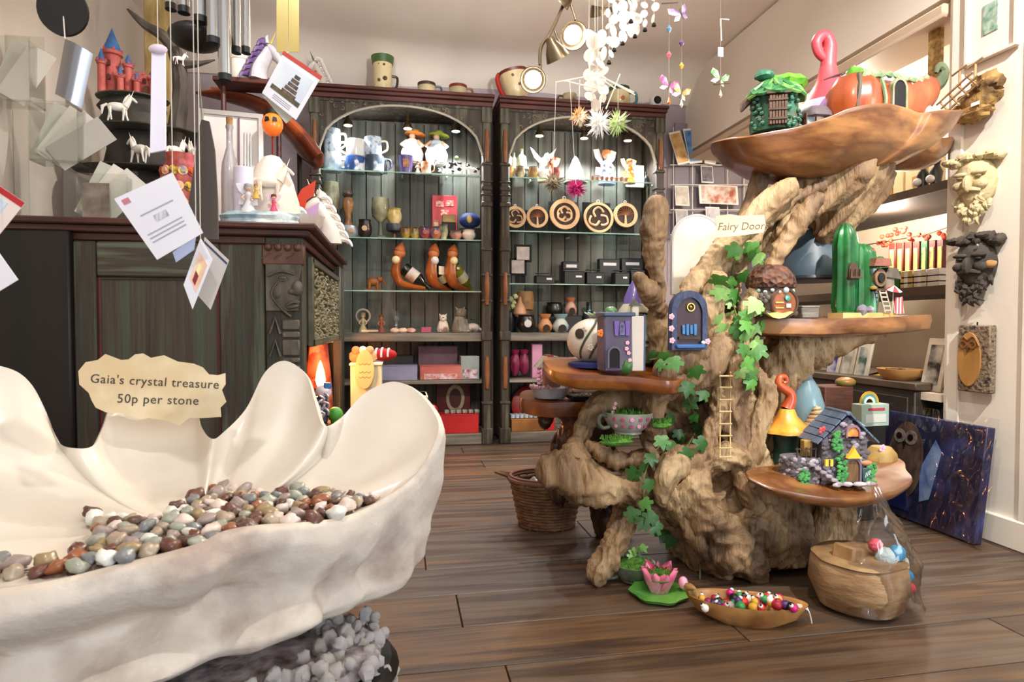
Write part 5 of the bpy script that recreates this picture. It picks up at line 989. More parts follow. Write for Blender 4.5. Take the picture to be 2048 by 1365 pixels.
MB().ball((W_ * .36, -.016, .02), .006, 8, 6).obj('door_knob', mt('#e8e4e0', .3), t)
for x, z in ((-.52, .56), (-.52, .36), (-.5, .16), (.5, .14)): inst(FL, 'flower', pinkf, t, (x * W_, -.014, z * H_), (0, 0, 0), .0095)
q = at(1393, 590, 1.83); k = mpp(q); t = thing('white_arched_door', 'tall plain whitewashed arched board behind the fork of the trunk', 'fairy door', q); W_, H_ = 106 * k, 158 * k
MB().prism(arch(W_, H_, 16), .012).obj('arched_board', mt('#dcd8ca', .6, c2='#c4beae', vs=7, bump=.3), t, smooth=30); MB().ringprism(arch(W_ * 1.03, H_ * 1.015, 16), [(x, z + .001) for x, z in arch(W_ * .97, H_ * .985, 16)], .014).obj('board_edge', mt('#a8a8a8', .5), t, smooth=30)
q = at(1485, 452, 1.655); k = mpp(q); t = thing('paper_sign', 'torn cream paper sign lettered Fairy Doors on the upper branch', 'sign', q, rot=(R(-5), 0, R(-6)))
so = [(1430, 434), (1460, 430), (1480, 433), (1510, 431), (1530, 430), (1533, 450), (1528, 466), (1500, 470), (1470, 474), (1445, 476), (1428, 478), (1432, 456)]; MB().prism([((x - 1485) * k, (453 - y) * k) for x, y in so], .001).obj('paper', mt('#d2b88c', .6, c2='#e0cca4', vs=10), t)
text('Fairy Doors', .031, mt('#6a5236', .6), t, (0, -.001, -.002), rot=(R(90), R(-2), 0), shear=.25)
# ---- low orange shelf: red-roofed cottage in a tub
q = at(1100, 786, 1.97); q.z = OZ; t = thing('flower_tub_house', 'small red and green roofed cottage standing in a grey flower tub', 'fairy house', q)
MB().lathe([(.044, 0), (.052, .01), (.056, .028), (.06, .034), (.054, .036)], 24, fx=1.1, fy=.8).obj('tub', mt('#8e8a90', .4, c2='#a8a4a8', vs=10), t)
b = MB(); r = random.Random(9)
for i in range(40): a = r.random() * 6.28; b.ball((.058 * 1.1 * math.cos(a), .058 * .8 * math.sin(a), .036 + r.uniform(0, .006)), .005, 6, 4)
o = b.obj('blossoms', mt('#c8c0b4', .6, c2='#b05070', vs=120), t); o['kind'] = 'stuff'
MB().box((.004, 0, .068), (.05, .04, .07), bev=.003).obj('cottage_wall', mt('#8a5a4c', .6, c2='#7a4a44', vs=16), t)
MB().prism([(-.05, 0), (.05, 0), (.02, .036), (-.018, .036)], .06).obj('roof', mt('#b0ae9e', .5, c2='#8a8c7c', vs=16), t, (.0, 0, .1)); MB().prism([(.012, 0), (.052, 0), (.02, .037)], .061).obj('roof_hip', mt('#3c5a34', .5), t, (.0, 0, .1)); MB().box((-.005, 0, .125), (.018, .062, .03)).obj('chimney', mt('#8a3028', .5), t)
for i in range(5): MB().ball((-.04 - .002 * (i % 2), -.02, .05 + .012 * i), (.008, .008, .006), 7, 5).obj('pink_blossom', mt('#c86a90', .5, c2='#e8c0d0', vs=60), t)
q = at(1180, 800, 1.93); q.z = OZ; t = thing('black_tray', 'small black tray of silver charms under the left shelf', 'tray', q); MB().box((0, 0, .006), (.14, .08, .012), bev=.003).obj('tray_body', blackm, t)
for i in range(7): MB().ball((-.05 + .016 * i, -.02, .014), .004, 6, 5).obj('silver_charm', mt('#d8d8d8', .2, 1), t)
# ---- teacup planter in the root pocket
def teacup(t, S, m, m2, seed, flowers=True):
    MB(S).lathe([(.45, 0), (.5, .04), (.48, .1), (.72, .3), (.88, .6), (.95, .82), (.9, .82), (.82, .6), (.5, .4), (0, .38)], 26).obj('cup', m, t)
    MB(S).tube(spline([(-.84, 0, .68), (-1.12, 0, .74), (-1.22, 0, .5), (-1.05, 0, .28), (-.78, 0, .3)], 5), .07, 8).obj('handle', m2, t)
    b = MB(S); r = random.Random(seed); b.ball((0, 0, .72), (.84, .84, .12), 16, 8, nz=.2, ns=3)
    for i in range(80): a = r.random() * 6.28; k = r.random() ** .5 * .8; q = Vector((k * math.cos(a), k * math.sin(a), .8)); b.tube([q, q + Vector((r.uniform(-.08, .08), r.uniform(-.08, .08), r.uniform(.06, .16)))], [.03, .006], 4)
    b.obj('moss_filling', mossm, t)
q = on_trunk(1262, 870, .0); q = at(1256, 868, 1.72); t = thing('teacup_planter', 'teacup planter painted with dark pink blossoms in the root hollow', 'planter', q, .2); S = .08
teacup(t, S, mt('#b8b4ae', .35, c2='#8a8a80', vs=14, bump=.4, coat=.3), mt('#6a6a58', .5, c2='#3c4a34', vs=20), 3)
for i in range(14): a = -2.7 + (i % 7) * .36; z = .03 + (i // 7) * .02; rr = interp([.02, .05], [.058, .073], z); inst(FL, 'blossom', mt('#a83a6a' if i % 3 else '#d890b0', .5), t, (rr * math.cos(a), rr * math.sin(a), z), (0, 0, a + math.pi / 2), .0065)
for i in range(4): inst(FL, 'blossom', mt('#d8a0b0', .5), t, (-.06 + .004 * i, -.01, .055 + .012 * i), (0, 0, 0), .006)
# ---- lower dish: stone cottage, flower house, snail tower, background bits
q = at(1645, 962, 1.6); q.z = DZ; t = thing('stone_cottage', 'stone fairy cottage with slate roof, steps, yellow lamp and ivy on the lower dish', 'fairy house', q, -.1); t.scale = (1.12, 1.1, 1.15)
MB().box((.035, .0, .055), (.12, .08, .11), bev=.004).obj('cottage_core', mt('#5c5660', .7), t)
MB().prism([(-.028, .105), (.1, .105), (.04, .165)], .078).obj('gable', mt('#6a6070', .7, c2='#4f4856', vs=12), t)
sme = [MB().ball((0, 0, 0), (1, .5, .75), 8, 6, nz=.35, ns=1.5, seed=s).mesh('wall_stone', 60) for s in range(4)]; r = random.Random(31)
for i in range(120):
    u, z = r.uniform(-.022, .096), r.uniform(.005, .155)
    if z > .108 and abs(u - .038) > .058 * (1 - (z - .108) / .058): continue
    if abs(u - .048) < .02 and z < .07: continue
    inst(sme[i % 4], 'wall_stone', stone_g if i % 3 else mt('#a79ea6', .7, c2='#877e88', vs=20), t, (u, -.041, z), (0, r.uniform(-.4, .4), 0), r.uniform(.005, .009))
for i in range(130):   # round terrace on the left
    a = r.uniform(-3.3, -.5); z = r.uniform(.004, .062); inst(sme[i % 4], 'wall_stone', stone_g if i % 3 else mt('#b3abb4', .7, c2='#8c848c', vs=20), t, (-.06 + .05 * math.cos(a), .0 + .045 * math.sin(a), z), (0, r.uniform(-.4, .4), a + math.pi / 2), r.uniform(.005, .009))
MB().lathe([(.05, 0), (.05, .062), (.0, .064)], 24, (-.06, 0, 0), fy=.9).obj('terrace', mt('#6a646c', .7), t)
for i in range(6): MB().box((-.06 + i * .013, -.05 - .002 * i, .052 - i * .009), (.016, .022, .007), RZ(0), bev=.002).obj('step', mt('#a39ca6', .7, c2='#7a747c', vs=20), t)
slate = mt('#5f7088', .5, c2='#46546a', vs=14, bump=.4)
for s in (-1, 1):
    for j in range(5):
        u = j / 5; L_ = .082; ang = math.atan2(.062, .066); 
        for i in range(4): MB().box((0, 0, 0), (.0185, .023, .004), TR(.038 + s * (.006 + (j + .4) * .0155), -.036 + i * .024, .172 - (j + .4) * .0145) @ RY(s * ang)).obj('roof_slate', slate, t)
MB().box((.038, 0, .174), (.014, .1, .01), bev=.003).obj('ridge', slate, t)
MB().prism(arch(.034, .058, 10), .006).obj('door', mt('#7a5a36', .6, c2='#5c4024', vs=30, st=(6, 1, 1)), t, (.05, -.044, .006)); MB().ringprism(arch(.044, .066, 10), arch(.034, .058, 10), .014).obj('door_arch', mt('#6a5a6c', .6), t, (.05, -.044, .004)); MB().prism([(-.018, 0), (.018, 0), (.006, .016), (0, .026), (-.006, .016)], .012).obj('yellow_lamp_hood', mt('#e0b030', .4, emit=.15), t, (.05, -.05, .066))
MB().prism(arch(.03, .026, 8), .008).obj('attic_window', mt('#e0a83a', .4, c2='#b83a3a', vs=50), t, (.05, -.043, .118)); MB().ringprism(arch(.038, .032, 8), arch(.03, .026, 8), .012).obj('attic_arch', mt('#8a6a78', .6), t, (.05, -.044, .115))
MB().box((-.012, -.047, .055), (.02, .006, .016)).obj('yellow_window', mt('#d8b840', .4, emit=.1), t); MB().box((-.012, -.0505, .055), (.003, .002, .016)).obj('window_bar', dkbrown, t)
MB().ball((.088, -.044, .052), (.016, .006, .007), 10, 6).obj('door_sign', mt('#b07a5a', .5), t); MB().box((.088, -.046, .024), (.026, .008, .034), bev=.002).obj('notice_board', mt('#2c4a4a', .5), t); [MB().tube([(.082 + i * .005, -.0505, .018 + i * .003), (.084 + i * .005, -.0505, .03 + i * .003)], .001, 4).obj('chalk_mark', mt('#d8e0da', .5), t) for i in range(3)]
b = MB()
for i in range(70): z = r.uniform(.002, .13); b.ball((.014 + r.uniform(-.012, .012) + .01 * math.sin(z * 40), -.05, z), (.006, .004, .005), 6, 4)
for i in range(22): b.ball((-.078 + r.uniform(-.01, .012), -.05, r.uniform(.002, .04)), (.006, .004, .005), 6, 4)
for i in range(26): b.ball((.098 + r.uniform(-.01, .012), -.047, r.uniform(.002, .05)), (.006, .004, .005), 6, 4)
o = b.obj('ivy_cover', mt('#2f7a3a', .5, c2='#4fa050', vs=60), t); o['kind'] = 'stuff'
for x, y, s in ((.03, -.06, .014), (.06, -.062, .018), (.088, -.06, .016), (0, -.064, .012)): MB().ball((x, y, .005), (s, s * .6, .006), 10, 6, nz=.2, ns=3).obj('path_stone', mt('#c9c2c6', .6, c2='#a29aa0', vs=20), t)
b = MB()
for i in range(5): b.box((-.085 + i * .012, -.03, .078), (.003, .003, .024))
b.box((-.061, -.03, .086), (.056, .003, .003)); b.obj('terrace_rail', dkbrown, t); MB().box((-.05, -.01, .085), (.022, .022, .04), bev=.002).obj('terrace_crate', mt('#a8863a', .6, c2='#6a5020', vs=40), t)
inst(FL, 'red_flower', mt('#d04a4a', .5), t, (-.018, -.03, .13), (0, 0, 0), .012)
MB().lathe([(.012, 0), (.012, .03), (.018, .034), (.0, .048)], 12, (.105, .02, .1)).obj('turret', mt('#8a90a8', .5), t)
q = at(1573, 910, 1.72); q.z = DZ + .065; t = thing('trumpet_flower_house', 'fairy house with orange and yellow trumpet flower roof and curled stalk', 'fairy house', q); t.scale = (.85,) * 3
MB().lathe([(.05, -.074), (.042, 0), (.044, .03), (.05, .07)], 20).obj('house_wall', mt('#182420', .5, c2='#2f5a4c', vs=14), t)
MB().lathe([(.086, .066), (.084, .078), (.056, .1), (.034, .125), (.024, .15)], 36, wob=lambda a, z: 1 + .06 * math.sin(8 * a) * (1 if z < .09 else .3)).obj('petal_skirt', mt('#d8a83a', .35, c2='#c8602a', vs=9, coat=.4), t)
Q = spline([(0, 0, .148), (.014, 0, .18), (.01, 0, .205), (-.014, 0, .222), (-.034, 0, .24), (-.03, 0, .262), (-.01, 0, .264), (-.004, 0, .248), (-.016, 0, .242)], 5); MB().tube(Q, [lerp(.025, .006, (i / (len(Q) - 1)) ** .7) for i in range(len(Q))], 12).obj('stalk', mt('#a8421f', .35, c2='#c05a2a', vs=8, coat=.4), t)
MB().prism(arch(.022, .045, 8), .006).obj('door', mt('#b08a3a', .5), t, (.045, -.03, .004), Euler((0, 0, .8)))
q = at(1632, 905, 1.72); q.z = DZ + .008; t = thing('seashell_turret', 'spiral cream seashell turret behind the stone cottage', 'fairy house', q); b = MB().lathe([(.032, 0), (.034, .1), (.036, .11)], 18); b.obj('turret_wall', mt('#8a7a5a', .6), t)
b = MB()
for i in range(6): rr = .034 - i * .0052; b.tube([(rr * math.cos(a), rr * math.sin(a), .115 + i * .012 + a * .0018) for a in np.linspace(0, 6.283, 18, endpoint=False)], .009 - i * .0009, 7, closed=True)
b.lathe([(.036, .108), (.02, .15), (.004, .19), (0, .192)], 16); b.obj('shell_roof', mt('#cbb894', .5, c2='#a89068', vs=14, coat=.2), t)
q = at(1610, 880, 1.79); q.z = DZ + .004; t = thing('blue_bonnet_house', 'tall blue-grey bonnet mushroom house behind the trumpet flower house', 'fairy house', q)
MB().lathe([(.036, 0), (.036, .1)], 16).obj('stem', mt('#7a8288', .5), t); MB().lathe([(.055, .1), (.062, .14), (.06, .19), (.045, .24), (.022, .275), (.016, .3), (.0, .306)], 24, fx=.9).obj('bonnet', mt('#5f7f8c', .3, c2='#7d9aa2', vs=5, coat=.4), t)
q = at(1545, 900, 1.80); q.z = DZ + .004; t = thing('red_spotted_column', 'slim orange and lilac patterned flower column at the left of the dish', 'ornament', q); MB().lathe([(.02, 0), (.022, .05), (.018, .12), (.012, .15)], 14).obj('column', mt('#b0502a', .5, c2='#c8a0c0', vs=30), t); MB().ball((0, 0, .16), .015, 8, 6).obj('finial', mt('#d8803a', .4), t)
q = at(1762, 905, 1.79); q.z = DZ; t = thing('yellow_flagstone_house', 'small yellow pagoda base with a pink flower behind the cottage', 'fairy house', q); MB().lathe([(.05, 0), (.046, .03), (.03, .05), (.0, .055)], 8).obj('base', mt('#b89a5a', .6, c2='#8a6e3c', vs=12), t); inst(FL, 'flower', pinkf, t, (-.02, -.03, .05), (0, 0, 0), .014)
q = at(1470, 800, 1.66); 
# ================================================================ things in and on the bookcases
def sh_at(px, z, Y=BY + .14): p = at(px, 650, Y); p.z = z; return p
ZT, Z1, Z2, Z3, Z4, Z5, Z6 = 2.172, 1.691, 1.286, .963, .701, .406, .071
R1, R2, R3 = 1.691, 1.351, 1.016
def mug(name, label, loc, h, r, m, hm=None, flip=1, cat='mug', group=None, prof=None):
    t = thing(name, label, cat, loc, group=group)
    MB().lathe(prof or [(r * .9, 0), (r, h * .06), (r, h * .95), (r * .97, h), (r * .88, h), (r * .88, h * .2), (0, h * .12)], 20).obj('cup', m, t)
    MB().tube(spline([(flip * r * .95, 0, h * .82), (flip * r * 1.55, 0, h * .8), (flip * r * 1.6, 0, h * .4), (flip * r * .95, 0, h * .2)], 5), r * .13, 7).obj('handle', hm or m, t); return t
bluep = mt('#2f66a0', .3, c2='#8fb8d8', vs=22, c3='#dfe8ee', coat=.4, name='blue_pattern'); wht = mt('#e9e4de', .3, c2='#d8dde0', vs=12, coat=.4); dkb = mt('#3a4a62', .35, c2='#6a7a90', vs=20, coat=.3); hand = mt('#f0ead8', .3, coat=.3)
K = mpp(sh_at(800, Z1))
mug('patterned_cup', 'white and blue cup under the tall stein on the top glass shelf', sh_at(668, Z1), 36 * K, 17 * K, mt('#dfe6ea', .3, c2='#7fa8c8', vs=30), hand, 1)
mug('tall_stein', 'tall blue stein with white handle stacked at the left of the top shelf', sh_at(667, Z1 + 36 * K), 47 * K, 16 * K, bluep, hand, 1, 'stein')
mug('wide_mug', 'dark blue mug with a white animal below the white cup', sh_at(713, Z1), 30 * K, 21 * K, mt('#2c4f90', .3, c2='#d8dce8', vs=14, lo=.5, hi=.58), None, -1)
mug('white_mug', 'white mug with curly handle stacked on the dark blue mug', sh_at(714, Z1 + 30 * K), 34 * K, 19 * K, wht, hand, -1)
mug('wide_mug', 'grey-blue mug with a pale cat below the blue striped cup', sh_at(750, Z1), 34 * K, 20 * K, mt('#3a4656', .3, c2='#a8b8c4', vs=14, lo=.5, hi=.6), None, 1)
mug('blue_mug', 'tall blue painted mug stacked on the grey-blue one', sh_at(748, Z1 + 34 * K), 37 * K, 17 * K, bluep, hand, 1)
bottle('dark_bottle', 'small dark bottle beside the stacked mugs', sh_at(772, Z1), .1, .014, mt('#20242a', .2, coat=.4), corkm)
# two hatted ladies on a white riser
t = thing('white_riser', 'low white display riser under the two hatted ladies', 'riser', sh_at(850, Z1, BY + .2)); MB().box((0, 0, 28 * K), (.3, .08, .008), bev=.002).obj('riser_top', wht, t)
for s in (-1, 1): MB().box((s * .14, 0, 14 * K - .002), (.01, .08, 28 * K - .008)).obj('riser_leg', wht, t)
for px, lab, dr, hat in ((826, 'lady figurine in pale pink gown and orange hat', '#f0d8d0', '#e0903a'), (874, 'lady figurine in pale blue gown and green hat', '#b8d4e8', '#9aa83a')):
    t = thing('lady_figurine', lab + ' under the bookcase lamp', 'figurine', sh_at(px, Z1 + 28 * K + .005, BY + .2), group='hatted ladies on the riser'); S = 64 * K; d = mt(dr, .4, c2='#f4ece6', vs=8)
    MB(S).lathe([(.3, 0), (.34, .1), (.36, .3), (.28, .5), (.16, .62), (.18, .7), (.08, .78)], 18, wob=lambda a, z: 1 + .05 * math.sin(6 * a)).obj('gown', d, t); b = MB(S).ball((0, 0, .85), .1, 10, 8)
    for s in (-1, 1): b.tube([(s * .16, 0, .7), (s * .34, -.05, .55), (s * .2, -.2, .42)], [.06, .05, .04], 7)
    b.obj('body', skin, t); MB(S).lathe([(.33, .9), (.32, .93), (.13, .95), (.12, 1.04), (0, 1.07)], 18, M=RY(.1)).obj('hat', mt(hat, .5), t)
t = thing('purple_tumbler', 'tapered purple tumbler with a brown portrait on the top glass shelf', 'tumbler', sh_at(813, Z1, BY + .1)); h = 34 * K; MB().lathe([(12 * K, 0), (15 * K, h), (14 * K, h), (11 * K, .006), (0, .005)], 20).obj('cup', mt('#5a4a86', .35, coat=.3), t); MB().prism([(-.016, .03), (.016, .03), (.018, .08), (-.018, .08)], .004).obj('portrait', mt('#8a4a2a', .5, c2='#c89060', vs=40), t, (0, -14.4 * K, 0))
p = sh_at(837, Z1, BY + .1); t = thing('fairy_figurine', 'tiny cream fairy figurine beside the purple tumbler', 'figurine', p); fairy(t, 26 * K, skin, mt('#d8ccb0', .5), mt('#4a3a2a', .6))
mug('orange_mug', 'small orange and cream mug beside the patterned ornaments', sh_at(853, Z1, BY + .1), 24 * K, 10 * K, mt('#c06a2a', .3, c2='#f0e0d0', vs=20), None, 1)
for i, px in enumerate((880, 914, 945)):
    t = thing('patterned_ornament', ['black and white carved word ornament, left of the three', 'black and white carved word ornament, middle of the three', 'black and white carved word ornament beside the bookcase post'][i], 'ornament', sh_at(px, Z1, BY + .11), group='black and white carved ornaments'); r = random.Random(i); W_ = 32 * K
    MB().box((0, 0, .004), (W_, .03, .008)).obj('base', wht, t)
    for j in range(11): MB().ball((r.uniform(-W_ * .42, W_ * .42), r.uniform(-.008, .008), .016 + r.random() * 22 * K), (r.uniform(.008, .016), .008, r.uniform(.006, .014)), 8, 6, RY(0)).obj('scroll', mt('#1c1816', .4) if (j + i) % (2 if i != 1 else 3) else mt('#f0e6d8', .4), t)
    if i == 1: MB().ball((.0, 0, 36 * K), (.014, .012, .014), 8, 6).obj('green_top', mt('#7a9a4a', .5), t)
# second glass shelf
def burner(label, px, z, h, r, c1, c2, Y=BY + .13, name='oil_burner', grp=None):
    t = thing(name, label, 'oil burner', sh_at(px, z, Y), group=grp)
    MB().lathe([(r * .62, 0), (r, h * .2), (r * 1.02, h * .38), (r * .75, h * .6), (r * .52, h * .72), (r * .62, h * .78)], 22).obj('body', mt(c1, .45, c2=c2, vs=10, bump=.2), t)
    MB().lathe([(r * .6, h * .77), (r * .85, h * .92), (r * .88, h), (r * .8, h), (r * .5, h * .86), (0, h * .84)], 22).obj('dish', mt(c2, .4), t)
    MB().prism(arch(r * .95, h * .36, 10), .01, TR(0, -r * .985, h * .07)).obj('opening', mt('#2a2018', .8), t); return t
def goblet(label, px, z, h, r, c1, c2, name='goblet', cat='goblet', Y=BY + .13):
    t = thing(name, label, cat, sh_at(px, z, Y)); MB().lathe([(r * .8, 0), (r * .75, h * .04), (r * .3, h * .1), (r * .22, h * .35), (r * .3, h * .42)], 20).obj('foot', mt(c2, .4, coat=.3), t); MB().lathe([(r * .3, h * .42), (r * .9, h * .55), (r, h * .75), (r * .92, h), (r * .86, h), (r * .85, h * .7), (0, h * .5)], 20).obj('cup', mt(c1, .4, c2='#5a5a48', vs=12, coat=.3), t); return t
goblet('tall pale green candle goblet at the left of the second shelf', 664, Z2, 108 * K, 16 * K, '#a8a88a', '#6a7a68')
t = thing('round_urn', 'brown double-bulb urn on a grey round base, second shelf', 'urn', sh_at(698, Z2)); MB().lathe([(.05, 0), (.066, .02), (.068, .05), (.05, .075)], 22).obj('grey_base', mt('#6a7078', .4, c2='#8d9298', vs=10), t); MB().lathe([(.03, .075), (.022, .1), (.02, .15), (.034, .19), (.036, .22), (.022, .25), (.012, .26)], 20).obj('brown_neck', mt('#7a5030', .4, c2='#a87848', vs=12, coat=.3), t); MB().ball((0, 0, .275), (.034, .034, .03), 14, 10).obj('dark_globe', mt('#1a1a26', .2, c2='#6a5a4a', vs=16, coat=.5), t); MB().lathe([(.016, 0), (.014, .004), (0, .005)], 12, M=TR(.02, -.066, .04) @ RX(R(90))).obj('badge', mt('#b8945a', .4), t)
def pot(label, px, z, h, r, c1, c2=None, Y=BY + .12, badge=None, name='small_pot', cat='pot', prof=None, grp=None):
    t = thing(name, label, cat, sh_at(px, z, Y), group=grp); MB().lathe(prof or [(r * .6, 0), (r * .95, h * .3), (r, h * .55), (r * .8, h * .9), (r * .9, h), (r * .8, h), (r * .7, h * .85), (0, h * .7)], 20).obj('pot_body', mt(c1, .35, c2=c2 or c1, vs=14, coat=.3), t)
    if badge: MB().lathe([(r * .4, 0), (r * .36, .004), (0, .005)], 12, M=TR(0, -r * .98, h * .5) @ RX(R(90))).obj('badge', mt(badge, .4), t)
    else: MB().lathe([(r * .62, 0), (r * .66, h * .06), (r * .6, h * .1)], 20).obj('foot_ring', mt(c2 or c1, .4), t)
    return t
pot('black lidded pot with a gold star badge, second shelf', 731, Z2, 36 * K, 14 * K, '#1c1612', '#2a2018', badge='#c8a878')
goblet('pale olive stoneware goblet in the middle of the second shelf', 762, Z2, 80 * K, 18 * K, '#a8a684', '#5c6050')
pot('gold chased bowl standing on a dark blue cup', 790, Z2 + 30 * K, 30 * K, 15 * K, '#b89a4a', '#e8d8a0', name='gold_bowl', cat='bowl'); goblet('dark blue and brown footed cup under the gold bowl', 790, Z2, 30 * K, 17 * K, '#28304a', '#5a3a28')
for i, px in enumerate((812, 830)): pot(['dark red berry patterned pot, left of a pair', 'dark gold flecked pot, right of a pair'][i], px, Z2, 22 * K, 11 * K, ['#4a1a18', '#2a2218'][i], ['#b89a3a', '#c8b060'][i], BY + .1)
t = thing('red_display_card', 'tall red illustrated display card on the second shelf', 'display card', sh_at(890, Z2 + .03, BY + .24)); MB().box((0, 0, 44 * K), (52 * K, .02, 88 * K), bev=.003).obj('card', mt('#b02838', .5, c2='#c84a50', vs=6), t)
for i in range(4): MB().box((-18 * K + i * 12 * K, -.011, 30 * K), (9 * K, .002, 13 * K)).obj('picture', mt(['#d8b890', '#3a8a8a', '#e0d0b0', '#2a5a6a'][i], .5, c2='#a04a3a', vs=60), t)
for i, (x, z) in enumerate(((-10, 70), (10, 72), (0, 52))): MB().box((x * K, -.011, z * K), (16 * K, .002, 12 * K)).obj('picture', mt('#e8c0a8', .5, c2='#c83040', vs=70), t)
t = thing('card_plinth', 'dark plinth under the red display card', 'plinth', sh_at(890, Z2, BY + .24)); MB().box((0, 0, .014), (60 * K, .05, .028), bev=.003).obj('plinth', black_w, t); MB().box((0, -.026, .014), (40 * K, .002, .01)).obj('label_strip', mt('#8a7a50', .5), t)
t = thing('wooden_trinket_box', 'small straw coloured chest in front of the red card', 'box', sh_at(898, Z2 + 0, BY + .14)); MB().box((0, 0, 18 * K), (28 * K, .05, 36 * K), bev=.003).obj('black_stand', black_w, t); MB().box((0, 0, 44 * K), (28 * K, .05, 16 * K), bev=.004).obj('chest', mt('#b89a62', .5, c2='#8a6a38', vs=12), t)
t = thing('blue_pouch', 'dark blue pouch with gold emblem on the second shelf', 'pouch', sh_at(940, Z2 + 0, BY + .18)); MB().box((0, 0, 14 * K), (44 * K, .06, 28 * K), bev=.004).obj('dark_box', black_w, t); MB().ball((0, 0, 44 * K), (22 * K, .04, 16 * K), 16, 10, nz=.1).obj('pouch_body', mt('#232f66', .5, c2='#36488a', vs=10), t); MB().ball((-2 * K, -.04, 45 * K), (6 * K, .004, 8 * K), 10, 6).obj('emblem', mt('#c8b060', .4, .5), t)
for i, (px, c1, c2, lab) in enumerate(((850, '#2a3a5a', '#a84a3a', 'dark blue cup with a rust disc on the second shelf'), (872, '#28406a', '#c87a4a', 'blue cup with an orange sun on the second shelf'), (888, '#3a4a30', '#e0dca8', 'green cup with a cream bud on the second shelf'), (912, '#2a2a3a', '#d8a080', 'flowered dark bowl near the right of the second shelf'), (938, '#e6d8c4', '#f0e8da', 'cream pie-shaped bowl at the right end of the second shelf'))): pot(lab, px, Z2, (24, 24, 30, 18, 20)[i] * K, (12, 12, 9, 13, 14)[i] * K, c1, c2, BY + .09, None if i > 1 else c2)
# third shelf: bottle holders, small elephant
t = thing('wooden_elephant', 'small orange-brown carved wooden elephant on the third shelf', 'figurine', sh_at(747, Z3)); m = mt('#a0622c', .5, c2='#7a4418', vs=12, bump=.2); b = MB(.1).ball((0, 0, .55), (.42, .26, .28), 12, 8)
for x in (-.24, .24):
    for y in (-.14, .14): b.tube([(x, y, .5), (x, y, .1)], [.12, .1], 8)
b.ball((.42, 0, .72), (.2, .18, .2), 10, 8); b.tube(spline([(.55, 0, .68), (.68, 0, .5), (.66, 0, .3)], 4), [.09, .085, .08, .075, .07, .065, .06, .055, .05], 8); b.obj('elephant', m, t); MB(.1).box((0, 0, .05), (1.1, .6, .1), bev=.03).obj('base', m, t)
for s in (-1, 1): MB(.1).ball((.34, s * .2, .74), (.05, .03, .15), 8, 6).obj('ear', m, t)
hw = mt('#9a4f1c', .35, c2='#b8662a', vs=8, coat=.3, name='varnished_wood')
for i, (px, zr, lab) in enumerate(((800, 0, 'carved gnome bottle holder with dark bottle, left of three'), (868, .8, 'carved gnome bottle holder with white price card, middle of three'), (906, .8, 'carved gnome bottle holder with yellow bottle, right of three'))):
    t = thing('bottle_holder', lab, 'bottle holder', sh_at(px, Z3, BY + .12), zr, 'gnome bottle holders on the third shelf'); S = 92 * K
    Q = spline([(.55, 0, .06), (.25, 0, .1), (.02, 0, .17), (-.08, 0, .38), (-.06, 0, .6), (.0, 0, .78)], 5); MB(S).tube(Q, [interp([0, .3, .6, 1], [.05, .1, .14, .1], j / (len(Q) - 1)) for j in range(len(Q))], 10, flat=.8).obj('crescent', hw, t)
    MB(S).ball((.0, 0, .82), (.13, .12, .11), 12, 8).obj('gnome_head', mt('#c87a4a', .5), t); MB(S).lathe([(.13, 0), (.08, .11), (.0, .21)], 12, M=TR(.0, 0, .86) @ RY(.3)).obj('gnome_hat', mt('#a84a2a', .5, c2='#c87a3a', vs=10), t)
    MB(S).ball((-.08, -.1, .66), .09, 10, 8).obj('pompom', mt('#f0e0b0' if i != 1 else '#e8e8e8', .7), t)
    MB(S).lathe([(.0, 0), (.13, 0), (.14, .03), (.14, .42), (.06, .55), (.05, .72), (.055, .74), (0, .74)], 16, M=TR(.08, 0, .5) @ RY(R(128))).obj('wine_bottle', mt('#10140f' if i < 2 else '#8a8a2a', .12, coat=.5), t)
    MB(S).lathe([(.143, .14), (.143, .36)], 16, M=TR(.08, 0, .5) @ RY(R(128)), cap=False).obj('bottle_label', mt('#d8d4d0', .5, c2='#c08a60' if i == 0 else '#e0dc90', vs=12), t)
    if i == 1: MB(S).box((.06, -.17, .45), (.18, .008, .18)).obj('price_card', mt('#ede4c8', .6), t)
    if i == 2: MB(S).box((.0, -.15, .5), (.08, .008, .05)).obj('price_card', mt('#f0ece4', .6), t)
# fourth shelf (wood): figures
p = sh_at(726, Z4); t = thing('angel_plaque', 'pale angel statue with halo on a slim tray, wooden shelf', 'figurine', p); fairy(t, 40 * K, mt('#c8a890', .5), mt('#a8a880', .5), mt('#8a7a60', .6)); MB().tube([(.042 * math.cos(a), .012, 33 * K + .042 * math.sin(a)) for a in np.linspace(0, 6.283, 18, endpoint=False)], .007, 6, closed=True).obj('halo', mt('#a0988a', .5), t)
t = thing('metal_tray', 'slim grey metal tray on the wooden shelf', 'tray', sh_at(740, Z4, BY + .06)); MB().box((0, 0, .008), (.1, .04, .005), bev=.002).obj('tray', mt('#a8aca8', .3, .8), t); MB().box((0, -.02, .012), (.1, .003, .012)).obj('tray_lip', mt('#a8aca8', .3, .8), t)
p = sh_at(763, Z4, BY + .16); t = thing('terracotta_figure', 'small terracotta robed figure on the wooden shelf', 'figurine', p); fairy(t, 36 * K, mt('#b07050', .6), mt('#8a4a34', .6), mt('#6a3a2a', .6))
t = thing('grey_hand_stand', 'grey jewellery hand ornament on the wooden shelf', 'ornament', sh_at(792, Z4, BY + .2)); b = MB().lathe([(.03, 0), (.028, .01), (.014, .03), (.014, .07)], 14); b.ball((0, 0, .085), (.022, .01, .024), 10, 8)
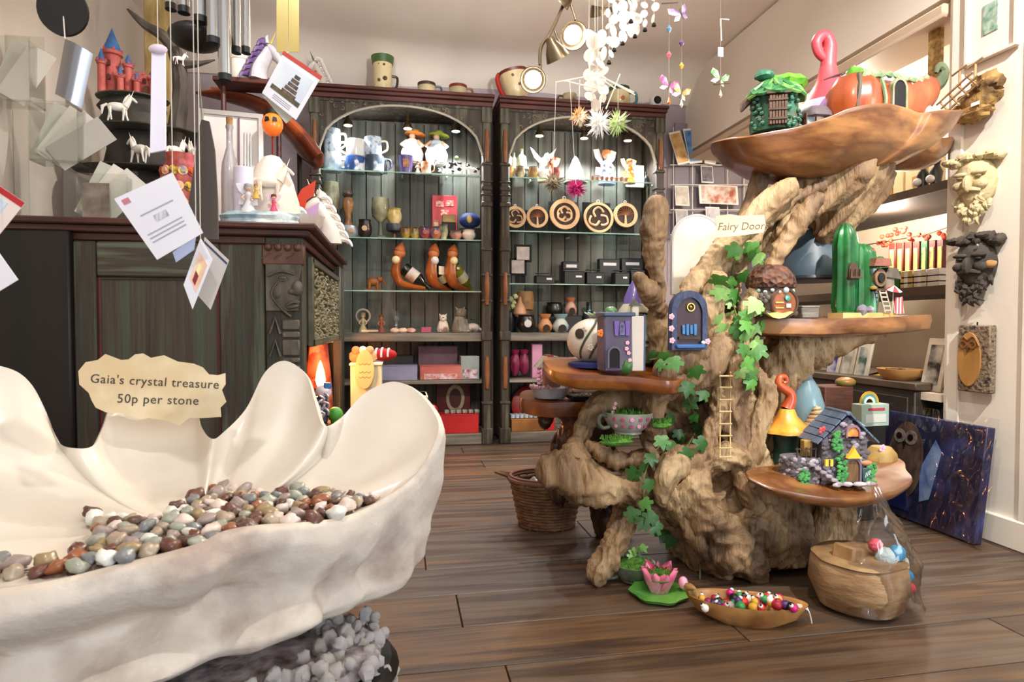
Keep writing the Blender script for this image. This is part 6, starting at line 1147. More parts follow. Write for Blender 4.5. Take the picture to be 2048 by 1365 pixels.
for i in range(5): b.tube([(-.016 + i * .008, 0, .09), (-.022 + i * .011, -.004, .118 - abs(i - 2) * .006), (-.024 + i * .012, -.008, .14 - abs(i - 2) * .01)], [.005, .0045, .003], 6)
b.obj('hand', mt('#5a626a', .4), t); MB().lathe([(.0145, .04), (.016, .044), (.0145, .048)], 14).obj('bracelet', mt('#a8aca8', .3, .8), t)
for i, (px, c, lab) in enumerate(((790, '#c8b09a', 'rough beige mineral lump at the shelf edge'), (806, '#d8b890', 'rounded sandy mineral lump on the shelf edge'), (822, '#c04a50', 'red mineral lump on the shelf edge'))): tag(MB().ball((0, 0, .014), (.03, .02, .016), 10, 7, nz=.3, ns=3, seed=i).obj('mineral_lump', mt(c, .5, c2='#e8d8cc', vs=20), None, sh_at(px, Z4, BY + .05)), lab, 'mineral', 'minerals on the wooden shelf')
t = thing('pink_gift_box', 'tiny pink gift box on the wooden shelf', 'box', sh_at(852, Z4, BY + .08)); MB().box((0, 0, .015), (.06, .04, .03), bev=.002).obj('box', mt('#b8587a', .5), t); MB().box((0, 0, .031), (.064, .044, .006), bev=.002).obj('lid', mt('#c86a8a', .5), t)
for px, hp, lab, kind in ((886, 38, 'white pug dog figurine sitting on the wooden shelf', 0), (920, 52, 'grey howling wolf figurine on the wooden shelf', 1), (945, 28, 'white and brown lying dog figurine at the shelf end', 2)):
    t = thing('dog_figurine', lab, 'figurine', sh_at(px, Z4, BY + .1), (0, .5, -.3)[kind]); S = hp * K; m = mt(('#d8d2c8', '#7a7468', '#d0c8be')[kind], .6, c2=('#8a6a5a', '#a09a8a', '#5a4436')[kind], vs=9, lo=.5, hi=.6); b = MB(S)
    if kind == 2: b.ball((0, 0, .35), (.55, .3, .33), 12, 8); b.ball((-.5, -.1, .5), (.24, .2, .22), 10, 8); b.tube([(.5, 0, .3), (.75, -.2, .12)], [.1, .05], 6); b.ball((-.62, -.28, .42), (.12, .12, .1), 8, 6)
    else:
        b.lathe([(.3, 0), (.34, .15), (.28, .4), (.2, .62)], 14); b.ball((0, -.06, .75), (.2, .2, .2), 12, 8); b.tube([(0, -.18, .72), (0, -.36, .7 + .25 * kind)], [.13, .07], 8)
        for s in (-1, 1): b.tube([(s * .13, -.02, .88), (s * .2, .02, 1.0)], [.07, .01], 6); b.tube([(s * .16, -.16, .5), (s * .16, -.26, .02)], [.09, .07], 7); b.ball((s * .16, -.3, .05), (.09, .12, .05), 8, 6)
    b.obj('dog_body', m, t); MB(S).ball((0, -.31, .76) if kind == 0 else ((0, -.42, .95) if kind else (-.68, -.4, .45)), .05, 8, 6).obj('nose', blackm, t)
    MB(S).lathe([(.36, 0), (.38, .03), (.3, .04)] if kind < 2 else [(.5, 0), (.52, .03), (.4, .04)], 14).obj('base', mt('#8a847a', .6), t)
# fifth and sixth shelf: boxes
def pack(label, pxa, pxb, hp, z, c1, c2=None, Y=BY + .1, dep=.12, name='gift_box', lid=None, pattern=None):
    a, b = at(pxa, 650, Y), at(pxb, 650, Y); W_ = b.x - a.x; k = mpp(a); h = hp * k; t = thing(name, label, 'box', ((a.x + b.x) / 2, Y, z)); MB().box((0, 0, h / 2), (W_, dep, h), bev=.002).obj('box_body', mt(c1, .5, c2=c2 or c1, vs=8), t)
    MB().box((0, 0, h * .995 + .003), (W_ * 1.01, dep * 1.01, .006), bev=.002).obj('box_lid', mt(lid or c1, .5), t)
    if pattern: MB().box((0, -dep / 2 - .001, h * .25), (W_ * .8, .002, h * .4)).obj('print_panel', mt(pattern, .5, c2='#e8d8e0', vs=40), t)
    return t
pack('pale lavender gift box on the lower shelf', 762, 834, 28, Z5, '#8f8fb0', '#a09fbe'); pack('coral pink box in front of a mauve backing on the lower shelf', 839, 921, 27, Z5, '#c0645e', '#d07a70', pattern='#c86a50')
pack('mauve display box standing behind the coral box', 836, 914, 62, Z5, '#8a6a78', '#7a5c6c', BY + .23, .06); pack('pale grey box with flowered foot at the lower shelf end', 920, 956, 44, Z5, '#9aa4a4', '#8a9494', pattern='#8a4a60', lid='#b4bcb8')
pack('dark grey storage box in the shadow of the lower shelf', 770, 826, 44, Z5, '#2c3034', '#3a4040', BY + .24, .08)
pack('bright red tray box on the bottom shelf', 878, 955, 36, Z6, '#b01616', '#c02020', BY + .08, .12); pack('dark red shrine card standing behind the red tray', 872, 940, 92, Z6, '#6a1414', '#4a0e10', BY + .22, .04, 'shrine_card')
q = sh_at(910, Z6 + .1, BY + .195); t = thing('oval_medallion', 'grey-gold oval medallion leaning on the red shrine card', 'medallion', q); MB().ringprism(circ(.06, 20, ry=.09), circ(.04, 20, ry=.065), .014).obj('ring', mt('#8a7a58', .4, c2='#b0a890', vs=14), t, (0, 0, .1)); MB().prism(circ(.041, 20, ry=.066), .006).obj('plate', mt('#4a1a18', .5), t, (0, 0, .1))
for i in range(6): 
    q = sh_at(893 + i * 12, Z6 + 36 * K + .006, BY + .07); tag(MB().box((0, 0, .012), (.03, .05, .022), bev=.003).obj('silver_packet', mt('#c8c4bc', .3, .4, c2='#8a8680', vs=30), None, q), 'small silver foil packet lined up on the red tray', 'packet', 'silver packets on the red tray')
# cream stand with oval sign before the left bookcase
q = at(733, 800, 3.42); q.z = 0; kx = mpp(at(733, 760, 3.42)); t = thing('cream_cupboard', 'cream painted box stand beside the fireplace with an oval sign', 'cupboard', q); zt_ = at(733, 730, 3.42).z; MB().box((0, .06, zt_ / 2), (60 * kx, .2, zt_), bev=.006).obj('cupboard_body', mt('#e0d2b0', .6, c2='#d4c49e', vs=6), t); MB().box((0, .06, zt_ + .005), (64 * kx, .22, .014), bev=.004).obj('cupboard_top', mt('#e6dabc', .6), t)
q2 = at(730, 770, 3.38); q2.z = at(730, 775, 3.38).z; t = thing('oval_sign', 'oval parchment sign with faded script propped on the cream stand', 'sign', (q2.x, 3.36, q2.z), rot=(R(-4), 0, 0)); MB().prism(circ(18 * kx, 24, (0, 36 * kx), ry=38 * kx), .006).obj('oval_board', mt('#b5a46c', .6, c2='#cbbb88', vs=10), t); [MB().tube(spline([(-.03 + .01 * j, -.004, z * kx + .004 * (-1) ** j) for j in range(7)], 3), .0012, 4).obj('faded_script', mt('#6a5a3a', .6), t) for z in (46, 30, 20)]
q3 = at(835, 810, 3.5); z3 = at(835, 790, 3.5).z; t = thing('cream_crate', 'low cream crate between the clam shell and the bookcase', 'crate', (q3.x, 3.55, 0)); MB().box((0, 0, z3 / 2), (40 * kx, .2, z3), bev=.006).obj('crate_body', mt('#cfc6a4', .6, c2='#bdb392', vs=6), t); MB().box((0, 0, z3 - .01), (42 * kx, .21, .02), bev=.004).obj('crate_rim', mt('#d8d0b0', .6), t)
for i, (px, c1, lab) in enumerate(((712, '#c88a5a', 'tan soft toy on the cream stand'), (726, '#f0e6dc', 'white soft toy on the cream stand'), (740, '#d8a878', 'peach soft toy on the cream stand'))): tag(MB().ball((0, 0, .032), (.036, .03, .034), 12, 8, nz=.25, ns=2, seed=i).ball((.0, -.02, .066), .022, 10, 8).obj('soft_toy', mt(c1, .9, bump=.5, bs=60), None, (at(px, 700, 3.46).x, 3.46, zt_ + .012)), lab, 'soft toy')
t = thing('striped_slipper', 'red and white striped plush slipper on the cream stand', 'slipper', (at(764, 720, 3.44).x, 3.52, zt_ + .014), .1); MB().ball((.0, 0, .035), (.08, .04, .035), 16, 10).obj('slipper_body', mt('#b8141c', .8), t)
for x in (-.03, .0, .035): MB().tube([(x + .01 * math.sin(a), .041 * math.sin(a) * math.sqrt(max(0, 1 - (x / .08) ** 2)), .035 + .036 * math.cos(a) * math.sqrt(max(0, 1 - (x / .08) ** 2))) for a in np.linspace(-1.9, 1.9, 12)], .006, 6).obj('white_stripe', mt('#f0ece8', .8), t)
q = at(858, 830, 3.5); t = thing('red_bauble', 'glossy red and white bauble peeping past the shell', 'bauble', (q.x + .01, 3.42, .0)); MB().ball((0, 0, at(858, 822, 3.42).z), .036, 14, 10).obj('bauble', mt('#a81820', .2, coat=.5), t); MB().ball((.004, -.03, at(858, 822, 3.42).z + .01), .014, 10, 8).obj('white_spot', mt('#f0e8e4', .4), t); MB().lathe([(.05, 0), (.045, .01), (.012, .02), (.012, at(858, 822, 3.42).z - .03)], 14).obj('bauble_stand', black_w, t)
# ---- right bookcase, top glass shelf
K2 = mpp(sh_at(1150, R1)); t = thing('white_riser', 'small white riser with glass vials at the left of the right bookcase', 'riser', sh_at(1036, R1, BY + .2)); MB().box((0, 0, 26 * K2), (50 * K2, .07, .008)).obj('riser_top', wht, t)
for s in (-1, 1): MB().box((s * 23 * K2, 0, 13 * K2 - .002), (.008, .07, 26 * K2 - .006)).obj('riser_leg', wht, t)
for px, hp, lab in ((1019, 34, 'slim glass vial with pale stopper, left of three'), (1028, 30, 'slim glass vial, middle of three'), (1043, 38, 'wide glass vial with leaf stopper, right of three')): bottle('glass_vial', lab + ' on the white riser', sh_at(px, R1 + 26 * K2 + .004, BY + .2), hp * K2, (6 if hp < 38 else 10) * K2, mt('#d8dcc8', .1, coat=.5, c2='#a8b090', vs=20), mt('#c8b890', .5))
for px, c1, c2, lab in ((1018, '#a8743a', '#d8a860', 'copper knob pot'), (1040, '#4a3426', '#d8c8a0', 'brown ring pot'), (1066, '#8a6a4a', '#b89a4a', 'small tan pot'), (1110, '#7a2a2a', '#a84a3a', 'dark red pot')): pot(lab + ' on the right bookcase top shelf', px, R1, 22 * K2, 10 * K2, c1, c2, BY + .09)
tag(MB().ball((0, 0, .04), (.03, .03, .04), 14, 10).obj('egg_ornament', mt('#ece8e2', .3, coat=.4), None, sh_at(1083, R1, BY + .1)), 'glossy white egg ornament on the right bookcase top shelf', 'ornament')
p = sh_at(1086, R1 + 24 * K2, BY + .18); t = thing('white_bird', 'white bird figurine with spread wings on the upper riser', 'figurine', p); MB().ball((0, 0, .05), (.03, .05, .03), 10, 8).tube([(0, 0, .02), (0, 0, .0)], .01, 6).ball((.02, -.03, .085), .02, 8, 6).obj('bird_body', wht, t)
for s in (-1, 1): MB().prism([(0, 0), (s * .05, .05), (s * .09, .09), (s * .06, .02), (s * .02, -.02)], .01).obj('wing', wht, t, (0, 0, .06))
MB().lathe([(.04, -24 * K2), (.04, -.002), (0, 0)], 14).obj('stand', mt('#d8cc90', .4), t)
for px, hp, lab, d, h, w in ((1105, 52, 'rust winged fairy on the right bookcase top shelf', '#b06030', '#8a3a20', '#c89a7a'), (1212, 72, 'fairy with blue skirt and pale wings, right bookcase top shelf', '#6a78a8', '#d88a4a', '#e0e4e8'), (1258, 50, 'orange dressed fairy in front of a white card', '#e8962a', '#c86a3a', '#f0c060')):
    t = thing('fairy_figurine', lab, 'figurine', sh_at(px, R1, BY + (.12 if px > 1240 else .18)), .2, 'fairies on the right bookcase'); fairy(t, hp * K2, skin, mt(d, .5), mt(h, .5), mt(w, .4))
t = thing('crystal_cone', 'bright white crystal cone lamp in the middle of the right bookcase', 'crystal', sh_at(1150, R1, BY + .17)); MB().lathe([(.075, 0), (.07, .02), (.045, .1), (.02, .16), (0, .18)], 7).obj('crystal', mt('#f0ecea', .25, c2='#ddd6dc', vs=8, coat=.4), t); MB().lathe([(.08, 0), (.08, .008), (.07, .01)], 18).obj('base', mt('#b8a890', .5), t)
pack('blank white card standing behind the orange fairy', 1250, 1286, 42, R1, '#efebe6', None, BY + .22, .01, 'white_card'); bottle('dark_bottle', 'small black bottle at the right end of the top shelf', sh_at(1291, R1, BY + .18), .1, .016, mt('#14161a', .2, coat=.4), blackm)
for i in range(8): 
    t = thing('acorn_ornament', 'brown acorn ornament in the row at the front of the right bookcase shelf', 'ornament', sh_at(1184 + i * 9.5, R1, BY + .07 + .01 * (i % 2)), group='row of brown acorns'); MB().ball((0, 0, .016), (.012, .012, .016), 8, 6).obj('nut', mt('#a8683a', .4, c2='#7a4020', vs=20), t); MB().lathe([(.014, .02), (.012, .028), (0, .032)], 10).obj('cap', mt('#5a3420', .6), t)
# second shelf: round carved plaques on black boards
pl_w = mt('#d2a878', .5, c2='#e0be92', vs=8, name='pale_cut_wood')
def plaque(label, px, py, rp, kind, Y=BY + .1):
    c_ = at(px, py, Y); k = mpp(c_); r = rp * k; t = thing('round_plaque', label, 'plaque', (c_.x, Y, c_.z - r), group='round carved plaques', rot=(R(-6), 0, 0)); Mx = TR(0, 0, r)
    MB().prism(circ(r * .98, 32), .006, TR(0, .008, r)).obj('dark_disc', mt('#3a2418', .6), t); MB().ringprism(circ(r, 32), circ(r * (.74 if kind != 1 else .84), 32), .014, Mx).obj('rim', pl_w, t)
    if kind in (0, 1, 2):
        if kind == 0: MB().ringprism(circ(r * .52, 24), circ(r * .43, 24), .012, Mx).obj('inner_ring', pl_w, t)
        s = .45 if kind == 0 else .62
        for i in range(3):
            a = math.pi / 2 + i * 2.0944; q = [Vector((math.cos(a + d) * r * s * f, 0, math.sin(a + d) * r * s * f)) for d, f in ((-.75, .8), (-.35, .98), (0, 1.1), (.35, .98), (.75, .8), (2.0944 - .75, .35))]
            MB().tube(spline([tuple(v) for v in q], 4), r * .075, 6, Mx).obj('knot_strand', pl_w, t)
    else:
        MB().tube([(0, 0, -r * .8), (0, 0, 0)], [r * .12, r * .07], 7, Mx).obj('tree_trunk', pl_w, t); rr = random.Random(px)
        for i in range(11): a = .1 + i * .294; MB().tube(spline([(0, 0, -r * .05), (r * .3 * math.cos(a), 0, r * .3 * math.sin(a)), (r * .72 * math.cos(a + .2), 0, r * .72 * math.sin(a + .2))], 3), r * .035, 5, Mx).obj('tree_branch', mt('#8a5530', .5), t)
    MB().ringprism(circ(r * .12, 10), circ(r * .07, 10), .006, TR(0, 0, r * 2.08)).obj('hanging_eye', mt('#e8e4e0', .3, .6), t)
    bd = thing('black_backing_board', 'black backing board behind the ' + label.split(' plaque')[0].replace('round ', '') + ' plaque', 'board', (c_.x, Y + .06, R2), group='black boards behind plaques'); MB().box((0, 0, r * 1.05), (r * 1.9, .012, r * 2.1), bev=.002).obj('board', blackm, bd); MB().box((0, .02, r * .5), (r * .8, .03, r)).obj('easel', mt('#1a1a1c', .6), bd)
plaque('round pentacle knot plaque cut by the bookcase post', 1031, 434, 22, 2); plaque('round small tree plaque second from the post', 1075, 434, 22, 3); plaque('round pale ringed triquetra plaque', 1130, 428, 31, 0); plaque('round bold triquetra plaque', 1198, 435, 31, 1); plaque('round tree of life plaque nearest the driftwood', 1252, 430, 25, 3)
# third shelf: frames and black boxes with tags
for px, py, s, lab in ((1046, 507, 26, 'upper small white square picture in black frame'), (1036, 534, 26, 'lower small pink-white square picture in black frame')):
    q = at(px, py + s / 2, BY + .2); t = thing('square_frame', lab + ' on the right bookcase', 'frame', (q.x, q.y, R3 if py > 520 else q.z)); k = mpp(q); h = s * k
    if py > 520: t.location.z = R3; z0 = at(px, py, BY + .2).z - R3
    else: z0 = h / 2
    MB().box((0, .006, z0), (h * 1.35, .01, h * 1.35)).obj('mount', blackm, t); MB().box((0, 0, z0), (h, .004, h)).obj('picture', mt('#cfc8c4', .5, c2='#b0a0a0', vs=20), t)
    if py > 520: MB().box((0, .012, z0 / 2), (h * .4, .01, z0)).obj('easel', blackm, t)
    else: MB().box((0, .012, (R3 - t.location.z) / 2), (h * .3, .008, t.location.z - R3)).obj('easel', blackm, t)
bx = [(1070, 1106, 14, .08, 'flat black jewellery box'), (1126, 1166, 24, .1, 'black jewellery box with white tag'), (1170, 1204, 22, .08, 'black jewellery box with slanted lid'), (1226, 1254, 22, .09, 'black jewellery box with bright card'), (1258, 1284, 26, .1, 'black jewellery box near the driftwood')]
for a_, b2, hp, dp, lab in bx:
    t = pack(lab + ' on the third shelf', a_, b2, hp, R3, '#0e0f12', '#1a1c20', BY + dp, .08, 'jewellery_box'); W_ = (b2 - a_) * K2; MB().box((W_ * .2, -.043, hp * K2 * .6), (W_ * .3, .002, .012)).obj('white_tag', mt('#e8e8e8', .4), t); MB().box((-W_ * .1, 0, hp * K2 + .02), (W_ * .7, .06, .004), TR(0, 0, 0) @ RX(0)).obj('open_flap', mt('#2a2c30', .25), t)
for a_, b2, hp, z, lab in ((1124, 1156, 20, 26, 'open black case with white satin lining'), (1196, 1236, 26, 26, 'black case stacked at the back of the shelf'), (1240, 1282, 24, 30, 'black case with bright lid at the shelf back')):
    t = pack(lab + ' third shelf', a_, b2, hp + z, R3, '#15171b', '#22252b', BY + .24, .06, 'jewellery_case'); MB().box((0, -.032, (hp + z) * K2 * .85), ((b2 - a_) * K2 * .7, .003, .02)).obj('satin_strip', mt('#d8d8dc', .35), t)
# fourth shelf: burners and pots
burner('orange-tan oil burner with round opening, left of the pair', 1090, Z4, 36 * K2, 14 * K2, '#c89468', '#b87a4a', BY + .08); burner('pale blue oil burner with round opening, right of the pair', 1121, Z4, 36 * K2, 16 * K2, '#c8ccc8', '#7aa0a8', BY + .08)
pack('black lidded box under the pink burner', 1124, 1160, 32, Z4, '#101215', '#1c1f24', BY + .18, .09); burner('pink and terracotta oil burner raised on a black box', 1141, Z4 + 32 * K2 + .006, 36 * K2, 12 * K2, '#c8a898', '#a8644a', BY + .18)
pot('wide black cauldron bowl on the wooden shelf', 1108, Z4 + .1, 30 * K2, 18 * K2, '#0c0d0e', '#1a1c1e', BY + .22); pack('black box under the cauldron bowl', 1094, 1122, 30, Z4, '#0f1012', None, BY + .22, .08)
bottle('dark_jar', 'dark blue-black jar at the back of the wooden shelf', sh_at(1178, Z4, BY + .2), .2, .05, mt('#1c2a34', .2, coat=.5), blackm, cat='jar'); pot('shiny black cauldron with a silver spark on the wooden shelf', 1052, Z4, 34 * K2, 19 * K2, '#0a0a0c', '#16161a', BY + .08, '#c8c8c8')
t = thing('mushroom_tea_light', 'brown mushroom-shaped tea light house on the wooden shelf', 'ornament', sh_at(1050, Z4 + .0, BY + .2)); MB().lathe([(.04, 0), (.045, .12), (.04, .16)], 16).obj('stem', mt('#4a3424', .6, c2='#6a4a30', vs=14), t); MB().lathe([(.055, .15), (.06, .2), (.056, .26), (.05, .27)], 18).obj('cap', mt('#7a5232', .5, c2='#a87a4a', vs=14, bump=.4), t)
t = thing('cone_pot', 'small terracotta cone-necked pot on the wooden shelf', 'pot', sh_at(1040, Z4, BY + .1)); MB().lathe([(.03, .1), (.045, .12), (.036, .16), (.012, .2), (.008, .23)], 16).obj('pot_body', mt('#b88a68', .5, c2='#9a6a4a', vs=10), t); MB().lathe([(.035, 0), (.03, .1)], 14).obj('plinth', black_w, t)
t = thing('flower_posy', 'pale yellow-green flower posy in a dark pot by the bookcase post', 'posy', sh_at(1020, Z4, BY + .15)); MB().lathe([(.03, 0), (.045, .05), (.04, .13)], 16).obj('pot', mt('#1c2024', .3, coat=.4), t)
r = random.Random(12)
for i in range(14): MB().ball((r.uniform(-.04, .04), r.uniform(-.03, .03), .15 + r.random() * .1), .018, 8, 6, nz=.3, ns=5).obj('bloom', mt('#a8ac78', .6, c2='#c8cc98', vs=40), t)
# fifth and bottom
for i, px in enumerate((1030, 1048)): t = thing('gift_bag', ['magenta fabric gift bag beside the bookcase post', 'magenta fabric gift bag with pale flower, second from the post'][i], 'bag', sh_at(px, Z5, BY + .1), group='magenta gift bags'); MB().ball((0, 0, .092), (.034, .034, .075), 14, 10, nz=.2, ns=2, seed=i).obj('bag', mt('#6a1038', .5, c2='#8a2a50', vs=8), t); MB().lathe([(.02, .15), (.032, .18), (.02, .185)], 12).obj('bag_neck', mt('#7a1a44', .5), t)
pack('tall pale pink box on the lower right shelf', 1062, 1082, 66, Z5, '#c890b0', '#b87aa0', BY + .12, .08)
t = thing('red_platter', 'large round red platter standing on the bottom right shelf', 'platter', sh_at(1064, Z6, BY + .2), rot=(R(-8), 0, 0)); MB().lathe([(.13, -.01), (.135, .0), (.1, .012), (0, .014)], 28, M=TR(0, 0, .14) @ RX(R(90))).obj('platter', mt('#7a1410', .35, c2='#9a2418', vs=6), t); MB().lathe([(.085, .0), (.08, .005), (0, .006)], 28, M=TR(0, -.013, .14) @ RX(R(90))).obj('platter_well', mt('#641008', .35), t)
pack('orange-brown cardboard tray on the bottom right shelf', 1020, 1084, 22, Z6, '#a8743a', '#8a5a28', BY + .08, .12); pack('small bright red box on the bottom right shelf', 1087, 1106, 34, Z6, '#c41414', '#d02020', BY + .08, .1)
for i in range(7): tag(MB().box((0, 0, .012), (.026, .06, .024), bev=.002).obj('blue_packet', mt('#6a8aa8', .4, c2='#c8ccd0', vs=30), None, sh_at(1024 + i * 9, Z6 + 22 * K2 + .007, BY + .08)), 'small blue-white packet standing in the cardboard tray', 'packet', 'blue packets in the cardboard tray')
# ---- on top of the bookcases
TY = BY + .1; KT = mpp(Vector((0, TY, 2.2)))
jugm = mt('#cbb88a', .4, c2='#b8a070', vs=5, c3='#d4c49a', coat=.3); dgreen = mt('#24402a', .4, c2='#4a6a30', vs=10)
def painted(t, pts, mm):
    for x, y, z, s in pts: MB().ball((x, y, z), (s, s * .4, s), 8, 6).obj('painted_motif', mm, t)
p = sh_at(768, ZT, TY); t = thing('tall_pitcher', 'tall cream pitcher with dark green rim on the left bookcase', 'pitcher', p); h = 72 * KT; r_ = 19 * KT; MB().lathe([(r_ * .8, 0), (r_ * .9, .01), (r_ * .95, h * .3), (r_ * .98, h * .7), (r_ * 1.1, h)], 24).obj('pitcher_body', jugm, t); MB().lathe([(r_ * 1.08, h * .8), (r_ * 1.2, h), (r_ * 1.05, h), (r_ * .9, h * .8)], 24).obj('green_rim', dgreen, t); MB().tube(spline([(r_ * .95, 0, h * .5), (r_ * 1.5, 0, h * .46), (r_ * 1.4, 0, h * .2), (r_ * .9, 0, h * .16)], 4), .008, 7).obj('handle', mt('#2a2018', .4), t); painted(t, [(.01, -r_ * .98, h * .72, .008), (-.02, -r_ * .9, h * .74, .006), (.015, -r_ * .95, h * .35, .014), (-.02, -r_ * .9, h * .3, .01)], brown)
for px, rm, hm, lab in ((855, '#3a2a20', '#3a4a5a', 'cream cup with dark brown rim and grey handle on the left bookcase'), (917, '#7a2a20', '#8a5a3a', 'cream cup with red-brown rim on the left bookcase')):
    t = mug('painted_cup', lab, sh_at(px, ZT, TY), 26 * KT, 18 * KT, mt('#a89a7a', .4, c2='#c8b890', vs=8), mt(hm, .4), 1); MB().lathe([(18.2 * KT, 20 * KT), (18.4 * KT, 26 * KT), (17 * KT, 26.2 * KT)], 20).obj('rim_band', mt(rm, .4), t)
t = thing('dark_leaf_dish', 'dark green leaf-shaped dish lying on the left bookcase', 'dish', sh_at(705, ZT + .004, TY)); MB().ball((0, 0, .012), (.11, .06, .014), 18, 8).obj('leaf_dish', mt('#2c3a20', .5, c2='#4a5030', vs=14), t); MB().tube([(-.11, 0, .014), (.11, 0, .02)], .004, 6).obj('leaf_vein', brown, t)
p = sh_at(638, ZT, TY - .02); t = thing('unicorn_bust', 'white unicorn bust with red collar at the left end of the bookcase', 'bust', p, -.3); bust(t, mt('#d8d0ca', .5), 64 * KT, mt('#e6dcd8', .5), mt('#4a6a50', .4), -1); MB(64 * KT).tube([(.02 + .0 * a, .18 * math.sin(a), .42 + .08 * math.cos(a)) for a in np.linspace(0, 6.283, 14, endpoint=False)], .03, 6, closed=True).obj('collar', mt('#b83028', .5), t)
t = thing('red_rim_jug', 'wide cream and red jug tilted on the right bookcase', 'jug', sh_at(1036, ZT + .022, TY), rot=(0, R(-12), 0)); h = 56 * KT; r_ = 26 * KT; MB().lathe([(r_ * .75, 0), (r_ * .95, h * .2), (r_ * 1.0, h * .5), (r_ * 1.15, h), (r_ * 1.05, h), (r_ * .9, h * .5), (0, h * .2)], 24).obj('jug_body', jugm, t); MB().tube(spline([(-r_ * 1.1, 0, h), (-r_ * 1.35, 0, h * .8), (-r_ * 1.2, 0, h * .3), (-r_ * .8, 0, h * .05)], 4), .014, 8).obj('red_handle', mt('#a82018', .4), t); MB().lathe([(r_ * 1.14, h * .9), (r_ * 1.19, h * 1.0), (r_ * 1.06, h * 1.01)], 24).obj('rim_band', mt('#6a2a20', .4), t); painted(t, [(-.02, -r_ * 1.0, h * .75, .012), (.01, -r_ * .97, h * .4, .01)], mt('#7a3a2a', .5))
mug('painted_cup', 'small cream cup with dark rim behind the hanging shells', sh_at(1138, ZT, TY), 24 * KT, 15 * KT, mt('#c8b890', .4, c2='#4a3020', vs=7), brown, -1)
t = mug('painted_jug', 'round cream jug with a green rim and blue handle on the right bookcase', sh_at(1236, ZT, TY), 44 * KT, 24 * KT, jugm, mt('#3a7a80', .4), 1, 'jug', prof=[(24 * KT * k, 44 * KT * z) for k, z in ((.6, 0), (.9, .15), (1, .45), (.85, .8), (.9, 1), (.8, 1), (.75, .8), (0, .3))]); painted(t, [(0, -24 * KT, 16 * KT, .014)], mt('#b85a3a', .5)); MB().lathe([(.86 * 24 * KT, 36 * KT), (.94 * 24 * KT, 44 * KT), (.8 * 24 * KT, 44.5 * KT)], 20).obj('rim_band', dgreen, t)
t = thing('security_camera', 'small white round security camera on the right bookcase', 'camera', sh_at(1308, ZT, TY)); MB().lathe([(.03, 0), (.028, .012), (.01, .016), (.01, .03)], 16).obj('camera_foot', wht, t); MB().ball((0, 0, .062), (.042, .042, .04), 18, 12).obj('camera_body', wht, t); MB().lathe([(.026, 0), (.022, .008), (0, .009)], 18, M=TR(0, -.038, .064) @ RX(R(90))).obj('camera_lens', blackm, t)
# things before the fire opening
p = at(645, 846, 2.85); t = thing('hearth_stand', 'dark low stand before the fire opening, hidden behind the shell', 'stand', (p.x + .01, 2.87, 0)); MB().box((0, 0, p.z / 2 - .01), (.13, .12, p.z - .02), bev=.004).obj('stand_body', black_w, t); MB().box((0, 0, p.z - .012), (.15, .14, .02), bev=.003).obj('stand_top', brown, t)
k = mpp(p); t = thing('silver_tower', 'silver and navy carved tower ornament glowing before the fire', 'ornament', (at(642, 846, 2.85).x, 2.86, p.z), .2); MB().box((0, 0, 26 * k), (24 * k, .05, 52 * k), bev=.006).obj('navy_core', mt('#141c3c', .35, c2='#2a3050', vs=14), t)
for i in range(9): MB().tube(spline([((-12 + (i % 3) * 12) * k, -.027, (6 + i * 5) * k), ((-4 + (i % 3) * 8) * k, -.034, (14 + i * 5) * k), ((6 - (i % 2) * 10) * k, -.027, (20 + i * 5) * k)], 4), .006, 6).obj('silver_scroll', mt('#c8c4cc', .35, .5), t)
MB().ball((.01, 0, 62 * k), (16 * k, .03, 13 * k), 12, 8, nz=.3, ns=3).obj('white_crest', mt('#e4dee4', .4), t); MB().box((12 * k, -.01, 74 * k), (14 * k, .03, 12 * k), RY(.0), bev=.003).obj('blue_block', mt('#2a6ab0', .4), t)
tag(MB().ball((0, 0, .034), (.034, .034, .034), 14, 10).lathe([(.02, 0), (.022, .004), (.018, .008)], 14).obj('green_ball', mt('#3a8a2c', .5, c2='#5aa83c', vs=14), None, (at(668, 846, 2.85).x + .005, 2.86, p.z)), 'bright green ball beside the silver tower ornament', 'ball')
# ================================================================ hanging things
thread = mt('#d8d0c4', .6); chrome = mt('#c8cacc', .18, 1, name='polished_tube'); ZC = CEIL - .014
def hang(px, Y, parent, p0, r=.0007, top=None):
    """string from a world point p0 straight up to the ceiling, in parent space"""
    o = parent.location; MB().tube([Vector(p0) - o, Vector((p0[0], p0[1], ZC)) - o], r, 5).obj('string', thread, parent)
# wind chime
Y = 1.32; c_ = at(415, 60, Y); t = thing('wind_chime', 'silver tube wind chime with black striker and long grey wooden sail', 'wind chime', (c_.x, Y, c_.z))
for i, (px, w, yb, dy) in enumerate(((342, 21, 20, .03), (368, 23, 27, -.02), (400, 25, 46, -.05), (426, 24, 88, -.055), (450, 25, 162, -.05), (473, 18, 107, .0), (492, 18, 107, .03))):
    p = at(px, yb, Y + dy); k = mpp(p); r = w * k / 2; q = p - t.location
    MB().tube([q + Vector((0, 0, .004)), q + Vector((0, 0, .46 + .02 * i))], r, 16, cap=False).obj('tube', chrome, t); MB().lathe([(r * .8, .0), (r * 1.03, 0), (r * 1.03, .012), (r * .8, .012)], 16, q).obj('end_cap', mt('#141416', .4), t)
sk = at(392, 75, Y + .01) - t.location; MB().ball(sk, (.05, .05, .024), 18, 10, RX(0)).obj('striker', mt('#0c0b0c', .5), t); MB().tube([sk, sk + Vector((.0, 0, .5))], .0015, 5).obj('string', thread, t)
MB().lathe([(.1, 0), (.1, .015), (0, .02)], 28, (0, 0, .5)).obj('top_disc', brown, t); hang(0, 0, t, t.location + Vector((0, 0, .52)))
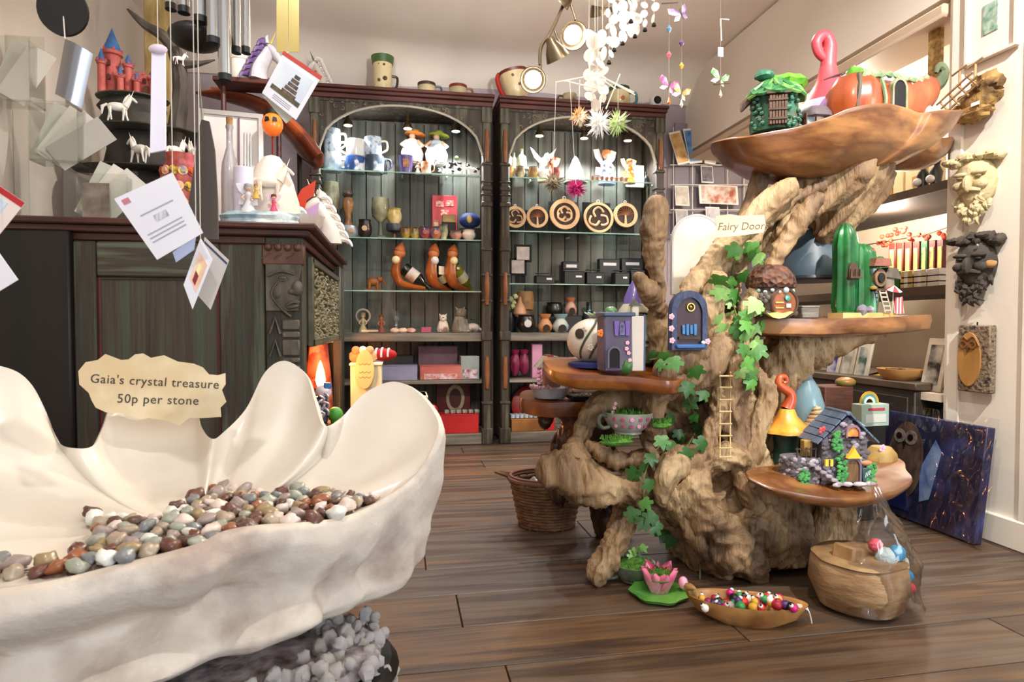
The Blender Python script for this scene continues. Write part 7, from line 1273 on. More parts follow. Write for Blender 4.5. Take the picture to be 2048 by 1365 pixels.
sp_ = [(404, 240), (418, 243), (428, 300), (432, 400), (432, 478), (402, 478), (370, 460), (388, 340), (396, 270)]; so_ = at(405, 245, Y); kk = mpp(so_)
MB().prism([((x - 405) * kk, (245 - y) * kk) for x, y in sp_], .006, TR(so_ - t.location)).obj('sail', mt('#4a403c', .55, c2='#3c332f', vs=5, st=(4, 4, .5)), t); MB().tube([sk, so_ - t.location], .0014, 5).obj('sail_chain', mt('#8a8680', .3, .8), t)
# black oval disc with silver sail
Y = 1.15; p = at(126, 20, Y); k = mpp(p); t = thing('disc_mobile', 'black oval disc hanging on a string above a bent silver plate', 'mobile', p); MB().prism(circ(46 * k, 28, ry=52 * k), .006, RY(-.25)).obj('black_disc', mt('#141312', .35), t); hang(0, 0, t, p)
q = [at(x, y, Y - .01) - p for x, y in ((130, 78), (186, 108), (164, 218), (110, 188))]; b = MB().grid(lambda u, v: q[0].lerp(q[1], u).lerp(q[3].lerp(q[2], u), v) + Vector((0, -.012 * math.sin(u * 3.14), 0)), 8, 8); b.obj('silver_plate', mt('#8f9096', .25, .9), t); MB().tube([(0, 0, 0), q[0]], .001, 5).obj('string', thread, t)
def quad(pts, Y, m, parent, name, off=0, th=.0012, o=None):
    P = [at(x, y, Y) for x, y in pts]; o = parent.location; vs = [v - o + Vector((0, off, 0)) for v in P] + [v - o + Vector((0, off + th, 0)) for v in P]; n = len(P)
    return MB().add(vs, [tuple(range(n)), tuple(range(2 * n - 1, n - 1, -1))] + [(i, (i + 1) % n, n + (i + 1) % n, n + i) for i in range(n)]).obj(name, m, parent, smooth=0)
def sub(pts, u0, v0, u1, v1):
    a, b, c, d = [Vector((*p, 0)) for p in pts]; f = lambda u, v: tuple((a.lerp(b, u).lerp(d.lerp(c, u), v)).xy); return [f(u0, v0), f(u1, v0), f(u1, v1), f(u0, v1)]
card_w = mt('#efeef4', .5, c2='#e4e2ec', vs=3, name='white_card'); grey_ink = mt('#a8a4b4', .6); redc = mt('#b8222c', .5)
Q = [(228, 398), (345, 345), (406, 466), (314, 520)]; Y = 1.0; p = at(*Q[1], Y); t = thing('swing_card', 'large white printed tag hanging tilted before the mantel', 'tag', p, group='tags on hanging chimes'); quad(Q, Y, card_w, t, 'card'); hang(0, 0, t, p)
quad(sub(Q, .08, .06, .2, .14), Y, mt('#c87a8a', .6), t, 'logo_mark', -.0006, .0005); quad(sub(Q, .38, .44, .62, .54), Y, mt('#8a86a0', .6, c2='#e8e6ee', vs=260, st=(1, .05, .05)), t, 'barcode', -.0006, .0005)
for v in (.36, .64, .7, .76): quad(sub(Q, .2 if v < .5 else .12, v, .8, v + .018), Y, grey_ink, t, 'print_line', -.0006, .0005)
Q = [(345, 505), (392, 470), (388, 500), (352, 525)]; p = at(*Q[1], 1.03); t = thing('swing_card', 'pale blue tag half hidden behind the large white one', 'tag', p, group='tags on hanging chimes'); quad(Q, 1.03, mt('#b8c4ea', .5), t, 'card'); hang(0, 0, t, p)
Q = [(401, 476), (425, 519), (385, 619), (367, 570)]; B = [(409, 474), (458, 521), (421, 620), (393, 588)]; Y = 1.02; p = at(*Q[0], Y); t = thing('folded_card', 'small folded card with a candle picture hanging by its corner', 'tag', p, group='tags on hanging chimes'); quad(B, Y + .02, mt('#c4bcb8', .5), t, 'back_leaf'); quad(Q, Y, card_w, t, 'front_leaf'); hang(0, 0, t, p)
quad(sub(Q, .2, .18, .85, .75), Y, mt('#e6a070', .5, c2='#f4dcc8', vs=18), t, 'picture', -.0006, .0005); quad(sub(Q, .42, .34, .62, .5), Y, mt('#f8e8a8', .4), t, 'candle_print', -.001, .0005); quad(sub(Q, .4, .5, .64, .7), Y, mt('#8a2a28', .5), t, 'holder_print', -.001, .0005); quad(sub(B, .02, .06, .98, .1), Y + .02, mt('#2a3a58', .5), t, 'fold_stripe', -.0006, .0005)
Q = [(-70, 326), (50, 406), (-12, 482), (-130, 400)]; Y = .98; p = at(*Q[0], Y); t = thing('swing_card', 'red topped card with pale blue picture at the left edge', 'tag', p, group='tags on hanging chimes'); quad(Q, Y, mt('#e8d8d0', .5), t, 'card'); quad(sub(Q, 0, 0, 1, .12), Y, redc, t, 'red_strip', -.0006, .0005); quad(sub(Q, .1, .2, .82, .85), Y, mt('#9cc0dc', .5, c2='#d8e4ea', vs=8), t, 'picture', -.0006, .0005); hang(0, 0, t, p)
Q = [(-60, 480), (-5, 502), (36, 560), (-30, 600)]; p = at(*Q[1], .96); t = thing('swing_card', 'corner of a plain white card at the lower left edge', 'tag', p, group='tags on hanging chimes'); quad(Q, .96, card_w, t, 'card'); hang(0, 0, t, p)
Q = [(566, 108), (640, 158), (592, 240), (524, 186)]; B = [(524, 190), (566, 214), (590, 232), (572, 247)]; Y = 1.35; p = at(*Q[0], Y); t = thing('swing_card', 'white card with pagoda picture and red strip hanging on brass plates', 'tag', p, group='tags on hanging chimes'); quad(B, Y + .015, mt('#b8bab0', .5), t, 'back_leaf'); quad(Q, Y, card_w, t, 'card'); quad(sub(Q, -.02, -.07, 1.02, .02), Y, mt('#c03a2a', .5), t, 'red_strip', -.0006, .0005)
quad(sub(Q, .1, .12, .9, .78), Y, mt('#c4cede', .5, c2='#dfe4ea', vs=10), t, 'sky_print', -.0006, .0005); quad(sub(Q, .1, .68, .9, .78), Y, mt('#6a5638', .5, c2='#3a4026', vs=60), t, 'ground_print', -.001, .0005)
for i in range(5): quad(sub(Q, .36 + .03 * i, .62 - .1 * i, .74 - .03 * i, .7 - .1 * i), Y, mt('#3a3436', .5, c2='#7a5a42', vs=90), t, 'pagoda_tier_print', -.0012, .0005)
for v in (.84, .88, .92): quad(sub(Q, .25, v, .75, v + .015), Y, grey_ink, t, 'print_line', -.0006, .0005)
brass = mt('#d8bf72', .22, 1, c2='#e8d8a0', vs=5, name='brass_plate'); c2_ = at(566, 108, 1.36)
for xa_, xb_ in ((553, 576), (577, 598)): quad([(xa_, -60), (xb_, -60), (xb_, 104), (xa_, 104)], 1.365, brass, t, 'brass_plate')
hang(0, 0, t, at(577, -60, 1.37)); MB().tube([at(577, 104, 1.365) - p, Vector((0, 0, 0))], .001, 5).obj('string', thread, t)
Q = [(303, 104), (330, 102), (331, 300), (300, 306)]; p = at(316, 104, 1.05); t = thing('acrylic_strip', 'pale lilac frosted strip hanging in front of the unicorns', 'mobile', p); quad(Q, 1.05, mt('#dcd6f0', .3, c2='#f0eefa', vs=4, name='frosted_lilac'), t, 'strip', 0, .004); MB().ball((0, 0, .004), (.014, .006, .008), 8, 6).obj('strip_knot', mt('#d8c8d8', .5), t); hang(0, 0, t, p)
# track light
bronze = mt('#6f6250', .3, .9, c2='#8a7c66', vs=10, name='aged_bronze'); Y = 2.15
t = thing('track_light', 'bronze ceiling track light with adjustable bell-shaped spot heads', 'ceiling light', at(1130, 0, Y))
L0 = t.location; rail = spline([tuple(at(x, y, Y) - L0) for x, y in ((1140, -70), (1132, -10), (1118, 30), (1098, 70), (1082, 95), (1080, 130))], 5); MB().tube(rail, .006, 8).obj('arm', bronze, t)
MB().tube([rail[0], Vector((rail[0].x, rail[0].y, ZC - L0.z))], .006, 8).lathe([(.05, -.02), (.05, 0)], 20, (rail[0].x, rail[0].y, ZC - L0.z)).obj('ceiling_mount', bronze, t)
def head(px, py, aim, s, lit, ax, ay):
    p = at(px, py, Y) - L0; q = Vector(aim).normalized().to_track_quat('-Z', 'Y').to_matrix().to_4x4(); M = TR(p) @ q; a_ = at(ax, ay, Y) - L0
    h_ = MB().lathe([(.012, .075), (.016, .07), (.02, .055), (.034, .03), (.043, 0), (.0405, 0), (.031, .03), (.014, .052), (0, .053)], 22, M=M @ Matrix.Scale(s, 4)).obj('spot_head', bronze, t)
    MB().tube([a_, p + (a_ - p) * .55 + Vector((.012, 0, 0)), M @ Vector((0, 0, .06 * s))], .004, 6).obj('bracket', bronze, t)
    if lit: MB().ball((0, 0, .014), (.029, .029, .012), 16, 8, M @ Matrix.Scale(s, 4)).obj('spot_bulb', mt('#fff4e0', .3, emit=9), h_); lamp('SPOT', 'track_spot_light', L0 + p + Vector(aim).normalized() * .03, 22, WARM, L0 + p + Vector(aim), .02, 95, .6)
head(1148, 72, (.05, -1, -.75), 1.15, 1, 1142, 10); head(1116, 118, (.55, .35, -.9), 1.0, 0, 1110, 62); head(1066, 160, (-.25, -1, -.5), 1.05, 1, 1082, 130); head(1204, 28, (.4, .5, -.9), 1.0, 0, 1200, -20); head(1118, 2, (-.6, .5, -.6), 1.0, 0, 1130, -12)
MB().tube([rail[1], at(1200, -24, Y) - L0], .006, 8).obj('cross_arm', bronze, t)
# shell mobile
pearl = mt('#e8e2da', .25, c2='#f4f0ea', vs=14, coat=.4, alpha=.78, name='capiz_shell'); bellm = mt('#3a3632', .3, .8); r = random.Random(17)
p = at(1230, -30, 1.95); t = thing('shell_mobile', 'white capiz shell mobile with small bells beside the spot lights', 'mobile', p); o_ = t.location
MB().lathe([(.14, 0), (.14, .01), (.12, .012)], 24).obj('hoop', thread, t); hang(0, 0, t, p)
dme = MB().lathe([(0, .0012), (.8, .0012), (1, 0), (.8, -.0012), (0, -.0012)], 14).mesh('shell_disc')
strs = [(1190, -20, 235, 16, 9), (1178, -20, 200, 15, 7), (1205, -20, 205, 14, 8), (1245, -20, 82, 13, 5), (1270, -20, 68, 16, 4), (1228, -20, 95, 12, 5), (1290, -20, 55, 11, 4), (1308, -20, 45, 11, 3), (1218, -20, 120, 11, 5), (1262, -20, 38, 13, 3)]
for i, (px, y0, y1, rr, n) in enumerate(strs):
    Yi = 1.95 + .06 * math.sin(i * 2.1); a_, b_ = at(px, y0, Yi) - o_, at(px, y1, Yi) - o_; MB().tube([a_, b_], .0007, 4).obj('string', thread, t); k = mpp(p)
    for j in range(n): q = a_.lerp(b_, (j + .6) / n if i > 2 else .35 + .65 * (j + .6) / n); inst(dme, 'shell_disc', pearl, t, q + Vector((r.uniform(-.006, .006), r.uniform(-.006, .006), 0)), Euler((R(90) + r.uniform(-.5, .5), 0, r.uniform(-1, 1))), rr * k * r.uniform(.6, 1.0))
    MB().lathe([(.008, -.012), (.006, -.004), (.002, 0)], 8, b_).obj('bell', bellm, t)
# star twigs with feather balls
p = at(1195, 165, 1.85); t = thing('feather_mobile', 'white twig star hung with fluffy orange, white and green feather balls', 'mobile', p); twg = mt('#d8d4c8', .6); hang(0, 0, t, p)
for a_, b_ in (((1110, 165), (1200, 148)), ((1200, 152), (1268, 185)), ((1130, 162), (1205, 180)), ((1205, 160), (1232, 178)), ((1215, 160), (1270, 190)), ((1240, 148), (1212, 218))): MB().tube([at(*a_, 1.85) - p, at(*b_, 1.85) - p], .0022, 5).obj('twig', twg, t)
def puff(px, py, rp, c1, c2, up):
    q = at(px, py, 1.85) - p; k = mpp(p); b = MB(); b.ball(q, rp * k * .5, 10, 8); rr = random.Random(px)
    for i in range(130): d = Vector((rr.gauss(0, 1), rr.gauss(0, 1), rr.gauss(0, 1))).normalized(); b.tube([q + d * rp * k * .35, q + d * rp * k * rr.uniform(.75, 1.15)], [.0028, .0003], 3)
    b.obj('feather_ball', mt(c1, .8, c2=c2, vs=30), t)['kind'] = 'stuff'; MB().tube([q, at(*up, 1.85) - p], .0007, 4).obj('string', thread, t)
puff(1157, 233, 20, '#e8a040', '#f4ecd8', (1160, 160)); puff(1198, 246, 30, '#f4f2ec', '#ffffff', (1206, 165)); puff(1236, 246, 26, '#a8d060', '#e8f0d0', (1236, 178)); puff(1106, 366, 22, '#6a5a48', '#a89a80', (1112, 165)); puff(1152, 378, 21, '#b01a6a', '#d83a8a', (1140, 165))
# butterfly strings
def butterfly(t, q, s, c, flip=1):
    m = mt(c, .35, c2='#f0d8e8', vs=40)
    for sx, pts in ((1, [(0, 0), (.5, .75), (1, .95), (1.05, .45), (.5, .05)]), (-1, [(0, 0), (.5, .75), (1, .95), (1.05, .45), (.5, .05)]), (1, [(0, 0), (.6, -.02), (.8, -.35), (.35, -.45)]), (-1, [(0, 0), (.6, -.02), (.8, -.35), (.35, -.45)])):
        MB(s).prism([(sx * x, z) for x, z in pts], .02, RY(.35 * flip) @ RZ(sx * .5)).obj('wing', m, t, q)
    MB(s).tube([(0, 0, -.5), (0, -.03, .0), (0, 0, .5)], [.04, .08, .05], 6, RY(.35 * flip)).obj('body', mt('#4a3a2a', .5), t, q)
def bstring(label, px, items, Y=1.9):
    p = at(px, 0, Y); t = thing('butterfly_string', label, 'mobile', p, group='butterfly strings'); k = mpp(p); hang(0, 0, t, p); MB().tube([(0, 0, 0), at(px, items[-1][1], Y) - p], .0009, 4).obj('string', mt('#7a7264', .6), t)
    for kind, py, c in items:
        q = at(px, py, Y) - p
        if kind == 'b': butterfly(t, q, 22 * k, c, 1 if py > 100 else -1)
        elif kind == 'o': MB().lathe([(.002, -.011), (.0085, 0), (.002, .011)], 8, q).obj('bead', mt(c, .2, coat=.5), t)
        elif kind == 'd': MB().lathe([(0, -.014), (.006, -.006), (.001, .012)], 8, q).obj('drop', mt(c, .15, coat=.5), t)
        elif kind == 't': MB().tube([q + Vector((-.025, 0, -.004)), q + Vector((.03, 0, .004))], .002, 5).obj('twig', brown, t)
        elif kind == 'g': MB().box(q, (.018, .002, .03)).obj('price_tag', card_w, t)
        elif kind == 's': MB().tube([q + Vector((.03, 0, .0)), q, q + Vector((.004, 0, -.07))], .0022, 5).obj('white_twig', mt('#ece8e0', .5), t)
bstring('butterfly string with blue bead and pink butterfly', 1338, [('t', 6, 0), ('o', 58, '#5a90b8'), ('o', 110, '#d86a80'), ('b', 172, '#d83a98'), ('d', 202, '#e8703a')]); bstring('butterfly string with purple butterfly above and yellow one below', 1363, [('b', 28, '#6a3f98'), ('o', 86, '#6a4a80'), ('o', 132, '#d8b858'), ('b', 186, '#d89a1a'), ('d', 207, '#e8e4dc')]); bstring('butterfly string with white tag and green butterfly', 1441, [('s', 38, 0), ('g', 104, 0), ('b', 158, '#3a9a3a'), ('t', 168, 0), ('d', 188, '#e8e0d0')])
# ================================================================ right wall and window bay
def wall_thing(name, label, cat, px, py, X=WX_R - .014): p = atx(px, py, X); return thing(name, label, cat, p, R(-90)), mpp(p)
t, k = wall_thing('framed_print', 'white framed print with a small green picture high on the pier', 'picture', 1984, 40); t.location.x = WX_R - .016
wy = abs(atx(1932, 60, WX_R).y - atx(2034, 60, WX_R).y); hz_ = .2
MB().ringprism([(-wy / 2, -hz_ * .62), (wy / 2, -hz_ * .62), (wy / 2, hz_), (-wy / 2, hz_)], [(-wy / 2 + .008, -hz_ * .62 + .008), (wy / 2 - .008, -hz_ * .62 + .008), (wy / 2 - .008, hz_ - .008), (-wy / 2 + .008, hz_ - .008)], .02).obj('picture_frame', mt('#e8e2d6', .4), t); MB().box((0, .004, hz_ * .19), (wy - .012, .004, hz_ * 1.6)).obj('mount', mt('#f0eade', .7), t); MB().box((-.004, 0, .01), (.055, .004, .1)).obj('green_print', mt('#5f8f78', .5, c2='#bcd0c0', vs=40), t)
barkm = mt('#8a6a3c', .8, c2='#5c4424', vs=16, c3='#a8854e', bump=1.0, bs=30, name='cork_bark'); twm = mt('#b89a70', .7, c2='#8a6c48', vs=20)
t, k = wall_thing('twig_sculpture', 'cork bark wall sculpture with a little twig bridge', 'wall sculpture', 1958, 200); t.location.x -= .03
for x, z, rx, rz_ in ((.03, -.01, .075, .05), (-.05, -.035, .05, .03), (.06, .03, .05, .04), (.01, -.05, .07, .03)): MB().ball((x, 0, z), (rx, .035, rz_), 16, 12, nz=.4, ns=3, seed=x * 50).obj('bark_lump', barkm, t)
for i in range(4): MB().tube([(-.09 + i * .035, -.04, .02 + i * .018), (-.04 + i * .035, -.045, -.04 + i * .02)], .004, 6).obj('twig', twm, t)
for i in range(3): MB().tube([(-.1 + i * .02, -.045, .012 - i * .02), (.045 + i * .02, -.045, .075 - i * .02)], .004, 6).obj('twig', twm, t)
for x, z in ((-.01, .1), (.05, .1)): MB().tube([(x, -.04, z - .06), (x, -.04, z)], .004, 6).obj('twig', twm, t); MB().tube([(x - .03, -.042, z - .006), (x + .03, -.042, z + .01)], .0035, 6).obj('twig', twm, t)
MB().box((.05, -.038, -.035), (.03, .003, .012)).obj('price_tag', card_w, t)
def facemask(label, py, c1, c2, c3, seed, leafy):
    t, k = wall_thing('face_mask', label, 'wall mask', 1958, py); t.rotation_euler = (0, 0, R(-76)); m = mt(c1, .75, c2=c2, vs=14, bump=.7, bs=30); W_, H_ = .085, .115; t.location.x -= .012
    b = MB(); b.ball((0, .0, .01), (W_ * .78, .045, H_ * .78), 22, 16, nz=.06); b.ball((0, -.05, -.002), (.014, .022, .03), 10, 8)
    for s in (-1, 1): b.ball((s * .03, -.04, .034), (.026, .014, .009), 10, 8); b.ball((s * .034, -.036, -.005), (.024, .016, .018), 10, 8)
    b.tube(spline([(-.035, -.036, -.026), (0, -.05, -.02), (.035, -.036, -.026)], 5), .008, 7); b.obj('face', m, t)
    for s in (-1, 1): MB().ball((s * .03, -.044, .022), (.011, .008, .006), 10, 8).obj('eye', mt(c3, .6), t)
    r = random.Random(seed); hm = mt(c2, .8, c2=c1, vs=20, bump=.8)
    for i in range(13): x = lerp(-.08, .08, i / 12); MB().ball((x, -.014 + r.uniform(-.008, .004), .075 + .018 * math.cos(x * 14) + r.uniform(-.01, .01)), (r.uniform(.014, .024), .024, r.uniform(.012, .02)), 10, 8, nz=.4, ns=4, seed=i).obj('leaf_curl', hm, t)
    for i in range(26): a = lerp(-2.9, -.25, i / 25); rr = r.uniform(.5, 1); q = Vector((.062 * rr * math.cos(a), -.03 + .02 * rr, -.02 + .1 * rr * math.sin(a))); MB().tube(spline([q, q + Vector((r.uniform(-.012, .012), -.012, -.014)), q + Vector((r.uniform(-.016, .016), -.002, -.03))], 3), [.008, .009, .009, .008, .006, .004, .002], 6).obj('beard_curl', hm, t)
    return t
facemask('cream plaster leaf-crowned bearded face mask on the pier', 370, '#d2c49c', '#b8a87e', '#8a7a58', 1, 1)
t = facemask('dark brown bearded tree spirit mask with a shell on its temple', 532, '#4c443c', '#332d28', '#1e1a17', 2, 1); MB().ball((.062, -.03, -.0), (.02, .012, .014), 8, 6, nz=.3, ns=4).obj('bark_fungus', mt('#b88a58', .7), t); MB().ball((.03, -.048, .066), .005, 8, 6).obj('silver_stud', mt('#d8d8d8', .2, .8), t)
t, k = wall_thing('owl_plaque', 'bark edged wooden plaque with a carved pale owl', 'wall plaque', 1958, 718); t.location.x = WX_R - .024; W_, H_ = .125, .235
MB().box((0, 0, 0), (W_, .03, H_), bev=.004).obj('bark_slab', mt('#6b5a48', .9, c2='#3c3026', vs=45, c3='#8d7a66', bump=1.0, bs=70), t); MB().prism(circ(.045, 24, (-.012, -.002), ry=.095), .012, TR(0, -.016, 0)).obj('owl_body', mt('#b8884e', .6, c2='#a07238', vs=7, st=(3, 3, 1)), t)
for x in (-.03, .006): MB().ringprism(circ(.015, 16), circ(.009, 16), .006).obj('owl_eye', mt('#7a5228', .6), t, (x, -.024, .05)); MB().ball((x, -.023, .05), .004, 8, 6).obj('owl_pupil', brown, t)
MB().prism([(-.006, .006), (.006, .006), (0, -.012)], .008, TR(-.012, -.024, .034)).obj('owl_beak', brown, t); MB().tube(spline([(-.05, -.023, .04), (-.03, -.025, .075), (-.012, -.026, .066), (.01, -.025, .078), (.03, -.023, .045)], 4), .003, 5).obj('owl_brow', mt('#8a5c2c', .6), t); MB().tube([(0, 0, H_ / 2), (0, 0, H_ / 2 + .012)], .0025, 5).obj('hook', bellm, t)
# owl canvas in plastic
yA, yB = 2.30, 1.79; t = thing('owl_canvas', 'dark blue owl canvas print wrapped in clear plastic leaning on the pier', 'canvas', (WX_R - .095, (yA + yB) / 2, .003), rot=(0, 0, R(-90)))
W_ = yA - yB; H_ = .40; Ml = RX(R(-7)); MB().box((0, 0, H_ / 2), (W_, .035, H_), Ml, bev=.003).obj('canvas_block', mt('#262d58', .5, c2='#43559a', vs=4, c3='#1c1f40'), t)
def flat(out, m, nm, dy): MB().prism(out, .002, Ml @ TR(0, dy, 0)).obj(nm, m, t)
flat(circ(.085, 22, (-.07, .22), ry=.15), mt('#8a6e5c', .5, c2='#54433a', vs=30, st=(1, 1, .4)), 'owl_print', -.019)
for x in (-.105, -.05): flat(circ(.028, 18, (x, .31)), mt('#c4bab0', .5, c2='#8a7e76', vs=60), 'eye_disc_print', -.0215); flat(circ(.013, 14, (x, .31)), mt('#2a1014', .3), 'pupil_print', -.024)
flat([(-.085, .29), (-.07, .29), (-.077, .26)], mt('#1c1616', .4), 'beak_print', -.0225); flat([(.02, .08), (.06, .1), (.09, .28), (.06, .32), (.005, .2)], mt('#4f78c8', .5, c2='#a8c4f0', vs=10), 'moonlight_print', -.019); flat([(-.2, .03), (-.02, .03), (-.05, .12), (-.2, .1)], mt('#1a2a6a', .5), 'blue_print', -.0195)
wrap = clear_mat('plastic_wrap', (.97, .97, .98), .18, .08, keep=.86); r = random.Random(3)
def wf(u, v): x = lerp(-W_ * .52, W_ * .62, u); z = lerp(.005, H_ + .035, v); n = mnoise.noise(Vector((x * 14, z * 9, 0))) * .02 + mnoise.noise(Vector((x * 40, z * 16, 3))) * .016; q = Ml @ Vector((x, -.036 - abs(n), z)); return (q.x, q.y, max(q.z, .004))
MB().grid(wf, 70, 44).obj('plastic_wrap', wrap, t, smooth=180)
# dark cabinet along the bay, its things
CXF = 1.985; cz = atx(1835, 768, CXF).z; ny = atx(1835, 768, CXF).y + .02; t = thing('dark_bay_cabinet', 'low dark wooden cabinet running under the window bay', 'cabinet', (CXF + .068, ny, 0)); L_ = 3.9 - ny
MB().box((0, L_ / 2, cz / 2 - .01), (.12, L_, cz - .04), bev=.004).obj('cabinet_body', mt('#2c2520', .6, c2='#3c332c', vs=6), t); MB().box((.0, L_ / 2, cz - .015), (.135, L_ + .02, .03), bev=.004).obj('cabinet_top', mt('#4a3c30', .5, c2='#5c4c3e', vs=6), t)
for i in range(3): MB().box((-.062, .25 + i * .5, cz / 2), (.008, .44, cz - .12), bev=.003).obj('cabinet_door', mt('#33291f', .6, c2='#28201a', vs=8), t)
bpt = lambda px, py, X: atx(px, py, X)
def bay(name, label, cat, xa, xb, ya, yb, X, dep, m, rot=0, z=None, grp=None):
    """upright box seen between pixels xa..xb, ya (top)..yb on the plane X"""
    a, b = atx(xb, yb, X), atx(xa, yb, X); h = atx((xa + xb) / 2, ya, X).z - atx((xa + xb) / 2, yb, X).z; zz = z if z is not None else atx((xa + xb) / 2, yb, X).z
    t = thing(name, label, cat, (X + dep / 2, (a.y + b.y) / 2, zz), group=grp); W_ = b.y - a.y; MB().box((0, 0, h / 2), (dep, W_, h), bev=.002).obj('box_body', m, t); return t, W_, h
SZ = .486
# shelves inside the bay
s1 = atx(1800, 398, 2.3).z; s2 = atx(1850, 578, 2.3).z
for z, lab in ((s1, 'upper dark shelf in the window bay with pale boards on it'), (s2, 'middle dark shelf in the window bay carrying books and boxes')): t = thing('bay_shelf', lab, 'shelf', (2.45, 3.1, z)); MB().box((0, 0, -.015), (.5, 2.0, .03), bev=.003).obj('shelf_board', mt('#2a201a', .6, c2='#3a2e26', vs=6), t); MB().box((-.25, 0, -.015), (.012, 2.0, .036)).obj('shelf_lip', mt('#5a4a3a', .5), t)
cols = ['#c8942a', '#d8a838', '#e0b848', '#b87a28', '#3a6a3a', '#a83028', '#c8942a']
for i in range(7):
    xa_ = 1776 + i * 16; t, W_, h = bay('book', ['gold', 'amber', 'yellow', 'ochre', 'green', 'red', 'mustard'][i] + ' spined book standing on the middle bay shelf', 'book', xa_, xa_ + 13, 478, 578, 2.45, .12, mt('#6a2a20' if i != 4 else '#2a5a30', .5), z=s2, grp='books in the window bay'); MB().box((-.061, 0, h * .52), (.002, W_ * .6, h * .7)).obj('spine_panel', mt(cols[i], .5, c2='#f0d880', vs=30), t)
for i in range(3):
    for j in range(3): t, W_, h = bay('soap_box', ['left', 'middle', 'right'][i] + ' cream wrapped box, ' + ['bottom', 'second', 'top'][j] + ' of its stack on the bay shelf', 'box', 1800 + i * 27, 1824 + i * 27, 562, 578, 2.3, .08, mt(['#d8c07a', '#e8dcc8', '#efeae4'][i], .5), z=s2 + j * .026, grp='wrapped boxes in the bay'); MB().box((-.041, 0, h / 2), (.002, W_ * .3, h * .6)).obj('label', mt('#f4f0e4', .5), t)
t, W_, h = bay('green_box', 'dark green box beside the wrapped boxes in the bay', 'box', 1783, 1798, 540, 578, 2.3, .08, mt('#2a6a30', .5), z=s2); MB().box((0, 0, h), (.084, W_ * 1.03, .006)).obj('lid', mt('#348038', .5), t)
for i, (xa_, xb_, ya, lab) in enumerate(((1752, 1806, 318, 'large pale wooden board leaning at the back of the upper bay shelf'), (1810, 1850, 300, 'cream boxed set on the upper bay shelf'), (1856, 1880, 296, 'slim cream carton at the near end of the upper bay shelf'))): t, W_, h = bay('display_board', lab, 'board', xa_, xb_, ya, 396, 2.4, .03, mt('#d8c090', .6, c2='#e8d8b0', vs=6), z=s1); MB().box((-.017, 0, h * .4), (.003, W_ * .25, h * .2)).obj('burnt_mark', mt('#b88048', .6), t)
for i, px in enumerate((1846, 1872)): p = atx(px, 392, 2.28); t = thing('dark_figure', ['black figure holding a white ball on the upper bay shelf', 'black figure with two white balls at the end of the upper bay shelf'][i], 'figurine', (2.28, p.y, s1)); MB().lathe([(.03, 0), (.02, .03), (.026, .07), (.012, .1), (.018, .12), (0, .14)], 12).obj('figure', mt('#14100e', .4), t); MB().ball((-.03, 0, .04), .018, 10, 8).obj('white_ball', wht, t)
for i in range(26): r.random()
p = atx(1850, 470, 2.5); t = thing('red_garland', 'red berry garland strung above the books in the bay', 'garland', (2.5, p.y, p.z)); b = MB()
for i in range(60): b.ball((r.uniform(-.03, .03), -.3 + i * .012, r.uniform(-.03, .03) + .04 * math.sin(i * .2)), .012, 6, 5)
o = b.obj('berries', mt('#a03020', .5, c2='#c85a3a', vs=30), t); o['kind'] = 'stuff'; MB().tube([(0, -.3, .04), (0, 0, .0), (0, .42, .0)], .003, 5).obj('garland_wire', brown, t)
# sill things: frames, trays, bowl
for i, (xa_, xb_, ya, yb, c, lab) in enumerate(((1650, 1672, 668, 742, '#cfc4b0', 'white frame with a blue stone leaning on the sill'), (1676, 1700, 664, 744, '#b8ac96', 'pale frame leaning second on the sill'), (1704, 1730, 664, 746, '#d8cfbe', 'cream frame leaning third on the sill'), (1838, 1880, 660, 768, '#e4d8c4', 'tall cream frame with dark figures at the near end of the sill'))):
    t, W_, h = bay('leaning_frame', lab, 'frame', xa_, xb_, ya, yb, 2.06, .012, mt(c, .5, c2='#a89c88', vs=8), z=SZ, grp='frames on the sill'); t.rotation_euler = (0, R(12), 0); MB().box((-.007, 0, h / 2), (.003, W_ * .6, h * .75)).obj('picture', mt(['#2a2a8a', '#8a8478', '#3a5a4a', '#2c2824'][i], .5, c2='#e0d8cc', vs=14), t)
p = atx(1775, 725, 2.14); t = thing('necklace_tray', 'black edged display tray with a gold necklace on the sill', 'tray', (2.14, p.y, SZ + .02), rot=(0, R(-12), 0)); MB().ringprism([(-.09, -.13), (.09, -.13), (.09, .13), (-.09, .13)], [(-.08, -.12), (.08, -.12), (.08, .12), (-.08, .12)], .02, RX(R(90))).obj('tray_frame', blackm, t); MB().box((0, 0, 0), (.165, .245, .006)).obj('tray_lining', mt('#e8dfc0', .7), t); MB().tube([(.05 * math.cos(a), .09 * math.sin(a), .008) for a in np.linspace(0, 6.283, 30, endpoint=False)], .005, 6, closed=True).obj('necklace', mt('#c8a850', .3, .8), t); MB().box((0, 0, -.012), (.12, .2, .014)).obj('tray_foot', mt('#e0d4bc', .6), t)
p = atx(1768, 756, 1.94); t = thing('wooden_bowl', 'shallow pale wooden bowl at the front of the bay cabinet', 'bowl', (2.06, p.y + .05, cz + .001)); MB().lathe([(.05, 0), (.07, .02), (.078, .045), (.072, .045), (.05, .018), (0, .014)], 26, fy=1.25).obj('bowl', mt('#b8854a', .5, c2='#cb9c62', vs=6), t)
for i in range(4): MB().box((-.02 + i * .015, .03 - i * .02, .04), (.04, .012, .012), RZ(i * .7)).obj('wood_chip', mt('#7a6048', .6), t)
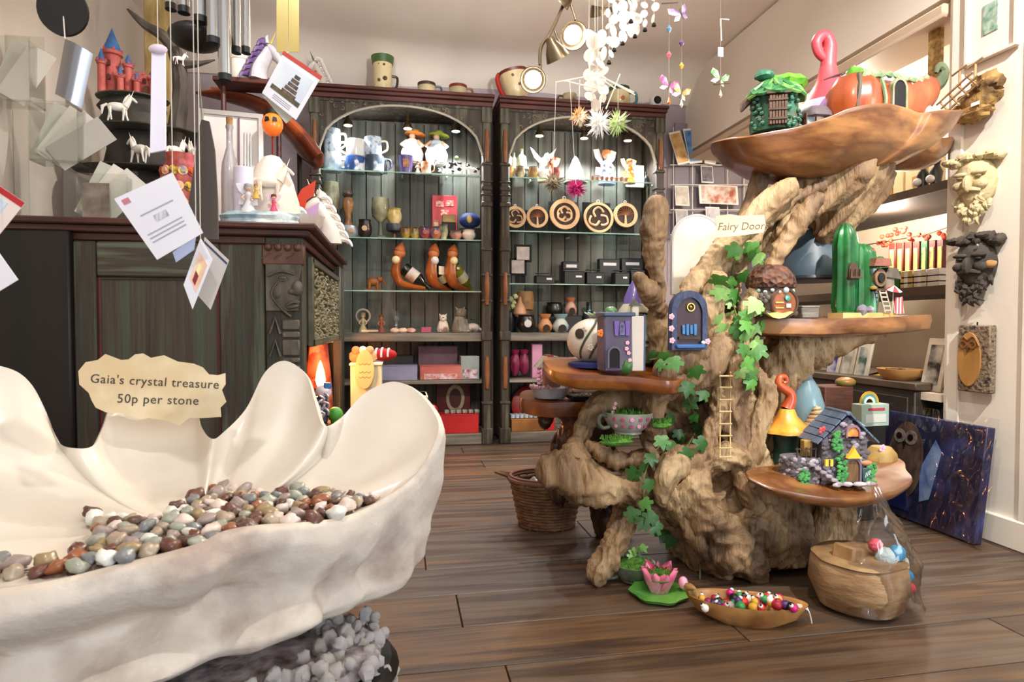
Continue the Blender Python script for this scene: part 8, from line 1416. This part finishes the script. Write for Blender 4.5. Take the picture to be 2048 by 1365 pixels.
# mint display box, red birdhouse box on a dark crate before the cabinet
p = at(1740, 852, 2.12); t = thing('dark_crate', 'dark crate standing in shadow behind the lower dish', 'crate', (p.x - .035, 2.16, 0)); zc_ = p.z; MB().box((0, 0, zc_ / 2), (.17, .13, zc_), bev=.004).obj('crate', mt('#17120f', .7), t); MB().box((0, -.066, zc_ * .6), (.12, .004, .02)).obj('crate_slot', blackm, t)
k = mpp(p); t = thing('mint_card_box', 'mint green counter box with a rainbow arch card', 'card box', (p.x, 2.12, zc_ + .001), .1); MB().box((0, 0, 22 * k), (68 * k, .05, 44 * k), bev=.002).obj('counter_box', mt('#a8c4b4', .5, c2='#bcd2c4', vs=5), t); MB().box((.004, -.026, 34 * k), (40 * k, .002, 5 * k)).obj('red_lettering_bar', mt('#c84a58', .5), t); MB().box((-.0, -.026, 16 * k), (50 * k, .002, 16 * k)).obj('white_print', mt('#e4e8e0', .5), t)
for i, c in enumerate(('#d8a830', '#5aa0a0', '#e8e4d8')): rr = (24 - i * 5) * k; MB().ringprism([(rr * math.cos(a), rr * math.sin(a)) for a in np.linspace(0, 3.1416, 12)] + [((rr - 5 * k) * math.cos(a), (rr - 5 * k) * math.sin(a)) for a in ()] or [], [((rr - 5 * k) * math.cos(a), (rr - 5 * k) * math.sin(a)) for a in np.linspace(0, 3.1416, 12)], .003, TR(.004, .01 - i * .0008, 44 * k)).obj('rainbow_band', mt(c, .5), t)
p = at(1665, 830, 2.3); t = thing('red_wood_box', 'old dark red plank box with an orange finial behind the cottage', 'box', (p.x, 2.32, 0)); MB().box((0, 0, p.z / 2 + .06), (.13, .12, p.z + .12), bev=.004).obj('plank_box', mt('#4a2c22', .7, c2='#6a4030', vs=8, st=(1, 1, 6), bump=.4), t); MB().ball((.05, -.03, p.z + .135), (.04, .04, .022), 12, 8).obj('finial', mt('#b8602a', .4, c2='#4a7a3a', vs=12), t)
lamp('POINT', 'bay_light', (2.3, 2.9, 1.86), 26, WARM, size=.05); lamp('POINT', 'bay_light', (2.35, 2.7, s1 - .1), 11, WARM, size=.05)
t = thing('bay_ceiling_lamp', 'small round lamp under the bay ceiling', 'lamp', (2.3, 2.9, 1.93)); MB().lathe([(.04, .045), (.04, .02), (.03, 0)], 16).obj('lamp_body', mt('#d8d0c0', .4), t); MB().ball((0, 0, -.004), .024, 12, 8).obj('lamp_bulb', mt('#fff0d8', .3, emit=8), t)
# glittery strip by the pier
p0_, p1_ = atx(1862, 104, 2.08), atx(1888, 2, 2.08); tag(MB().box((0, 0, 0), (.02, p0_.y - p1_.y, .26), bev=.002).obj('glitter_strip', mt('#8a6a3a', .4, .4, c2='#c8a868', vs=60), None, (2.075, (p0_.y + p1_.y) / 2, 1.83)), 'glittery bronze hanging strip at the edge of the window bay', 'banner')
# wire card rack on the back wall
Yr = WY_B - .06; p = at(1410, 470, Yr); t = thing('card_rack', 'white wire rack of postcards on the back wall behind the driftwood', 'card rack', p); k = mpp(p); wire = mt('#d8d4cc', .4)
for px in (1347, 1385, 1420, 1455, 1488): MB().tube([at(px, 255, Yr) - p, at(px, 560, Yr) - p], .004, 6).obj('upright_wire', wire, t)
for py in (330, 370, 420, 470): MB().tube([at(1340, py, Yr - .02) - p, at(1495, py, Yr - .02) - p], .004, 6).obj('cross_wire', wire, t)
MB().box(at(1418, 420, Yr + .04) - p, (150 * k, .01, 340 * k)).obj('rack_back', mt('#8d8590', .8), t)
for i, (x0, x1, y0, y1, c, c2, lab) in enumerate(((1372, 1398, 256, 328, '#3a68b0', '#7aa8d8', 'blue landscape postcard'), (1346, 1370, 262, 330, '#c88a3a', '#e8c890', 'orange sunset postcard'), (1410, 1432, 262, 330, '#9a8aa8', '#c8c0d0', 'lilac floral postcard'), (1434, 1456, 260, 326, '#c0b4cc', '#e0d8e4', 'pale lilac postcard'), (1398, 1476, 372, 408, '#e8e0d8', '#a85a3a', 'wide white postcard with a red fish'), (1350, 1378, 372, 412, '#a8a098', '#d8d0c4', 'grey photo postcard'), (1402, 1426, 332, 366, '#8a8490', '#5a5660', 'grey group postcard'), (1352, 1376, 418, 470, '#b8b4b8', '#8a868c', 'pale grey portrait postcard'), (1412, 1440, 414, 460, '#a8a8b4', '#d8d4d8', 'silver portrait postcard'))):
    a_, b_ = at(x0, y1, Yr - .03), at(x1, y0, Yr - .03); q = thing('postcard', lab + ' in the wire rack', 'postcard', (a_ + b_) / 2, rot=(R(-8), R((-8, -14, 6, -6, 0, 0, 0, 0, 0)[i]), 0), group='postcards in the wire rack'); MB().box((0, 0, 0), (b_.x - a_.x, .004, b_.z - a_.z)).obj('card', mt('#ece8e2', .5), q); MB().box((0, -.003, 0), ((b_.x - a_.x) * .88, .002, (b_.z - a_.z) * .88)).obj('picture', mt(c, .5, c2=c2, vs=16), q)
# ================================================================ things on the floor
wick = mt('#5a3c26', .6, c2='#7a5638', vs=30, bump=.4, name='wicker'); q = atz(1090, 1062, 0); t = thing('wicker_basket', 'brown wicker basket of clear packets on the floor by the root', 'basket', (q.x + .02, q.y + .06, 0), -.25); bx_, by_ = .125, .1
def oval(s, z, n=40, ph=0, am=0): return [(bx_ * s * math.cos(a) * (1 + am * math.cos(10 * a + ph)), by_ * s * math.sin(a) * (1 + am * math.cos(10 * a + ph)), z) for a in np.linspace(0, 6.283, n, endpoint=False)]
for i in range(15): MB().tube(oval(.8 + .018 * i, .008 + i * .011, 40, math.pi * (i % 2), .025), .0062, 6, closed=True).obj('wicker_strand', wick, t)
for i in range(20): a = i * .314; MB().tube([(bx_ * .8 * math.cos(a), by_ * .8 * math.sin(a), .0), (bx_ * 1.06 * math.cos(a), by_ * 1.06 * math.sin(a), .175)], .004, 5).obj('wicker_stake', wick, t)
MB().tube(oval(1.1, .178), .009, 7, closed=True).obj('rim', wick, t); MB().tube(oval(1.08, .188), .006, 6, closed=True).obj('rim_braid', mt('#6a3a2a', .6), t)
MB().lathe([(.0, .006), (.75, .006), (.76, .012), (0, .012)], 24, fx=bx_, fy=by_).obj('basket_floor', wick, t); MB().tube(spline([(-bx_ * 1.1, 0, .18), (-bx_ * 1.45, 0, .195), (-bx_ * 1.5, .03, .19), (-bx_ * 1.1, .05, .18)], 4), .008, 6).obj('basket_handle', wick, t)
MB().lathe([(0, .14), (.9, .135), (.92, .12), (0, .12)], 24, fx=bx_, fy=by_).obj('tissue', mt('#3a2c26', .7, c2='#5a4a40', vs=20), t)
L_ = t.location
for i, (x, y, rz, c, lab) in enumerate(((-.05, -.01, .4, '#b8b4b4', 'crinkled clear packet at the left of the wicker basket'), (.06, .0, -.3, '#8a7a84', 'shiny clear packet at the right of the wicker basket'), (.09, -.03, .2, '#9a90a0', 'small clear packet against the basket rim'))): b = MB().grid(lambda u, v: ((u - .5) * .07, (v - .5) * .05, .02 + .02 * mnoise.noise(Vector((u * 4 + i, v * 4, i))) + .02 * math.sin(3.14 * u) * math.sin(3.14 * v)), 10, 8); o = b.obj('clear_packet', mt(c, .12, coat=.5, c2='#4a3c3a', vs=30), None, (L_.x + x, L_.y + y, .14)); o.rotation_euler = (0, .2, rz); tag(o, lab, 'packet', 'packets in the wicker basket')
t = thing('card_window_frame', 'small brown card frame standing in the wicker basket', 'frame', (L_.x + .02, L_.y - .06, .14), -.2, rot=(R(-18), 0, -.2)); MB().ringprism([(-.035, 0), (.035, 0), (.03, .06), (-.03, .06)], [(-.02, .014), (.02, .014), (.018, .046), (-.018, .046)], .004).obj('card_frame', mt('#8a6a4a', .7), t); MB().box((0, .004, .03), (.045, .002, .04)).obj('backing', mt('#4a3a30', .5), t)
# teacup and lotus planters
q = atz(1272, 1172, 0); t = thing('teacup_planter', 'grey-green teacup planter with a tiny door on the floor', 'planter', (q.x + .004, q.y + .035, 0), .2); teacup(t, .068, mt('#8a9488', .4, c2='#b8c0b4', vs=16, c3='#5a6a5a', bump=.5), mt('#5a6a58', .5), 9)
MB().prism(arch(.018, .026, 8), .006).obj('tiny_door', blackm, t, (.004, -.044, .012)); MB().ball((0, 0, .054), (.03, .03, .016), 10, 6, nz=.4, ns=4).obj('moss_ball', mossm, t)
for i in range(5): inst(LM[i % 3], 'leaf', ivy_g[2], t, (.0 + .006 * i, .0, .06 + .01 * i), Euler((1.2, i * .6, i * 1.3)), .028)
q = atz(1336, 1212, 0); t = thing('lotus_planter', 'pink lotus flower planter on a green leaf saucer', 'planter', (q.x, q.y + .06, 0)); MB().lathe([(.0, .004), (.072, .006), (.08, .016), (.074, .018), (.0, .012)], 26, wob=lambda a, z: 1 + .06 * math.sin(7 * a)).obj('leaf_saucer', mt('#3a7a2a', .35, c2='#68a848', vs=10, coat=.4), t)
lot = mt('#d84a78', .35, c2='#f0b0c8', vs=14, coat=.4, name='pink_glaze'); pet = MB().grid(lambda u, v: ((u - .5) * .055 * math.sin(3.14 * (v * .85 + .12)), -.022 - .03 * v + .012 * (2 * u - 1) ** 2, .068 * v), 9, 9).mesh('petal', 80)
for i in range(9): inst(pet, 'petal', lot, t, (0, 0, .01), (0, 0, i * .698), 1.1 if i % 2 else 1.0)
for i in range(7): inst(pet, 'inner_petal', mt('#c82a50', .35, c2='#e87a98', vs=14), t, (0, 0, .014), (0, 0, i * .898 + .3), .85)
b = MB(); r = random.Random(2); b.ball((0, 0, .055), (.042, .042, .012), 14, 8, nz=.2)
for i in range(60): a = r.random() * 6.28; kk = r.random() ** .5 * .04; b.tube([(kk * math.cos(a), kk * math.sin(a), .06), (kk * math.cos(a) + .004, kk * math.sin(a), .074)], [.0025, .0004], 4)
b.obj('moss_filling', mossm, t); MB().ball((.062, -.02, .04), (.014, .014, .018), 10, 8).obj('lotus_bud', lot, t); MB().tube([(.066, -.015, .01), (.062, -.02, .03)], .004, 6).obj('bud_stem', leafgrn, t)
# driftwood dish of charm dolls
q = atz(1512, 1262, 0); t = thing('driftwood_boat_dish', 'boat-shaped driftwood dish on the floor full of beaded dolls', 'dish', (q.x, q.y + .045, 0), -.42); BXR, BYR = .135, .058
MB().lathe([(.0, 0), (.55, .0), (.85, .022), (1.0, .052), (1.02, .058), (.94, .056), (.78, .03), (.5, .016), (0, .013)], 36, fx=BXR, fy=BYR, wob=lambda a, z: 1 + .04 * math.sin(3 * a) + .05 * math.cos(2 * a)).obj('wooden_dish', mt('#9a6a38', .5, c2='#7a4a24', vs=6, c3='#b88850', bump=.3, coat=.2), t); MB().tube(spline([(-.125, .01, .05), (-.14, .0, .075), (-.125, -.02, .08)], 4), [.016, .016, .015, .014, .012, .01, .008, .006, .004], 8).obj('bark_tip', barkm, t)
dc = [('crimson', '#a01c30'), ('black', '#141416'), ('white', '#e8e4e0'), ('magenta', '#c81a78'), ('green', '#2a8a4a'), ('gold', '#d8a838'), ('purple', '#4a2a6a'), ('scarlet', '#d83020')]; r = random.Random(14); dme2 = MB().ball((0, 0, 0), (1, .8, .8), 10, 8).mesh('doll_body'); hme = MB().ball((0, 0, 0), 1, 10, 8).mesh('doll_head')
places = ['by the bark tip', 'left of the middle', 'in the middle', 'right of the middle', 'at the far end']
cnt = {}
for i in range(20):
    n_, c = dc[i % 8]; x = lerp(-.1, .1, (i * 7 % 20) / 19); y = r.uniform(-.028, .026); w_ = t.matrix_basis @ Vector((x, y, .036 + .012 * (i % 3)))
    pl_ = places[min(4, int((x + .1) / .2 * 5))]; d_ = thing('bead_doll', n_ + ' bead doll with wide eye lying ' + pl_ + ' of the driftwood dish' if pl_ != 'by the bark tip' else n_ + ' bead doll with wide eye lying by the bark tip of the dish', 'charm', w_, r.random() * 6, 'bead dolls in the driftwood dish')
    inst(dme2, 'body', mt(c, .4, c2='#1a1416' if i % 3 == 0 else c, vs=60), d_, (0, 0, 0), (r.uniform(-.5, .5), 0, 0), .015); inst(hme, 'head', mt(dc[(i + 2) % 8][1], .4), d_, (.018, 0, .006), (0, 0, 0), .010); inst(hme, 'eye', wht, d_, (.02, -.006, .013), (0, 0, 0), .0055); inst(hme, 'pupil', blackm, d_, (.021, -.008, .0165), (0, 0, 0), .003)
for i in range(4): MB().tube(spline([(.12, -.01 + .006 * i, .055), (.142, -.012 + .008 * i, .05), (.15, -.014 + .01 * i, .02 + .004 * i)], 4), .0014, 4).obj('thread_tassel', thread, t)
# wooden stump bowl with plastic bag of pompoms
q = atz(1775, 1250, 0); t = thing('stump_bowl', 'large weathered wooden stump bowl holding a plastic bag of toys', 'bowl', (q.x, q.y + .1, 0), .2)
pr = [(.075, 0), (.1, .015), (.118, .07), (.112, .125), (.105, .135), (.098, .13), (.1, .07), (0, .05)]
MB().lathe(pr, 40, wob=lambda a, z: 1 + .1 * mnoise.noise(Vector((1.6 * math.cos(a), 1.6 * math.sin(a), z * 5))) + .03 * math.sin(3 * a)).obj('stump_body', mt('#8d6c4c', .6, c2='#6a4a30', vs=6, c3='#a4845f', bump=.5, bs=20, bst=(1, 1, 3)), t); MB().lathe([(.1, .128), (.112, .136), (.104, .142)], 40, wob=lambda a, z: 1 + .1 * mnoise.noise(Vector((1.6 * math.cos(a), 1.6 * math.sin(a), .65)))).obj('rim', mt('#a08058', .6, c2='#7a5c3c', vs=14, bump=.6), t)
L_ = t.location; o = MB().box((0, 0, .04), (.075, .06, .08), RZ(.4) @ RY(.25), bev=.006).obj('wood_block', mt('#9c7a50', .6, c2='#7d5c38', vs=10, st=(4, 1, 1), bump=.3), None, L_ + Vector((-.045, -.01, .09))); tag(o, 'rough cut wooden block sticking out of the stump bowl', 'wood block')
for i, (x, y, z, s, c, lab) in enumerate(((.035, -.05, .15, .024, '#b8c8cc', 'silver-blue'), (.065, -.055, .16, .02, '#3a98c8', 'bright blue'), (.05, -.06, .125, .016, '#d8a038', 'mustard'), (.082, -.05, .13, .018, '#c8c4b0', 'grey'), (.03, -.02, .17, .018, '#d84a5a', 'red'), (.09, -.06, .1, .016, '#2a88c0', 'deep blue'), (.098, -.062, .07, .014, '#d03a4a', 'crimson'))): b = MB().ball((0, 0, 0), s, 12, 8, nz=.25, ns=4, seed=i); tag(b.obj('pompom_toy', mt(c, .8, bump=.6, bs=80), None, L_ + Vector((x, y, z))), lab + ' woolly pompom toy in the plastic bag', 'toy', 'pompom toys in the bag')
def bagf(u, v):
    a = -2.6 + u * 3.3; rr = interp([0, .45, .62, .8, 1], [.116, .112, .095, .07, .03], v); z = lerp(.02, .3, v) + .03 * v * math.sin(3 * a); n = .014 * mnoise.noise(Vector((a * 3, z * 20, 1))) + .006 * mnoise.noise(Vector((a * 9, z * 50, 2))); return (L_.x + .02 + (rr + .008 + n) * math.cos(a), L_.y + (rr + .008 + n) * math.sin(a), max(z, .006))
tag(MB().grid(bagf, 44, 30).obj('plastic_bag', clear_mat('bag_plastic', (.93, .92, .92), .15, .15, keep=.88), None, None, smooth=180), 'crumpled clear plastic bag drawn over the stump bowl', 'plastic bag')
